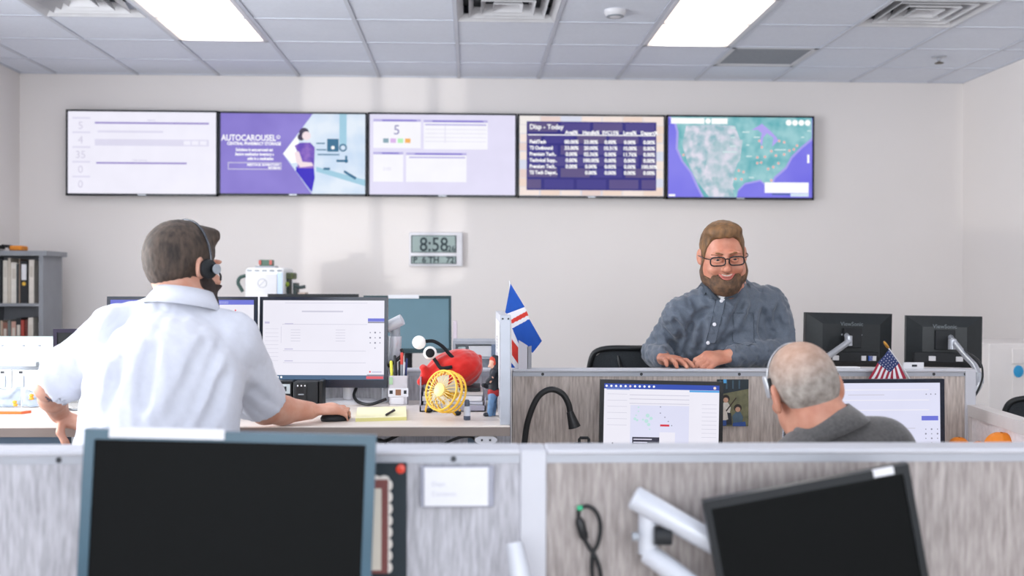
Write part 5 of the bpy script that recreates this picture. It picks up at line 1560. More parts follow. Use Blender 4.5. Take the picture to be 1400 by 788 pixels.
# name plate
a, b = W(575, 638, py_ - 0.01), W(675, 694, py_ - 0.01)
t = thing('name_plate', 'white card in a clear holder hung on the front partition', 'name plate', ((a[0] + b[0]) / 2, py_ - 0.01, b[2]))
MB().span((a[0], py_ - 0.012, b[2]), (b[0], py_ - 0.001, a[2]), bev=0.003).build('holder', mat('holder_lilac_grey', '#b7b9c9', 0.25, trans=0.3), t)
card = MB().span((a[0] + 0.008, py_ - 0.0145, b[2] + 0.004), (b[0] - 0.011, py_ - 0.012, a[2] - 0.002)).build('card', PAPER, t)
s = Sheet((a[0] + 0.008, py_ - 0.0146, a[2] - 0.002), (b[0] - a[0] - 0.019, 0, 0), (0, 0, b[2] - a[2] + 0.006), (0, -1, 0), card)
FAINT = mat('faint_print', '#c4c3cc', 0.8)
s.text('lettering', FAINT, 'Dept.', 0.11, 0.48, 0.17, z=0.0005)
s.text('lettering', FAINT, 'Contents', 0.11, 0.74, 0.17, z=0.0005)
s.done()
# cable with green tip
cy_ = fy0 - 0.012
t = thing('hanging_adapter_cable', 'black cable with a green plug hanging on the front partition', 'cable', tuple(W(806, 788, cy_)))
pts = arc([W(792, 695, cy_), W(805, 693, cy_), W(816, 702, cy_), W(821, 720, cy_), W(818, 742, cy_), W(811, 757, cy_), W(809, 775, cy_), W(811, 800, cy_)], 6)
MB().tube(pts, 0.0042, 8).build('cord', BLACKP, t, smooth=True)
pts = arc([W(799, 737, cy_), W(806, 750, cy_), W(814, 762, cy_), W(820, 780, cy_), W(822, 800, cy_)], 6)
MB().tube(pts, 0.0042, 8).build('cord', BLACKP, t, smooth=True)
MB().tube([W(791, 696, cy_), W(791, 712, cy_)], 0.004, 8).build('lead', BLACKP, t, smooth=True)
MB().tube([W(791, 709, cy_ - 0.002), W(793, 715, cy_ - 0.002), W(798, 733, cy_ - 0.002), W(800, 738, cy_ - 0.002)], [0.006, 0.0095, 0.0095, 0.006], 12).build('inline_box', BLACKP, t, smooth=True)
MB().tube([W(789, 695, cy_ - 0.001), W(796, 695, cy_ - 0.001)], 0.0052, 10).build('green_plug', mat('green_plug', '#2fae7c', 0.4), t, smooth=True)


# ------------------------------------------------------------------ office chairs
def office_chair(label, x, y, rz, seat_z=0.5, back_top=1.08, back_w=0.45, mesh=None):
    t = thing('office_chair', label, 'chair', (x, y, 0), (0, 0, rz), group='black office chairs')
    B, G = BLACKM, BLACKP
    MB().box((0, 0, seat_z - 0.03), (0.5, 0.48, 0.08), bev=0.03).build('seat', mat('chair_fabric', '#1d2023', 0.9, scale=80), t, smooth=True, local=True)
    zb, zt_ = seat_z + 0.12, back_top
    fr = []
    hw = back_w / 2
    for (xx, zz) in ((-hw * 0.85, zb), (-hw, (zb + zt_) / 2), (-hw * 0.97, zt_ - 0.06), (-hw * 0.75, zt_), (0, zt_ + 0.008), (hw * 0.75, zt_), (hw * 0.97, zt_ - 0.06), (hw, (zb + zt_) / 2), (hw * 0.85, zb), (0, zb - 0.02), (-hw * 0.85, zb)):
        fr.append((xx, 0.25 + 0.05 * (zz - zb) / (zt_ - zb) - 0.05 * (1 - (xx / hw) ** 2) * 0 + 0.03 * (1 - abs(xx) / hw), zz))
    MB().tube(arc(fr, 5), 0.014, 8).build('back_frame', G, t, smooth=True, local=True)
    g = []
    for i in range(13):
        u = -1 + 2 * i / 12
        row = []
        for j in range(11):
            v = j / 10
            top = zt_ - 0.05 * max(0, abs(u) - 0.7) / 0.3
            row.append((u * hw * (0.86 + 0.12 * min(1, v * 2)), 0.25 + 0.05 * v + 0.03 * (1 - abs(u)), zb + (top - zb) * v))
        g.append(row)
    MB().sheet(g).build('mesh_back', mesh or mat('chair_mesh', '#3a3f44', 0.85, color2='#24282c', scale=300), t, smooth=True, local=True)
    MB().tube([(0, 0.1, seat_z - 0.06), (0, 0.31, seat_z - 0.02), (0, 0.32, zb + 0.15)], 0.022, 10).build('back_bracket', G, t, smooth=True, local=True)
    MB().tube(arc([(-hw * 0.4, 0.30, zt_), (-hw * 0.3, 0.33, zt_ - 0.12), (0, 0.33, zb + 0.12)]), 0.008, 8).tube(arc([(hw * 0.4, 0.30, zt_), (hw * 0.3, 0.33, zt_ - 0.12), (0, 0.33, zb + 0.12)]), 0.008, 8).build('back_brace', G, t, smooth=True, local=True)
    for sx in (-1, 1):
        MB().tube(arc([(sx * 0.24, 0.1, seat_z - 0.05), (sx * 0.3, 0.08, seat_z + 0.05), (sx * 0.3, 0.06, seat_z + 0.2)]), 0.016, 8).build('arm_post', G, t, smooth=True, local=True)
        MB().box((sx * 0.3, 0.0, seat_z + 0.215), (0.08, 0.26, 0.03), bev=0.012).build('arm_pad', B, t, smooth=True, local=True)
    MB().tube([(0, 0, 0.1), (0, 0, seat_z - 0.06)], 0.03, 12).build('gas_lift', G, t, smooth=True, local=True)
    for k in range(5):
        a_ = 2 * PI * k / 5 + 0.3
        e = (0.3 * math.cos(a_), 0.3 * math.sin(a_))
        MB().tube([(0, 0, 0.11), (e[0], e[1], 0.07)], [0.026, 0.016], 8).build('base_spoke', G, t, smooth=True, local=True)
        MB().lathe([(0.0, -0.02), (0.028, -0.02), (0.028, 0.02), (0.0, 0.02)], (e[0], e[1], 0.0285), n=14, axis=(math.sin(a_), -math.cos(a_), 0)).build('caster', B, t, smooth=True, local=True)
    return t


p = W(868, 478, 5.0)
office_chair('black mesh office chair left of the standing man', p[0], 5.0 + 0.29, PI, 0.52, p[2], 0.43)
p = W(1432, 546, 4.75)
office_chair('black office chair partly showing at the right edge behind the low panel', p[0], 4.75 + 0.28, PI, 0.40, p[2] + 0.0, 0.42)


# ------------------------------------------------------------------ soft solids: distance fields turned into one continuous mesh
class Field:
    def __init__(s, xs, ys, zs):
        s.ax = [np.asarray(q, np.float32) for q in (xs, ys, zs)]
        s.F = np.full([len(q) for q in s.ax], 9.0, np.float32)

    def _sl(s, lo, hi):
        r = []
        for q, a, b in zip(s.ax, lo, hi):
            i, j = np.searchsorted(q, a), np.searchsorted(q, b)
            if j - i < 1:
                return None
            r.append(slice(i, j))
        return tuple(r)

    def _pts(s, sl):
        return (s.ax[0][sl[0]][:, None, None], s.ax[1][sl[1]][None, :, None], s.ax[2][sl[2]][None, None, :])

    def op(s, fn, c, rad, k=0.02, mode='add'):
        c, rad = np.asarray(c, float), np.asarray(rad, float) * np.ones(3)
        m = 0.03 + k
        sl = s._sl(c - rad - m, c + rad + m)
        if sl is None:
            return s
        d = fn(*s._pts(sl)).astype(np.float32)
        a = s.F[sl]
        if mode == 'sub':
            d = -d
            h = np.clip(0.5 - 0.5 * (d - a) / k, 0, 1)
            s.F[sl] = a * h + d * (1 - h) + k * h * (1 - h)
        else:
            h = np.clip(0.5 + 0.5 * (d - a) / k, 0, 1)
            s.F[sl] = d * (1 - h) + a * h - k * h * (1 - h)
        return s

    def ell(s, c, r, R=None, k=0.02, mode='add'):
        c, r = np.asarray(c, float), np.asarray(r, float) * np.ones(3)
        R = np.eye(3) if R is None else np.asarray(R, float)

        def fn(X, Y, Z):
            x, y, z = X - c[0], Y - c[1], Z - c[2]
            p = [x * R[0, i] + y * R[1, i] + z * R[2, i] for i in range(3)]
            k0 = np.sqrt(sum((p[i] / r[i]) ** 2 for i in range(3)))
            k1 = np.sqrt(sum((p[i] / r[i] ** 2) ** 2 for i in range(3))) + 1e-9
            return k0 * (k0 - 1) / k1
        return s.op(fn, c, r.max(), k, mode)

    def cap(s, a, b, ra, rb=None, k=0.02, mode='add', flat=None):
        """tapered capsule; flat=(axis vector, factor) squeezes it along an axis"""
        a, b = np.asarray(a, float), np.asarray(b, float)
        rb = ra if rb is None else rb
        ab = b - a
        L2 = max(1e-9, float(ab @ ab))

        def fn(X, Y, Z):
            x, y, z = X - a[0], Y - a[1], Z - a[2]
            t = np.clip((x * ab[0] + y * ab[1] + z * ab[2]) / L2, 0, 1)
            qx, qy, qz = x - t * ab[0], y - t * ab[1], z - t * ab[2]
            d2 = qx * qx + qy * qy + qz * qz
            if flat is not None:
                n, f = flat
                q = qx * n[0] + qy * n[1] + qz * n[2]
                d2 = d2 + q * q * (f * f - 1)
            return np.sqrt(d2) - (ra + (rb - ra) * t)
        return s.op(fn, (a + b) / 2, np.abs(ab) / 2 + max(ra, rb), k, mode)

    def chain(s, pts, rs, k=0.02, flat=None):
        for i in range(len(pts) - 1):
            s.cap(pts[i], pts[i + 1], rs[i], rs[i + 1], k, 'add', flat)
        return s

    def warp(s, fn):
        s.F += fn(s.ax[0][:, None, None], s.ax[1][None, :, None], s.ax[2][None, None, :]).astype(np.float32)
        return s

    def keep(s, fn):
        """intersect with the region where fn < 0"""
        s.F = np.maximum(s.F, fn(s.ax[0][:, None, None], s.ax[1][None, :, None], s.ax[2][None, None, :])).astype(np.float32)
        return s

    def grooves(s, lines, y, r=0.006, k=0.018, side=-1):
        """press folds into the side that faces the viewer; lines are given where the photograph shows them"""
        for ln in lines:
            pts = []
            for q in arc([np.array((a, b, 0.0)) for a, b in ln], 4):
                p = W(q[0], q[1], y)
                i, j = int(np.argmin(abs(s.ax[0] - p[0]))), int(np.argmin(abs(s.ax[2] - p[2])))
                ins = np.where(s.F[i, :, j] < 0)[0]
                if len(ins):
                    pts.append(np.array([p[0], float(s.ax[1][ins[0]]) - 0.001, p[2]]))
            for a, b in zip(pts[:-1], pts[1:]):
                if np.linalg.norm(b - a) < 0.06:
                    s.cap(a, b, r, r, k, 'sub')
        return s

    def mesh(s, name, m, parent=None, smooth_iter=0):
        F, ax = s.F, s.ax
        S = F < 0
        nx, ny, nz = F.shape
        c = np.zeros((nx - 1, ny - 1, nz - 1), np.int8)
        offs = [(i, j, k) for i in (0, 1) for j in (0, 1) for k in (0, 1)]
        for i, j, k in offs:
            c += S[i:nx - 1 + i, j:ny - 1 + j, k:nz - 1 + k]
        act = (c > 0) & (c < 8)
        idx = np.full(act.shape, -1, np.int32)
        ijk = np.argwhere(act)
        idx[act] = np.arange(len(ijk))
        acc = np.zeros((len(ijk), 3))
        cnt = np.zeros(len(ijk))
        I, J, K = ijk.T
        V = {o: F[I + o[0], J + o[1], K + o[2]] for o in offs}
        for o in offs:
            for ax_ in range(3):
                if o[ax_] == 0:
                    o2 = tuple(1 if q == ax_ else o[q] for q in range(3))
                    va, vb = V[o], V[o2]
                    cr = (va < 0) != (vb < 0)
                    t = np.where(cr, va / np.where(cr, va - vb, 1), 0)
                    p = np.zeros((len(ijk), 3))
                    for q in range(3):
                        p[:, q] = o[q]
                    p[:, ax_] = t
                    acc[cr] += p[cr]
                    cnt[cr] += 1
        acc /= cnt[:, None]
        v = np.zeros_like(acc)
        for q in range(3):
            lo = ax[q][ijk[:, q]].astype(float)
            v[:, q] = lo + acc[:, q] * (ax[q][ijk[:, q] + 1] - lo)
        faces = []
        e = S[:-1, 1:-1, 1:-1] != S[1:, 1:-1, 1:-1]
        i, j, k = np.argwhere(e).T
        j, k = j + 1, k + 1
        q = np.stack([idx[i, j - 1, k - 1], idx[i, j, k - 1], idx[i, j, k], idx[i, j - 1, k]], -1)
        f = S[i, j, k]
        q[~f] = q[~f][:, ::-1]
        faces.append(q)
        e = S[1:-1, :-1, 1:-1] != S[1:-1, 1:, 1:-1]
        i, j, k = np.argwhere(e).T
        i, k = i + 1, k + 1
        q = np.stack([idx[i - 1, j, k - 1], idx[i - 1, j, k], idx[i, j, k], idx[i, j, k - 1]], -1)
        f = S[i, j, k]
        q[~f] = q[~f][:, ::-1]
        faces.append(q)
        e = S[1:-1, 1:-1, :-1] != S[1:-1, 1:-1, 1:]
        i, j, k = np.argwhere(e).T
        i, j = i + 1, j + 1
        q = np.stack([idx[i - 1, j - 1, k], idx[i, j - 1, k], idx[i, j, k], idx[i - 1, j, k]], -1)
        f = S[i, j, k]
        q[~f] = q[~f][:, ::-1]
        faces.append(q)
        fs = np.concatenate(faces)
        fs = fs[(fs >= 0).all(1)]
        # relax a little
        for _ in range(smooth_iter):
            nb, n2 = np.zeros_like(v), np.zeros(len(v))
            for a_, b_ in ((0, 1), (1, 2), (2, 3), (3, 0)):
                np.add.at(nb, fs[:, a_], v[fs[:, b_]])
                np.add.at(nb, fs[:, b_], v[fs[:, a_]])
                np.add.at(n2, fs[:, a_], 1)
                np.add.at(n2, fs[:, b_], 1)
            v = v * 0.5 + 0.5 * nb / np.maximum(n2, 1)[:, None]
        loc = None
        if parent is not None:
            Mi = np.array(WM[parent.name].inverted())
            v = v @ Mi[:3, :3].T + Mi[:3, 3]
        else:
            lo, hi = v.min(0), v.max(0)
            loc = np.array([(lo[0] + hi[0]) / 2, (lo[1] + hi[1]) / 2, lo[2]])
            v = v - loc
        me = bpy.data.meshes.new(name)
        me.vertices.add(len(v))
        me.vertices.foreach_set('co', v.astype(np.float32).ravel())
        me.loops.add(len(fs) * 4)
        me.loops.foreach_set('vertex_index', fs.astype(np.int32).ravel())
        me.polygons.add(len(fs))
        me.polygons.foreach_set('loop_start', np.arange(0, len(fs) * 4, 4, dtype=np.int32))
        me.polygons.foreach_set('use_smooth', np.ones(len(fs), bool))
        me.update(calc_edges=True)
        me.validate()
        me.materials.append(m)
        o = bpy.data.objects.new(name, me)
        COL.objects.link(o)
        if parent is not None:
            o.parent = parent
            WM[o.name] = WM[parent.name]
        else:
            o.location = loc
            WM[o.name] = Matrix.Translation(Vector(loc))
        return o


def axis(*spans):
    """axis samples from (start, end, step) spans laid end to end"""
    out = []
    for a, b, st in spans:
        n = max(1, int(round((b - a) / st)))
        out += list(np.linspace(a, b, n, endpoint=False))
    out.append(spans[-1][1])
    return np.array(out)


def ripples(seed, n, f0, f1, dirv=None, spread=1.0, crease=False):
    r = np.random.default_rng(seed)
    W_ = []
    for _ in range(n):
        d = r.normal(size=3)
        if dirv is not None:
            d = np.asarray(dirv) + spread * d * 0.4
        d = nrm(d) * r.uniform(f0, f1)
        W_.append((d, r.uniform(0, 6.28), r.uniform(0.5, 1)))

    def fn(X, Y, Z):
        o = 0
        for d, p, a in W_:
            q = np.sin(X * d[0] + Y * d[1] + Z * d[2] + p)
            o = o + a * ((1.6 * np.sqrt(np.abs(q)) - 1.1) if crease else q)
        return o / n
    return fn


# ------------------------------------------------------------------ people
SKIN = mat('skin_fair', '#d6a590', 0.5, var=0.05, scale=25, sss=0.0, bump=0.08, bscale=220, color2='#c98d75')
SKIN2 = mat('skin_ruddy', '#cf957d', 0.45, var=0.05, scale=18, color2='#bd7860', bump=0.06, bscale=220)
SKIN3 = mat('skin_rosy', '#d09880', 0.5, var=0.05, scale=18, color2='#b97a64', bump=0.08, bscale=220)


def Rh(yaw, pitch, roll):
    return np.array(Matrix.Rotation(yaw, 3, 'Z') @ Matrix.Rotation(pitch, 3, 'X') @ Matrix.Rotation(roll, 3, 'Y'))


class Head:
    """local axes: face looks along -y, x to the viewer's right when facing the viewer, z up"""

    def __init__(s, c, R, sc=1.0, full=1.0, ear=1.0):
        s.c, s.R, s.sc, s.full, s.ear = np.asarray(c, float), R, sc, full, ear

    def p(s, x, y, z):
        return s.c + s.R @ (np.array([x, y, z]) * s.sc)

    def skull(s, F, ears=True, face=True, k=0.025, grow=0.0):
        g, q = s.sc, grow
        E = lambda c, r, k=k, mode='add': F.ell(s.p(*c), np.array(r) * g + q, s.R, k * g, mode)
        E((0, 0.016, 0.036), (0.078, 0.098, 0.088))
        E((0, 0.05, 0.005), (0.066, 0.06, 0.07))
        E((0, -0.030, -0.040), (0.063 * s.full, 0.066, 0.082))
        E((0, -0.058, -0.088), (0.040 * s.full, 0.036, 0.030))
        for x in (-1, 1):
            E((x * 0.052 * s.full, -0.012, -0.068), (0.020, 0.032, 0.034), 0.03)
        if face:
            for x in (-1, 1):
                E((x * 0.040, -0.078, -0.034), (0.022, 0.018, 0.019), 0.02)
                E((x * 0.030, -0.090, 0.022), (0.026, 0.010, 0.008), 0.012)
                E((x * 0.031, -0.106, 0.000), (0.017, 0.014, 0.011), 0.010, 'sub')
            F.cap(s.p(0, -0.092, 0.010), s.p(0, -0.112, -0.030), 0.0075 * g, 0.0115 * g, 0.012 * g)
            E((0, -0.113, -0.034), (0.0135, 0.012, 0.011), 0.008)
            for x in (-1, 1):
                E((x * 0.011, -0.103, -0.037), (0.0075, 0.009, 0.007), 0.006)
        if ears:
            for x in (-1, 1):
                eR = s.R @ np.array(Matrix.Rotation(x * -0.38, 3, 'Z') @ Matrix.Rotation(0.15, 3, 'X'))
                F.ell(s.p(x * (0.083 + 0.01 * (s.ear - 1)), 0.016, -0.004), np.array([0.0085, 0.019, 0.031]) * g * s.ear, eR, 0.008 * g)
                F.ell(s.p(x * 0.092, 0.010, -0.002), np.array([0.006, 0.010, 0.018]) * g, eR, 0.004 * g, 'sub')
                F.ell(s.p(x * 0.080, 0.006, -0.026), np.array([0.007, 0.009, 0.010]) * g, eR, 0.006 * g)

    def local(s):
        c, R, sc = s.c, s.R, s.sc

        def fn(X, Y, Z):
            x, y, z = X - c[0], Y - c[1], Z - c[2]
            return [(x * R[0, i] + y * R[1, i] + z * R[2, i]) / sc for i in range(3)]
        return fn

    def box(s, step, m=0.15):
        m *= s.sc
        return [axis((s.c[i] - m, s.c[i] + m, step)) for i in range(3)]


def hand(F, w, f, n, side, curl, sc=1.0, spread=0.10, thumb=(0.55, 0.2), k=0.006):
    """w wrist, f finger direction, n back-of-hand normal; side +1: thumb lies along n x f, -1: opposite; curl per finger (three bends)"""
    f = nrm(f)
    n = nrm(np.asarray(n) - f * np.dot(n, f))
    s = np.cross(n, f) * side
    w = np.asarray(w, float)
    R = np.stack([f, s, n], 1)
    F.ell(w + (f * 0.048) * sc, np.array([0.052, 0.040, 0.0155]) * sc, R, 0.012 * sc)
    F.ell(w + (f * 0.075 + n * 0.002) * sc, np.array([0.022, 0.040, 0.0145]) * sc, R, 0.012 * sc)
    F.ell(w + (f * 0.028 + s * 0.022 - n * 0.006) * sc, np.array([0.030, 0.016, 0.016]) * sc, R, 0.012 * sc)
    tips = []
    lens = [(0.042, 0.026, 0.021), (0.047, 0.030, 0.022), (0.043, 0.028, 0.022), (0.034, 0.021, 0.019)]
    for q in range(4):
        o = 0.031 - 0.0205 * q
        p = w + (f * (0.086 - 0.004 * abs(q - 1.2)) + s * o) * sc
        d0 = nrm(f + s * spread * (1.5 - q) * 0.6)
        a = 0.0
        pts, rr = [p - d0 * 0.02 * sc], [0.0100 * sc]
        pts.append(p)
        rr.append(0.0100 * sc)
        for L_, c_ in zip(lens[q], curl[q]):
            a += c_
            d = nrm(d0 * math.cos(a) - n * math.sin(a))
            p = p + d * L_ * sc
            pts.append(p)
            rr.append(rr[-1] - 0.0009 * sc)
        F.chain(pts, rr, k * sc)
        tips.append(p)
    b0 = w + (f * 0.022 + s * 0.030 - n * 0.004) * sc
    d1 = nrm(f * thumb[0] + s * 0.7 - n * thumb[1])
    b1 = b0 + d1 * 0.040 * sc
    d2 = nrm(f * (thumb[0] + 0.7) + s * 0.25 - n * (thumb[1] + 0.15))
    b2 = b1 + d2 * 0.032 * sc
    b3 = b2 + nrm(d2 * 0.9 - s * 0.2) * 0.024 * sc
    F.chain([b0, b1, b2, b3], [0.0135 * sc, 0.0115 * sc, 0.0105 * sc, 0.0085 * sc], k * sc)
    return tips


def legs_field(F, hipc, yaw, feet, pants=True, grow=0.0):
    """feet: two ankle points; from the hip centre"""
    rt = np.array([math.cos(yaw), math.sin(yaw), 0])
    fw = np.array([math.sin(yaw), -math.cos(yaw), 0])
    for sgn, (kn, an) in zip((-1, 1), feet):
        h = hipc + rt * 0.09 * sgn
        F.cap(h, kn, 0.085 + grow, 0.06 + grow, 0.04)
        F.cap(kn, an, 0.058 + grow, 0.042 + grow, 0.03)
    F.ell(hipc + np.array([0, 0, 0.02]), (0.18 + grow, 0.135 + grow, 0.13 + grow), None, 0.05)


def shoe(parent, an, fw):
    fw = nrm(fw)
    F = Field(axis((an[0] - 0.2, an[0] + 0.2, 0.01)), axis((an[1] - 0.25, an[1] + 0.25, 0.01)), axis((-0.02, 0.16, 0.01)))
    a = np.array([an[0], an[1], 0.045])
    F.cap(a - fw * 0.05, a + fw * 0.14 - np.array([0, 0, 0.008]), 0.042, 0.034, 0.02)
    F.cap(a, np.array([an[0], an[1], 0.11]), 0.045, 0.042, 0.03)
    F.keep(lambda X, Y, Z: 0.004 - Z + 0 * X + 0 * Y)
    return F.mesh('shoe', mat('shoe_leather', '#2a221e', 0.4), parent)


def collar(name, parent, m, ctr, ax_up, front, r, h, th=0.006, lean=0.25, gap=0.9, sq=(1.0, 1.0), drop=0.0):
    """stand-and-fall collar: a flared ring around the neck, open at the front"""
    up = nrm(ax_up)
    fr = nrm(np.asarray(front) - up * np.dot(front, up))
    sd = np.cross(up, fr)
    n = 40
    inner, rows = [], []
    for (rr, hh) in ((r, 0.0), (r * 0.97, h), (r * 1.02, h + 0.004), (r * 1.22, h * 0.45), (r * 1.42, -h * 0.25), (r * 1.40, -h * 0.27)):
        row = []
        for i in range(n + 1):
            a = gap / 2 + (2 * PI - gap) * i / n
            ext = 1.0 + (0.28 * math.exp(-((min(i, n - i) / n) / 0.08) ** 2) if rr > r * 1.1 else 0)
            dz = drop * (1 + math.cos(a)) / 2 * -1
            row.append(ctr + (fr * math.cos(a) * sq[0] + sd * math.sin(a) * sq[1]) * rr * (1 + (ext - 1) * 0.3) + up * (hh * (ext if hh < 0 else 1) + dz))
        rows.append(row)
    return MB().sheet(rows).build(name, m, parent, smooth=2)


# ---- 1: man in the white shirt, seen from behind, leaning on the raised desk
def white_shirt_man():
    hc = W(251, 366, 3.20)
    H = Head(hc, Rh(146 * D2R, 4 * D2R, 2 * D2R), 1.04)
    neck = W(249, 425, 3.15)
    shL, shR = W(155, 458, 3.12), W(318, 466, 3.16)
    chest = (shL + shR) / 2 + np.array([0.0, 0.02, -0.12])
    hip = np.array([W(214, 640, 2.95)[0], 2.93, 0.90])
    elL, wrL = W(67, 530, 3.12), W(81, 566, 3.36)
    elR, wrR = W(362, 561, 3.36), W(424, 565, 3.50)
    wrL[2] = DZ + 0.045
    wrR[2] = DZ + 0.038
    xs = axis((-1.62, -0.40, 0.0042))
    ys = axis((2.70, 3.02, 0.010), (3.02, 3.66, 0.0042))
    zs = axis((0.06, 0.86, 0.02), (0.86, 1.66, 0.0042))
    F = Field(xs, ys, zs)
    H.skull(F)
    F.cap(hc + H.R @ np.array([0, 0.03, -0.05]), neck, 0.058, 0.066, 0.03)
    F.cap(neck, (neck + hip) / 2 + np.array([0, 0.03, 0.02]), 0.06, 0.11, 0.05)
    F.cap((neck + hip) / 2, hip, 0.105, 0.105, 0.05)
    F.cap(neck, shL, 0.05, 0.05, 0.04).cap(neck, shR, 0.05, 0.05, 0.04)
    for sh, el, wr, g_ in ((shL, elL, wrL, 0.88), (shR, elR, wrR, 1.0)):
        F.chain([sh, (sh + el) / 2, el, el * 0.62 + wr * 0.38, wr], [0.055, 0.050, 0.042 * g_, 0.044 * g_, 0.029], 0.02, )
    hand(F, wrL, (0.80, 0.10, -0.42), (0.40, -0.12, 0.9), -1, [(0.25, 0.6, 0.4)] * 2 + [(0.35, 0.7, 0.4)] * 2, 1.02, thumb=(0.35, 0.55))
    hand(F, wrR, (0.86, 0.44, 0.02), (-0.08, -0.18, 1.0), 1, [(0.22, 0.6, 0.4), (0.26, 0.62, 0.4), (0.34, 0.65, 0.45), (0.42, 0.7, 0.45)], 1.04)
    feet = [(np.array([hip[0] - 0.1, 2.98, 0.48]), np.array([hip[0] - 0.11, 2.93, 0.09])), (np.array([hip[0] + 0.1, 3.02, 0.48]), np.array([hip[0] + 0.12, 2.97, 0.09]))]
    legs_field(F, hip, 0, feet, False, -0.018)
    body = F.mesh('person', SKIN, None, 1)
    tag(body, 'man in a white short-sleeved shirt with headset, seen from behind leaning on desk', 'person', 'people in the office')
    # shirt
    SH = mat('white_shirt_cotton', '#d2d5e0', 0.85, var=0.02, scale=60, sheen=0.2)
    F = Field(axis((-1.62, -0.45, 0.007)), axis((2.66, 3.56, 0.007)), axis((0.82, 1.45, 0.007)))
    mid = (neck + hip) / 2
    up_ = nrm(neck - hip)
    F.ell(neck + np.array([-0.02, -0.02, -0.18]), (0.20, 0.15, 0.17), None, 0.07)
    F.ell(mid + np.array([-0.01, -0.03, -0.03]), (0.215, 0.155, 0.22), None, 0.08)
    F.ell(hip + np.array([0, 0.02, 0.02]), (0.215, 0.16, 0.18), None, 0.08)
    F.cap(neck + np.array([-0.03, 0, -0.028]), shL + np.array([0.02, 0, 0.004]), 0.080, 0.076, 0.06).cap(neck + np.array([0, 0, -0.045]), shR + np.array([-0.02, 0, 0.0]), 0.072, 0.074, 0.06)
    F.cap(neck + np.array([0, 0, -0.06]), neck + np.array([0, 0.005, 0.01]), 0.10, 0.072, 0.05)
    sL = shL + (elL - shL) * 0.86
    sR = shR + (elR - shR) * 0.90
    F.cap(shL, sL, 0.072, 0.075, 0.05)
    F.cap(shR, sR, 0.076, 0.078, 0.05)
    fold = ripples(3, 6, 34, 80, (0.8, 0.1, 0.5), 0.8, True)
    fold2 = ripples(5, 6, 60, 110)
    F.warp(lambda X, Y, Z: -0.015 * fold(X, Y, Z) + 0.0025 * fold2(X, Y, Z))
    F.grooves([((308, 470), (296, 520), (276, 575)), ((296, 452), (284, 500), (262, 560)), ((322, 505), (312, 545), (300, 580)), ((176, 418), (160, 450), (146, 500)), ((166, 430), (150, 462), (138, 500)),
               ((230, 470), (227, 505), (228, 545)), ((190, 490), (182, 520), (178, 552))], 3.05, 0.006, 0.03)
    # long drag folds from shoulder to waist at the right, and cut the hems
    dL, dR = nrm(elL - shL), nrm(elR - shR)

    def hem(X, Y, Z):
        a = (X - sL[0]) * dL[0] + (Y - sL[1]) * dL[1] + (Z - sL[2]) * dL[2]
        b = (X - sR[0]) * dR[0] + (Y - sR[1]) * dR[1] + (Z - sR[2]) * dR[2]
        a = np.where(X < -1.22, a, -1)
        b = np.where(X > -0.80, b, -1)
        return np.maximum(np.maximum(a, b), 0.86 - Z)
    F.keep(hem)
    # open sleeves: hollow them around the arm
    F.cap(sL + dL * 0.05, sL - dL * 0.05, 0.066, 0.054, 0.004, 'sub')
    F.cap(sR + dR * 0.05, sR - dR * 0.05, 0.068, 0.055, 0.004, 'sub')
    F.mesh('shirt', SH, body, 2)
    collar('shirt_collar', body, SH, neck + np.array([0.002, 0.0, 0.018]), (0.10, 0.16, 1), (0.25, 1, 0), 0.080, 0.040, gap=0.5, sq=(1.0, 0.98))
    # trousers and shoes
    F = Field(axis((-1.75, -0.85, 0.014)), axis((2.6, 3.3, 0.014)), axis((0.05, 1.0, 0.014)))
    legs_field(F, hip, 0, [(k_, a_ + np.array([0, 0, 0.0])) for k_, a_ in feet], True, 0.022)
    F.keep(lambda X, Y, Z: np.maximum(Z - 0.95, 0.09 - Z) + 0 * X + 0 * Y)
    F.mesh('trousers', mat('dark_trousers', '#2b2f38', 0.9, scale=70), body)
    for k_, a_ in feet:
        shoe(body, a_, (0, 1, 0))
    # hair
    loc = H.local()
    F = Field(*H.box(0.0028, 0.165))
    H.skull(F, ears=False, face=False)
    F.ell(H.p(0.0, -0.062, 0.096), (0.054, 0.030, 0.017), H.R, 0.025)
    st = ripples(11, 8, 280, 520)

    def hair(X, Y, Z):
        x, y, z = loc(X, Y, Z)
        zl = np.interp(y, [-0.13, -0.085, -0.06, -0.035, -0.02, 0.028, 0.04, 0.06, 0.11], [0.075, 0.066, 0.03, 0.0, -0.028, -0.03, -0.055, -0.078, -0.085]).astype(np.float32)
        return (zl - z) * 0.8
    F.warp(lambda X, Y, Z: -0.006 - 0.005 * np.clip(loc(X, Y, Z)[2] * 12, 0, 1) + 0.0016 * st(X, Y, Z))
    F.keep(lambda X, Y, Z: hair(X, Y, Z) + 0.004 * ripples(2, 5, 200, 400)(X, Y, Z))
    F.mesh('hair', mat('hair_dark_brown', '#57493f', 0.7, color2='#2d2622', scale=60, stretch=(1, 1, 0.35), bump=0.6, bscale=90), body)
    # beard
    F = Field(*H.box(0.003, 0.15))
    H.skull(F, ears=False, face=True)
    F.ell(H.p(0, -0.078, -0.112), np.array([0.036, 0.036, 0.034]) * 1.04, H.R, 0.03)

    def beard(X, Y, Z):
        x, y, z = loc(X, Y, Z)
        zl = np.interp(y, [-0.14, -0.10, -0.06, -0.03, -0.005], [-0.045, -0.046, -0.045, -0.02, 0.0]).astype(np.float32)
        return np.maximum((z - zl) * 0.8, y - 0.004)
    F.warp(lambda X, Y, Z: -0.007 + 0.0016 * st(X, Y, Z)).keep(beard)
    F.mesh('beard', mat('beard_dark', '#3a2d2a', 0.8, color2='#241c1b', scale=60, bump=0.6, bscale=90), body)
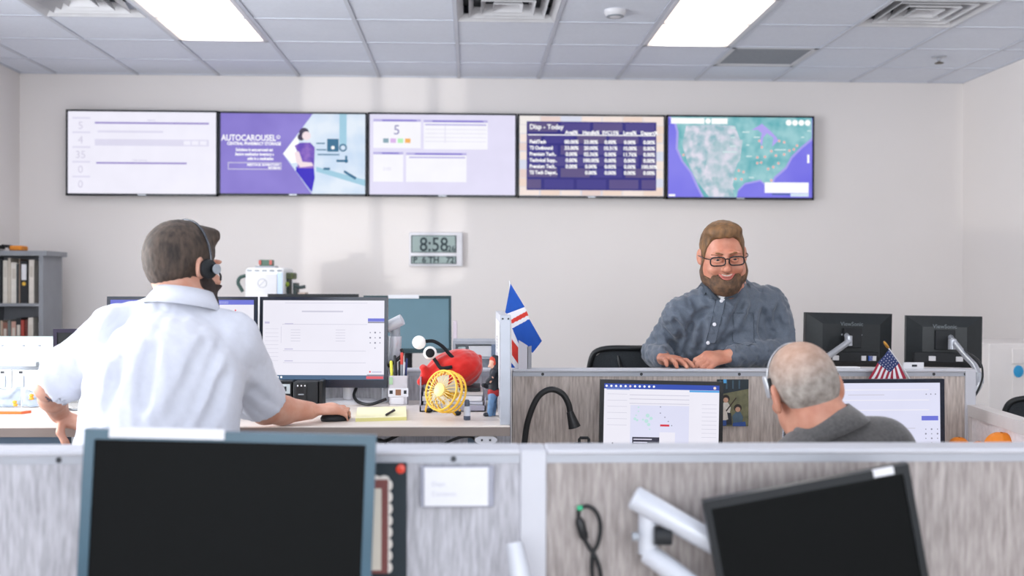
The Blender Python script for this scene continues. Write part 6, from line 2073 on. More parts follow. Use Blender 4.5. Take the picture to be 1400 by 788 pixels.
    # tattoo on the left upper forearm
    from mathutils.bvhtree import BVHTree
    me = body.data
    L0 = np.array(body.location)
    bvh = BVHTree.FromPolygons([tuple(v_.co) for v_ in me.vertices], [tuple(p_.vertices) for p_ in me.polygons])
    m = MB()
    # a small branching mark drawn on the skin
    for line in (((66, 549), (72, 546), (78, 544), (84, 541)), ((64, 546), (70, 547), (76, 548), (83, 547)), ((70, 539), (74, 543), (79, 545)), ((74, 537), (77, 541), (83, 544)), ((62, 543), (67, 546), (72, 549))):
        pts = []
        for q in arc([np.array((a_, b_, 0.0)) for a_, b_ in line], 4):
            d_ = nrm(W(q[0], q[1], 3.0) - CAM)
            hit = bvh.ray_cast(Vector(CAM - L0), Vector(d_))
            if hit[0] is not None and hit[3] < 3.4:
                pts.append(np.array(hit[0]) + L0 - d_ * 0.0006)
        if len(pts) > 2:
            m.tube(pts, 0.0022, 5)
    if m.v:
        m.build('arm_tattoo', mat('tattoo_ink', '#5b5560', 0.7), body)['kind'] = 'stuff'
    # headset
    t = thing('headset', 'black and silver headset worn by the white-shirted man', 'headset', tuple(H.p(0, 0, 0.13)), group='worn headsets')
    bandp = [H.p(0.098 * math.cos(a), -0.012 + 0.012 * math.sin(a), 0.014 + 0.122 * math.sin(a)) for a in np.linspace(-0.1, PI + 0.1, 26)]
    MB().tube(bandp, 0.0042, 8).build('headband', mat('headset_band', '#57595e', 0.25, metal=0.6), t, smooth=True)
    e = H.R @ np.array([-1.0, 0, 0])
    for sgn in (-1, 1):
        ax_ = H.R @ np.array([sgn, 0.05, 0])
        cc = H.p(sgn * 0.090, -0.004, -0.008)
        MB().lathe([(0.0, -0.004), (0.026, -0.004), (0.030, 0.004), (0.028, 0.013), (0.018, 0.017), (0.0, 0.017)], cc, n=24, axis=tuple(ax_)).build('ear_pad', BLACKM, t, smooth=True)
        if sgn == -1:
            c2 = cc + ax_ * 0.02 + H.R @ np.array([0, -0.012, 0.0])
            MB().lathe([(0.0, 0), (0.015, 0), (0.015, 0.008), (0.0, 0.009)], c2, n=20, axis=tuple(ax_)).build('mic_pivot', BLACKP, t, smooth=True)
            MB().lathe([(0.010, 0.008), (0.0145, 0.008), (0.0145, 0.011), (0.010, 0.011)], c2, n=20, axis=tuple(ax_)).build('pivot_ring', GREYP, t, smooth=True)
            MB().tube(arc([c2 + ax_ * 0.004, H.p(-0.112, -0.034, -0.022), H.p(-0.102, -0.045, -0.036)]), 0.003, 8).build('mic_boom', BLACKP, t, smooth=True)
    MB().tube(arc([H.p(0.09, 0.0, -0.03), H.p(0.098, 0.03, -0.07), W(206, 404, 3.14), W(208, 413, 3.115)]), 0.0024, 6).build('cord', BLACKP, t, smooth=True)
    return body


# ---- 2: bearded man in the grey-blue shirt, leaning on the partition
def standing_man():
    hc = W(988, 349, 4.34)
    H = Head(hc, Rh(-5 * D2R, 11 * D2R, -3 * D2R), 1.10, 1.16)
    neck = W(993, 398, 4.44)
    shR, shL = W(933, 433, 4.46), W(1048, 419, 4.46)     # viewer's left, viewer's right
    hip = np.array([W(1005, 500, 4.8)[0], 4.80, 0.92])
    elR, wrR = W(899, 482, 4.60), W(907, 494, 4.375)
    elL, wrL = W(1081, 481, 4.42), W(997, 487, 4.27)
    wrR[2] = PT + 0.028
    wrL[2] = PT + 0.044
    elL[2] = max(elL[2], PT + 0.055)
    F = Field(axis((0.30, 1.28, 0.0038)), axis((4.10, 4.62, 0.0038), (4.62, 5.05, 0.012)), axis((0.06, 1.02, 0.02), (1.02, 1.72, 0.0036)))
    H.skull(F)
    # smiling mouth
    F.ell(H.p(0, -0.108, -0.064), np.array([0.024, 0.012, 0.005]) * 1.1, H.R, 0.004, 'sub')
    for x in (-1, 1):
        F.ell(H.p(x * 0.043, -0.083, -0.038), np.array([0.017, 0.014, 0.014]) * 1.1, H.R, 0.012)
    F.cap(hc + H.R @ np.array([0, 0.02, -0.05]), neck, 0.060, 0.066, 0.03)
    F.cap(neck, neck * 0.5 + hip * 0.5, 0.08, 0.13, 0.05).cap(neck * 0.5 + hip * 0.5, hip, 0.13, 0.14, 0.05)
    F.cap(neck, shR, 0.05, 0.05, 0.04).cap(neck, shL, 0.05, 0.05, 0.04)
    for sh, el, wr in ((shR, elR, wrR), (shL, elL, wrL)):
        F.chain([sh, el, el * 0.6 + wr * 0.4, wr], [0.05, 0.040, 0.042, 0.030], 0.02)
    hand(F, wrR, (0.22, -0.95, 0.02), (0.02, 0.02, 1.0), 1, [(0.05, 0.30, 0.25)] * 4, 1.05, 0.3)
    hand(F, wrL, (-0.90, -0.40, -0.06), (-0.12, -0.50, 0.85), -1, [(0.55, 0.75, 0.5), (0.60, 0.8, 0.5), (0.65, 0.85, 0.5), (0.7, 0.85, 0.5)], 1.12, thumb=(0.6, 0.5))
    feet = [(np.array([hip[0] - 0.1, 4.72, 0.5]), np.array([hip[0] - 0.12, 4.80, 0.09])), (np.array([hip[0] + 0.1, 4.72, 0.5]), np.array([hip[0] + 0.12, 4.82, 0.09]))]
    legs_field(F, hip, 0, feet, False, -0.018)
    body = F.mesh('person', SKIN2, None, 1)
    tag(body, 'bearded smiling man with glasses in a grey-blue shirt leaning on the partition', 'person', 'people in the office')
    SH = mat('chambray_shirt', '#586270', 0.6, color2='#4c5562', scale=260, sheen=0.3, detail=5)
    F = Field(axis((0.28, 1.34, 0.006)), axis((4.20, 5.02, 0.006)), axis((0.82, 1.48, 0.006)))
    F.ell(neck + np.array([0.005, 0.03, -0.15]), (0.205, 0.135, 0.165), None, 0.07)
    F.ell(neck * 0.55 + hip * 0.45 + np.array([0, -0.05, -0.02]), (0.215, 0.16, 0.20), None, 0.08)
    F.ell(hip + np.array([0, -0.02, 0.06]), (0.21, 0.165, 0.17), None, 0.07)
    F.cap(neck + np.array([0, 0.02, -0.045]), shR, 0.075, 0.078, 0.06).cap(neck + np.array([0, 0.02, -0.045]), shL, 0.078, 0.082, 0.06)
    F.cap(neck + np.array([0, 0.01, -0.06]), neck + np.array([0, 0.01, 0.0]), 0.11, 0.082, 0.05)
    F.ell(W(948, 486, 4.52), (0.10, 0.08, 0.09), None, 0.05)
    cuffR, cuffL = wrR + nrm(elR - wrR) * 0.022, wrL + nrm(elL - wrL) * 0.018
    F.chain([shR, elR, elR * 0.5 + cuffR * 0.5, cuffR], [0.074, 0.062, 0.054, 0.042], 0.018)
    F.chain([shL, elL, elL * 0.5 + cuffL * 0.5, cuffL], [0.080, 0.062, 0.053, 0.043], 0.018)
    f1 = ripples(21, 6, 50, 100, (0.8, 0.0, 0.5), 0.9, True)
    f2 = ripples(22, 6, 80, 150, (0.3, 0.4, 0.9), 1.2, True)
    f3 = ripples(23, 6, 80, 150)
    F.warp(lambda X, Y, Z: -0.022 * f1(X, Y, Z) - 0.009 * f2(X, Y, Z) + 0.0015 * f3(X, Y, Z))
    F.grooves([((1016, 408), (1000, 436), (980, 480)), ((1034, 408), (1018, 445), (1000, 478)), ((1045, 425), (1040, 448), (1044, 464)), ((1052, 432), (1051, 448), (1056, 462)),
               ((950, 410), (962, 440), (958, 480)), ((934, 425), (946, 455), (940, 485)), ((926, 440), (934, 462), (926, 486)), ((905, 447), (918, 458), (928, 476)),
               ((896, 466), (908, 472), (922, 486)), ((1066, 420), (1064, 438), (1070, 452)),
               ((1005, 455), (990, 470), (985, 484)), ((975, 420), (955, 432), (945, 450))], 4.36, 0.007, 0.02)
    # neckline: open V at the front
    nk = neck + np.array([0, -0.09, 0.0])
    F.ell(neck + np.array([-0.002, -0.085, 0.012]), (0.030, 0.05, 0.045), None, 0.01, 'sub')
    F.keep(lambda X, Y, Z: 0.86 - Z + 0 * X + 0 * Y)
    # keep sleeves above the rail
    F.keep(lambda X, Y, Z: np.where((Y < 4.262), (PT + 0.003) - Z, -1.0) + 0 * X)
    sh_o = F.mesh('shirt', SH, body, 1)
    Fs, axs = F.F, F.ax

    def front(x, z):
        """nearest shirt surface to the viewer at x, z"""
        i, k_ = int(np.argmin(abs(axs[0] - x))), int(np.argmin(abs(axs[2] - z)))
        ins = np.where(Fs[i, :, k_] < 0)[0]
        return float(axs[1][ins[0]]) if len(ins) else 4.4
    # placket, buttons, pocket laid on the shirt
    top, bot = W(985, 406, 4.36), W(968, 468, 4.40)
    rows = [[], []]
    for k_ in range(15):
        u = k_ / 14
        x, z = top[0] + (bot[0] - top[0]) * u, top[2] + (bot[2] - top[2]) * u
        for r_, dx in enumerate((-0.017, 0.017)):
            rows[r_].append((x + dx, front(x + dx, z) - 0.004, z))
    MB().sheet(rows).build('placket', SH, sh_o, smooth=2)
    for (px, py) in ((984.5, 411.5), (975, 443.5), (967.5, 469)):
        b = W(px, py, 4.36)
        yb = front(b[0], b[2])
        MB().lathe([(0.0, 0.0), (0.0075, 0.0), (0.0075, 0.003), (0.0, 0.004)], (b[0], yb - 0.005, b[2]), n=14, axis=(0, -1, 0)).build('button', mat('pearl_button', '#e9eaf0', 0.25), sh_o, smooth=True)
    p0, p1 = W(1001, 428, 4.36), W(1029, 468, 4.36)
    rows = []
    for i in range(9):
        row = []
        for j in range(9):
            x, z = p0[0] + (p1[0] - p0[0]) * i / 8, p0[2] + (p1[2] - p0[2]) * j / 8 + (0.01 * (1 - abs(i / 4 - 1)) * (-1 if j == 8 else 0))
            row.append((x, front(x, z) - 0.003, z))
        rows.append(row)
    MB().sheet(rows).build('chest_pocket', SH, sh_o, smooth=2)
    SEAM = mat('shirt_seam', '#39414b', 0.8)
    edge = [row_[0] for row_ in rows] + [q_ for q_ in rows[-1]] + [row_[-1] for row_ in rows[::-1]] + [q_ for q_ in rows[0][::-1]]
    MB().tube([np.array(q_) + np.array([0, -0.0005, 0]) for k_, q_ in enumerate(edge) if k_ == 0 or q_ != edge[k_ - 1]], 0.0013, 5).build('pocket_seam', SEAM, sh_o)
    for dx in (-0.018, 0.018):
        ln = []
        for k_ in range(15):
            u = k_ / 14
            x, z = top[0] + (bot[0] - top[0]) * u + dx, top[2] + (bot[2] - top[2]) * u
            ln.append((x, front(x, z) - 0.004, z))
        MB().tube(ln, 0.0013, 5).build('placket_seam', SEAM, sh_o)
    CM = mat('chambray_collar', '#4a535f', 0.75, color2='#3c444e', scale=90)

    def patch(name, quad, m, parent, off=0.006, n=8, puff=0.0):
        """cloth piece laid on the shirt front, corners given where the photograph shows them"""
        P = [W(*q, 4.34) for q in quad]
        rows = []
        for i in range(n + 1):
            u = i / n
            row = []
            for j in range(n + 1):
                v = j / n
                p_ = (P[0] * (1 - u) + P[1] * u) * (1 - v) + (P[3] * (1 - u) + P[2] * u) * v
                rn = 0.098
                row.append((p_[0], p_[2], min(front(p_[0], p_[2]), neck[1] + 0.005 - math.sqrt(max(0.0, rn * rn - (p_[0] - neck[0]) ** 2)))))
            rows.append(row)
        d = np.array([[c[2] for c in r] for r in rows])
        for _ in range(6):
            e = np.pad(d, 1, mode='edge')
            d = np.minimum(d, (e[:-2, 1:-1] + e[2:, 1:-1] + e[1:-1, :-2] + e[1:-1, 2:]) / 4)
        return MB().sheet([[(c[0], d[a][b] - off - puff * math.sin(PI * a / n) * math.sin(PI * b / n), c[1]) for b, c in enumerate(r)] for a, r in enumerate(rows)]).build(name, m, parent, smooth=2)

    patch('undershirt', [(972, 392), (1002, 390), (990, 411), (984, 412)], mat('white_undershirt', '#eeeef2', 0.85, scale=60), body, 0.003)
    patch('collar_leaf', [(961, 379), (968, 385), (985, 410), (971, 409)], CM, body, 0.010, puff=0.006)
    patch('collar_leaf', [(1022, 369), (1011, 379), (989, 409), (1006, 407)], CM, body, 0.010, puff=0.006)
    collar('collar_band', body, CM, neck + np.array([0.0, 0.012, 0.0]), (0, -0.25, 1), (0, -1, 0), 0.088, 0.040, gap=1.9, sq=(1.0, 1.02))
    F = Field(axis((hip[0] - 0.42, hip[0] + 0.42, 0.014)), axis((4.45, 5.15, 0.014)), axis((0.05, 1.05, 0.014)))
    legs_field(F, hip, 0, feet, True, 0.022)
    F.keep(lambda X, Y, Z: np.maximum(Z - 0.97, 0.09 - Z) + 0 * X + 0 * Y)
    F.mesh('trousers', mat('charcoal_trousers', '#33353b', 0.9, scale=70), body)
    for k_, a_ in feet:
        shoe(body, a_, (0, -1, 0))
    # face
    loc = H.local()
    for x in (-1, 1):
        e = H.p(x * 0.031, -0.0865, -0.001)
        MB().ball(e, 0.0125, 18, 12).build('eye', mat('eye_white', '#e6ddd8', 0.25), body, smooth=2)
        fo = H.R @ np.array([0, -1, -0.12])
        MB().lathe([(0.0, 0.0125), (0.0062, 0.0122), (0.0062, 0.0138), (0.0, 0.0146)], e, n=16, axis=tuple(nrm(fo))).build('iris', mat('iris_dark', '#38434a', 0.2), body, smooth=True)
        for nm, zz, yy, rr, mm in (('upper_eyelid', 0.0074, -0.0975, 0.0048, SKIN2), ('lower_eyelid', -0.0086, -0.0965, 0.0050, SKIN2)):
            MB().tube(arc([H.p(x * 0.016, yy + 0.002, -0.001), H.p(x * 0.024, yy - 0.002, zz * 0.75), H.p(x * 0.032, yy - 0.002, zz * 0.9), H.p(x * 0.041, yy + 0.004, zz * 0.55), H.p(x * 0.046, yy + 0.010, -0.002)]), rr, 8).build(nm, mm, body, smooth=True)
        MB().tube(arc([H.p(x * 0.012, -0.0995, 0.0185), H.p(x * 0.026, -0.1005, 0.0235), H.p(x * 0.042, -0.093, 0.0225), H.p(x * 0.052, -0.080, 0.016)]), [0.002] * 8 + [0.0038] * 8 + [0.003] * 8 + [0.0012], 8).build('eyebrow', mat('eyebrow_brown', '#7a5638', 0.8), body, smooth=True)
    MB().sheet([[H.p(x, -0.1005 + 1.6 * x * x * 6, -0.0605 + 1.5 * abs(x) ** 1.3 * 0.55 + dz) for dz in (0.0025, -0.0045)] for x in np.linspace(-0.019, 0.019, 9)]).build('teeth', mat('teeth_ivory', '#e8dfd2', 0.3), body, smooth=2)
    LIP = mat('lip_rose', '#bd6a60', 0.45)
    MB().tube(arc([H.p(-0.027, -0.094, -0.053), H.p(-0.014, -0.1055, -0.0605), H.p(0, -0.109, -0.0625), H.p(0.014, -0.1055, -0.0605), H.p(0.027, -0.094, -0.053)]), 0.0026, 8).tube(arc([H.p(-0.027, -0.094, -0.053), H.p(-0.015, -0.1045, -0.0675), H.p(0, -0.1085, -0.0715), H.p(0.015, -0.1045, -0.0675), H.p(0.027, -0.094, -0.053)]), 0.0036, 8).build('lips', LIP, body, smooth=True)
    # hair and beard
    st = ripples(31, 8, 260, 480)
    F = Field(*H.box(0.0028, 0.16))
    H.skull(F, ears=False, face=False)
    F.ell(H.p(0.0, -0.034, 0.096), np.array([0.062, 0.046, 0.026]) * 1.1, H.R, 0.03)

    def hair(X, Y, Z):
        x, y, z = loc(X, Y, Z)
        zl = np.interp(y, [-0.13, -0.088, -0.062, -0.042, -0.02, 0.02, 0.06, 0.11], [0.080, 0.079, 0.072, 0.030, -0.035, -0.04, -0.07, -0.08]).astype(np.float32)
        return (zl - z) * 0.8
    F.warp(lambda X, Y, Z: -0.0045 + 0.0018 * st(X, Y, Z))
    F.keep(lambda X, Y, Z: hair(X, Y, Z) + 0.004 * ripples(32, 5, 160, 300)(X, Y, Z))
    F.mesh('hair', mat('hair_auburn', '#8a6440', 0.6, color2='#55402c', scale=50, stretch=(1, 1, 0.4), bump=0.6, bscale=90), body)
    F = Field(*H.box(0.0028, 0.16))
    H.skull(F, ears=False, face=True)
    F.ell(H.p(0, -0.066, -0.104), np.array([0.046, 0.036, 0.034]) * 1.1, H.R, 0.03)

    def beard(X, Y, Z):
        x, y, z = loc(X, Y, Z)
        zl = np.interp(y, [-0.14, -0.108, -0.09, -0.07, -0.045, -0.02, -0.004, 0.012, 0.035], [-0.0465, -0.048, -0.058, -0.074, -0.064, -0.012, 0.03, -0.03, -0.055]).astype(np.float32)
        mouth = 1 - np.sqrt((x / 0.031) ** 2 + ((z + 0.062 - 5.0 * x * x) / 0.0115) ** 2)
        return np.maximum(np.maximum((z - zl) * 0.7, y - 0.034), np.where(y < -0.06, mouth * 0.012, -1))
    F.warp(lambda X, Y, Z: -0.0055 + 0.0022 * st(X, Y, Z)).keep(lambda X, Y, Z: beard(X, Y, Z) + 0.002 * ripples(33, 5, 200, 400)(X, Y, Z))
    F.mesh('beard', mat('beard_brown', '#74563f', 0.75, color2='#46362b', scale=55, bump=0.7, bscale=90), body)
    # glasses
    GL_ = mat('glasses_black', '#1c1719', 0.25)
    m = MB()
    gy_ = -0.118
    for x in (-1, 1):
        loop = []
        for k_ in range(29):
            a = 2 * PI * k_ / 28
            ca, sa = math.cos(a), math.sin(a)
            u, v = 0.0265 * abs(ca) ** 0.55 * np.sign(ca), 0.0155 * abs(sa) ** 0.6 * np.sign(sa)
            loop.append(H.p(x * 0.0335 + u, gy_ + 0.10 * abs(x * 0.0335 + u) ** 1.6 * 2.2, -0.0035 + v))
        m.tube(loop, 0.0029, 8, False)
        m.tube(arc([H.p(x * 0.060, gy_ + 0.006, 0.005), H.p(x * 0.078, -0.085, 0.006), H.p(x * 0.088, -0.02, 0.004), H.p(x * 0.089, 0.012, 0.0)]), 0.0022, 8)
    m.tube(arc([H.p(-0.008, gy_, 0.003), H.p(0, gy_ - 0.002, 0.006), H.p(0.008, gy_, 0.003)]), 0.0024, 8)
    g = m.build('glasses', GL_, body, smooth=True)
    # ring
    return body


# ---- 3: grey-haired man seated with his back to the camera
def seated_man():
    hc = W(1098, 534, 2.76)
    H = Head(hc, Rh(187 * D2R, 6 * D2R, 13 * D2R), 1.0, 1.0, 1.25)
    neck = W(1129, 589, 2.72)
    shL, shR = W(1060, 692, 2.74), W(1203, 618, 2.72)
    hip = np.array([W(1150, 640, 2.7)[0], 2.66, 0.60])
    elL, elR = shL + np.array([-0.05, 0.12, -0.26]), shR + np.array([0.05, 0.12, -0.26])
    wrL, wrR = np.array([elL[0] + 0.05, 3.12, 0.79]), np.array([elR[0] - 0.05, 3.12, 0.79])
    # rests the wrists on the desk's near edge
    wrL[1], wrR[1] = 3.47, 3.47
    elL, elR = np.array([shL[0] - 0.05, 3.13, 0.80]), np.array([shR[0] + 0.05, 3.13, 0.80])
    F = Field(axis((0.35, 1.25, 0.0042)), axis((2.44, 2.60, 0.006), (2.60, 2.94, 0.0042), (2.94, 3.66, 0.008)), axis((0.05, 0.62, 0.02), (0.62, 1.30, 0.0042)))
    H.skull(F)
    F.cap(hc + H.R @ np.array([0, 0.035, -0.055]), neck, 0.055, 0.064, 0.03)
    F.ell(H.p(0, 0.078, -0.075), (0.045, 0.022, 0.03), H.R, 0.03)
    F.cap(neck, neck * 0.5 + hip * 0.5, 0.07, 0.11, 0.05).cap(neck * 0.5 + hip * 0.5, hip, 0.12, 0.13, 0.05)
    F.cap(neck, shL, 0.05, 0.05, 0.04).cap(neck, shR, 0.05, 0.05, 0.04)
    for sh, el, wr, sd in ((shL, elL, wrL, -1), (shR, elR, wrR, 1)):
        F.chain([sh, el, el * 0.6 + wr * 0.4, wr], [0.05, 0.042, 0.043, 0.03], 0.02)
        hand(F, wr, (0, 1, 0), (0, 0, 1), sd, [(0.15, 0.35, 0.25)] * 4, 1.0)
    feet = [(np.array([hip[0] - 0.12, 3.10, 0.56]), np.array([hip[0] - 0.13, 3.12, 0.09])), (np.array([hip[0] + 0.12, 3.10, 0.56]), np.array([hip[0] + 0.13, 3.12, 0.09]))]
    legs_field(F, hip, 0, feet, False, -0.018)
    body = F.mesh('person', SKIN3, None, 1)
    tag(body, 'grey-haired seated man in a dark grey collared shirt, seen from behind', 'person', 'people in the office')
    SH = mat('dark_grey_shirt', '#5c5a5a', 0.85, color2='#474646', scale=120, sheen=0.3, detail=5)
    F = Field(axis((0.33, 1.27, 0.008)), axis((2.40, 3.56, 0.008)), axis((0.55, 1.12, 0.008)))
    F.ell(neck + np.array([0.02, 0.0, -0.18]), (0.20, 0.13, 0.17), None, 0.07)
    F.ell(neck * 0.5 + hip * 0.5, (0.20, 0.15, 0.2), None, 0.07)
    F.ell(hip + np.array([0, 0, 0.05]), (0.2, 0.16, 0.15), None, 0.07)
    F.cap(neck + np.array([0, 0, -0.05]), shL, 0.075, 0.080, 0.06).cap(neck + np.array([0, 0, -0.045]), shR, 0.078, 0.082, 0.06)
    F.chain([shL, elL, wrL - np.array([0, 0.03, 0])], [0.08, 0.062, 0.045], 0.04).chain([shR, elR, wrR - np.array([0, 0.03, 0])], [0.08, 0.062, 0.045], 0.04)
    f1 = ripples(41, 6, 30, 70, (0.5, 0.2, 0.8), 1.0)
    F.warp(lambda X, Y, Z: 0.007 * f1(X, Y, Z)).keep(lambda X, Y, Z: 0.57 - Z + 0 * X + 0 * Y)
    F.mesh('shirt', SH, body, 1)
    collar('shirt_collar', body, SH, neck + np.array([0.004, 0.0, -0.004]), (-0.42, 0.16, 1), (-0.25, 1, 0), 0.078, 0.042, gap=0.6)
    F = Field(axis((hip[0] - 0.4, hip[0] + 0.4, 0.016)), axis((2.4, 3.4, 0.016)), axis((0.05, 0.8, 0.016)))
    legs_field(F, hip, 0, feet, True, 0.02)
    F.keep(lambda X, Y, Z: np.maximum(Z - 0.68, 0.09 - Z) + 0 * X + 0 * Y)
    F.mesh('trousers', mat('navy_trousers', '#2a2f3c', 0.9, scale=70), body)
    for k_, a_ in feet:
        shoe(body, a_, (0, 1, 0))
    # cropped hair
    loc = H.local()
    F = Field(*H.box(0.0028, 0.15))
    H.skull(F, ears=False, face=False)
    st = ripples(51, 8, 400, 700)

    def hair(X, Y, Z):
        x, y, z = loc(X, Y, Z)
        zl = np.interp(y, [-0.13, -0.085, -0.05, -0.02, 0.028, 0.045, 0.065, 0.11], [0.085, 0.075, 0.035, -0.01, -0.012, -0.045, -0.066, -0.07]).astype(np.float32)
        return (zl - z) * 0.8
    F.warp(lambda X, Y, Z: -0.0035 + 0.0007 * st(X, Y, Z))
    F.keep(lambda X, Y, Z: hair(X, Y, Z) + 0.005 * ripples(52, 5, 200, 400)(X, Y, Z))
    hm = mat('cropped_grey_hair', '#b0a79f', 0.8, color2='#7d746d', scale=45, bump=0.5, bscale=160, detail=6)
    # thinner, skin-toned towards the crown (the hair itself is sparse there)
    nt = hm.node_tree
    tcn = nt.nodes.new('ShaderNodeTexCoord')
    ob = F.mesh('hair', hm, body)
    crown = H.p(0.01, 0.045, 0.095) - np.array(body.location)
    vd = nt.nodes.new('ShaderNodeVectorMath')
    vd.operation = 'DISTANCE'
    vd.inputs[1].default_value = crown
    mr = nt.nodes.new('ShaderNodeMapRange')
    mr.inputs['From Min'].default_value, mr.inputs['From Max'].default_value = 0.035, 0.105
    mr.inputs['To Min'].default_value, mr.inputs['To Max'].default_value = 0.6, 0.0
    mx = nt.nodes.new('ShaderNodeMix')
    mx.data_type = 'RGBA'
    pb = nt.nodes['Principled BSDF']
    src = pb.inputs['Base Color'].links[0].from_socket
    nt.links.new(tcn.outputs['Object'], vd.inputs[0])
    nt.links.new(vd.outputs['Value'], mr.inputs['Value'])
    nt.links.new(mr.outputs['Result'], mx.inputs['Factor'])
    nt.links.new(src, mx.inputs['A'])
    mx.inputs['B'].default_value = (*lin('#c89a80'), 1)
    nt.links.new(mx.outputs['Result'], pb.inputs['Base Color'])
    t = thing('headset', 'silver mono headset on the grey-haired man\'s head', 'headset', tuple(H.p(0, 0, 0.13)), group='worn headsets')
    bandp = [H.p(0.084 * math.cos(a), -0.02, 0.020 + 0.106 * math.sin(a)) for a in np.linspace(0.12, PI - 0.1, 22)]
    MB().tube(bandp, 0.0017, 8).build('headband', mat('headset_silver', '#c9cbd0', 0.3, metal=0.5), t, smooth=True)
    q = H.p(0.089, -0.012, 0.030)
    Rm = Matrix([list(r) for r in H.R])
    MB().box(q, (0.010, 0.022, 0.058), Rm, bev=0.004).build('side_bar', mat('headset_silver', '#c9cbd0'), t, smooth=True)
    MB().box(H.p(0.083, 0.014, 0.012), (0.010, 0.030, 0.012), Rm, bev=0.004).box(H.p(0.085, 0.002, 0.03), (0.009, 0.010, 0.045), Rm, bev=0.003).build('temple_pad', BLACKM, t, smooth=True)
    return body


white_shirt_man()
standing_man()
seated_man()
p = W(1150, 640, 2.66)
office_chair('black office chair the grey-haired man sits on', p[0], 2.72, PI, 0.47, 0.93, 0.44)

# ------------------------------------------------------------------ red plush hat on the paper tray
hy = 3.90
HR = mat('red_felt', '#c91f17', 0.95, var=0.1, scale=30, sheen=0.4)
b0 = W(616, 505, hy)
t = thing('plush_hat', 'red plush hat with googly eyes on stalks lying on the paper tray', 'hat', (b0[0], hy, HATZ))
F = Field(axis((b0[0] - 0.17, b0[0] + 0.16, 0.004)), axis((hy - 0.13, hy + 0.14, 0.004)), axis((HATZ - 0.01, HATZ + 0.2, 0.004)))
F.ell(W(620, 503, hy), (0.088, 0.085, 0.058), None, 0.03)
F.ell(W(636, 500, hy), (0.058, 0.07, 0.052), None, 0.04)
F.ell(W(612, 516, hy), (0.092, 0.085, 0.04), None, 0.03)
F.cap(W(597, 510, hy - 0.03), W(583, 516, hy - 0.05), 0.034, 0.024, 0.02)
F.cap(W(583, 513, hy - 0.05), W(579, 504, hy - 0.055), 0.018, 0.014, 0.008)
F.cap(W(583, 517, hy - 0.05), W(576, 522, hy - 0.06), 0.018, 0.013, 0.006)
F.cap(W(651, 497, hy), W(656, 488, hy), 0.010, 0.007, 0.008)
fr_ = ripples(61, 5, 50, 100, None, 1.0, True)
F.warp(lambda X, Y, Z: -0.010 * fr_(X, Y, Z)).keep(lambda X, Y, Z: HATZ + 0.001 - Z + 0 * X + 0 * Y)
F.mesh('felt_body', HR, t, 2)
FELTK = mat('black_felt', '#17181b', 0.95)
MB().tube(arc([W(581, 467, hy - 0.05), W(593, 467, hy - 0.05), W(605, 474, hy - 0.05), W(614, 484, hy - 0.055), W(621, 491, hy - 0.06)]), 0.0065, 10).build('eye_stalk', FELTK, t, smooth=True)
MB().tube(arc([W(591, 487, hy - 0.055), W(597, 496, hy - 0.07), W(602, 503, hy - 0.088), W(609, 503.5, hy - 0.092), W(618, 502, hy - 0.088)]), 0.0065, 10).build('eye_stalk', FELTK, t, smooth=True)
EYEW = mat('white_felt', '#efece8', 0.9)
for (px, py, dy) in ((573, 468.5, -0.05), (588, 483, -0.06)):
    MB().ball(W(px, py, hy + dy), 0.0245, 20, 14).build('eye_ball', EYEW, t, smooth=2)
e = W(588, 483, hy - 0.06)
d_ = nrm(CAM - e + np.array([0, 0, 0]))
MB().lathe([(0.0165, 0.016), (0.0165, 0.0205), (0.010, 0.0245), (0.0, 0.0255)], e, n=22, axis=tuple(d_)).build('pupil', FELTK, t, smooth=True)

# ------------------------------------------------------------------ figurine in hooded jacket
fgy = 3.58
g0 = Zp(669, 570, DZ)
fgy = g0[1] + 0.02
t = thing('figurine', 'figurine in a dark hooded jacket and jeans beside the grey divider', 'figurine', (g0[0], fgy, DZ))


def fig(*prims, step=0.0022):
    lo, hi = W(655, 484, fgy), W(690, 571, fgy)
    F = Field(axis((lo[0], hi[0], step)), axis((fgy - 0.05, fgy + 0.05, step)), axis((DZ - 0.01, lo[2] + 0.005, step)))
    for a, b, ra, rb, k in prims:
        F.cap(a, b, ra, rb, k)
    return F


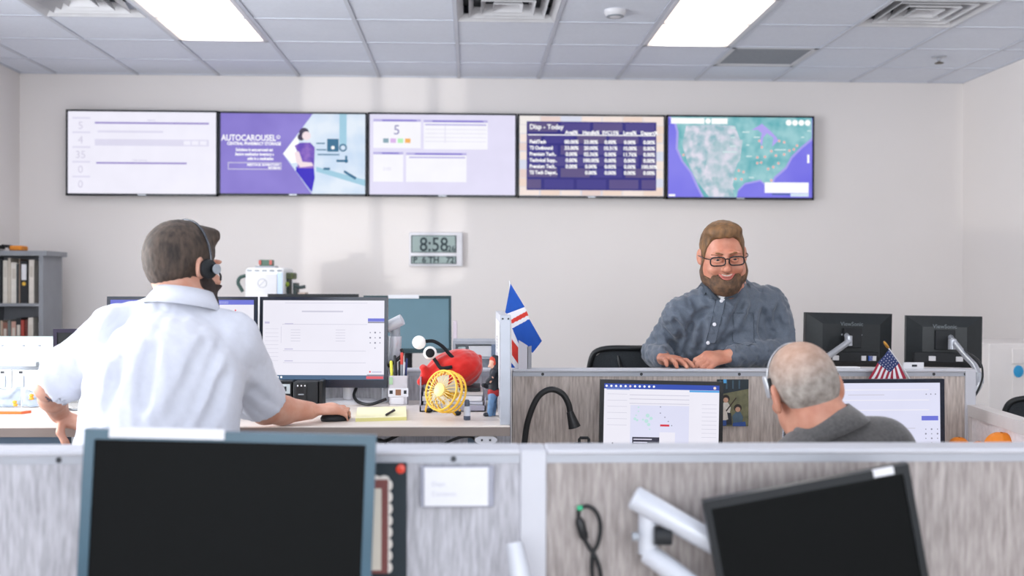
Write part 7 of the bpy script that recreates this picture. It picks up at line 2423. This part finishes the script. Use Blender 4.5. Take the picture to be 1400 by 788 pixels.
P_ = lambda px, py, dy=0.0: W(px, py, fgy + dy)
fig((P_(673, 541, -0.012), P_(671, 556, -0.012), 0.0125, 0.0105, 0.008), (P_(671, 556, -0.012), P_(669.5, 567, -0.012), 0.0105, 0.0095, 0.006),
    (P_(675, 541, 0.012), P_(674.5, 556, 0.012), 0.0125, 0.0105, 0.008), (P_(674.5, 556, 0.012), P_(674, 567, 0.012), 0.0105, 0.0095, 0.006), (P_(674, 538), P_(674, 542), 0.017, 0.016, 0.01)).mesh('jeans', mat('toy_denim', '#6a8fb8', 0.6, var=0.12, scale=60), t, 1)
fig((P_(677, 509), P_(675.5, 536), 0.0185, 0.021, 0.01), (P_(681, 512, 0.004), P_(681.5, 530, 0.004), 0.012, 0.012, 0.01), (P_(676, 510, -0.02), P_(668, 522, -0.028), 0.0095, 0.009, 0.006), (P_(668, 522, -0.028), P_(672, 518, -0.034), 0.009, 0.008, 0.006),
    (P_(676, 510, 0.02), P_(666, 528, 0.02), 0.0095, 0.009, 0.006), (P_(666, 528, 0.02), P_(661, 527, 0.012), 0.0085, 0.0075, 0.006), (P_(679, 500, 0.003), P_(680.5, 493, 0.003), 0.0135, 0.013, 0.008), (P_(681, 494), P_(684, 490), 0.011, 0.006, 0.006), (P_(675.5, 488.5), P_(681, 491), 0.0085, 0.011, 0.006)).mesh('hooded_jacket', mat('toy_jacket', '#1c2029', 0.6, var=0.1, scale=40), t, 1)
fig((P_(673.5, 495), P_(673, 499), 0.0115, 0.009, 0.006), (P_(671, 499), P_(669, 501), 0.006, 0.005, 0.004), (P_(674, 502), P_(676, 508), 0.008, 0.009, 0.005)).mesh('face', mat('toy_skin', '#dba892', 0.5), t, 1)
fig((P_(674.5, 491.5), P_(676, 497), 0.0110, 0.0105, 0.006), (P_(671.5, 491.5), P_(673, 490.5), 0.006, 0.006, 0.004)).mesh('hair', mat('toy_hair_red', '#c0402c', 0.7), t, 1)
fig((P_(670, 522, -0.034), P_(673, 517, -0.036), 0.0055, 0.005, 0.004)).mesh('hand', mat('toy_skin', '#dba892'), t)
fig((P_(673, 537, -0.006), P_(678, 536.5, -0.006), 0.0165, 0.016, 0.01)).mesh('red_shirt_hem', mat('toy_red_shirt', '#a32a2c', 0.7), t, 1)
for dy, px in ((-0.012, 668.5), (0.012, 673)):
    f_ = Field(axis((P_(656, 570)[0], P_(690, 570)[0], 0.002)), axis((fgy - 0.03, fgy + 0.03, 0.002)), axis((DZ - 0.004, DZ + 0.025, 0.002)))
    a_, b_ = P_(px + 1, 568, dy), P_(px - 5, 569, dy)
    a_[2] = b_[2] = DZ + 0.006
    f_.cap(a_, b_, 0.0085, 0.0075, 0.005).keep(lambda X, Y, Z: DZ + 0.0005 - Z + 0 * X + 0 * Y)
    f_.mesh('shoe', mat('toy_shoe', '#252932', 0.5), t)
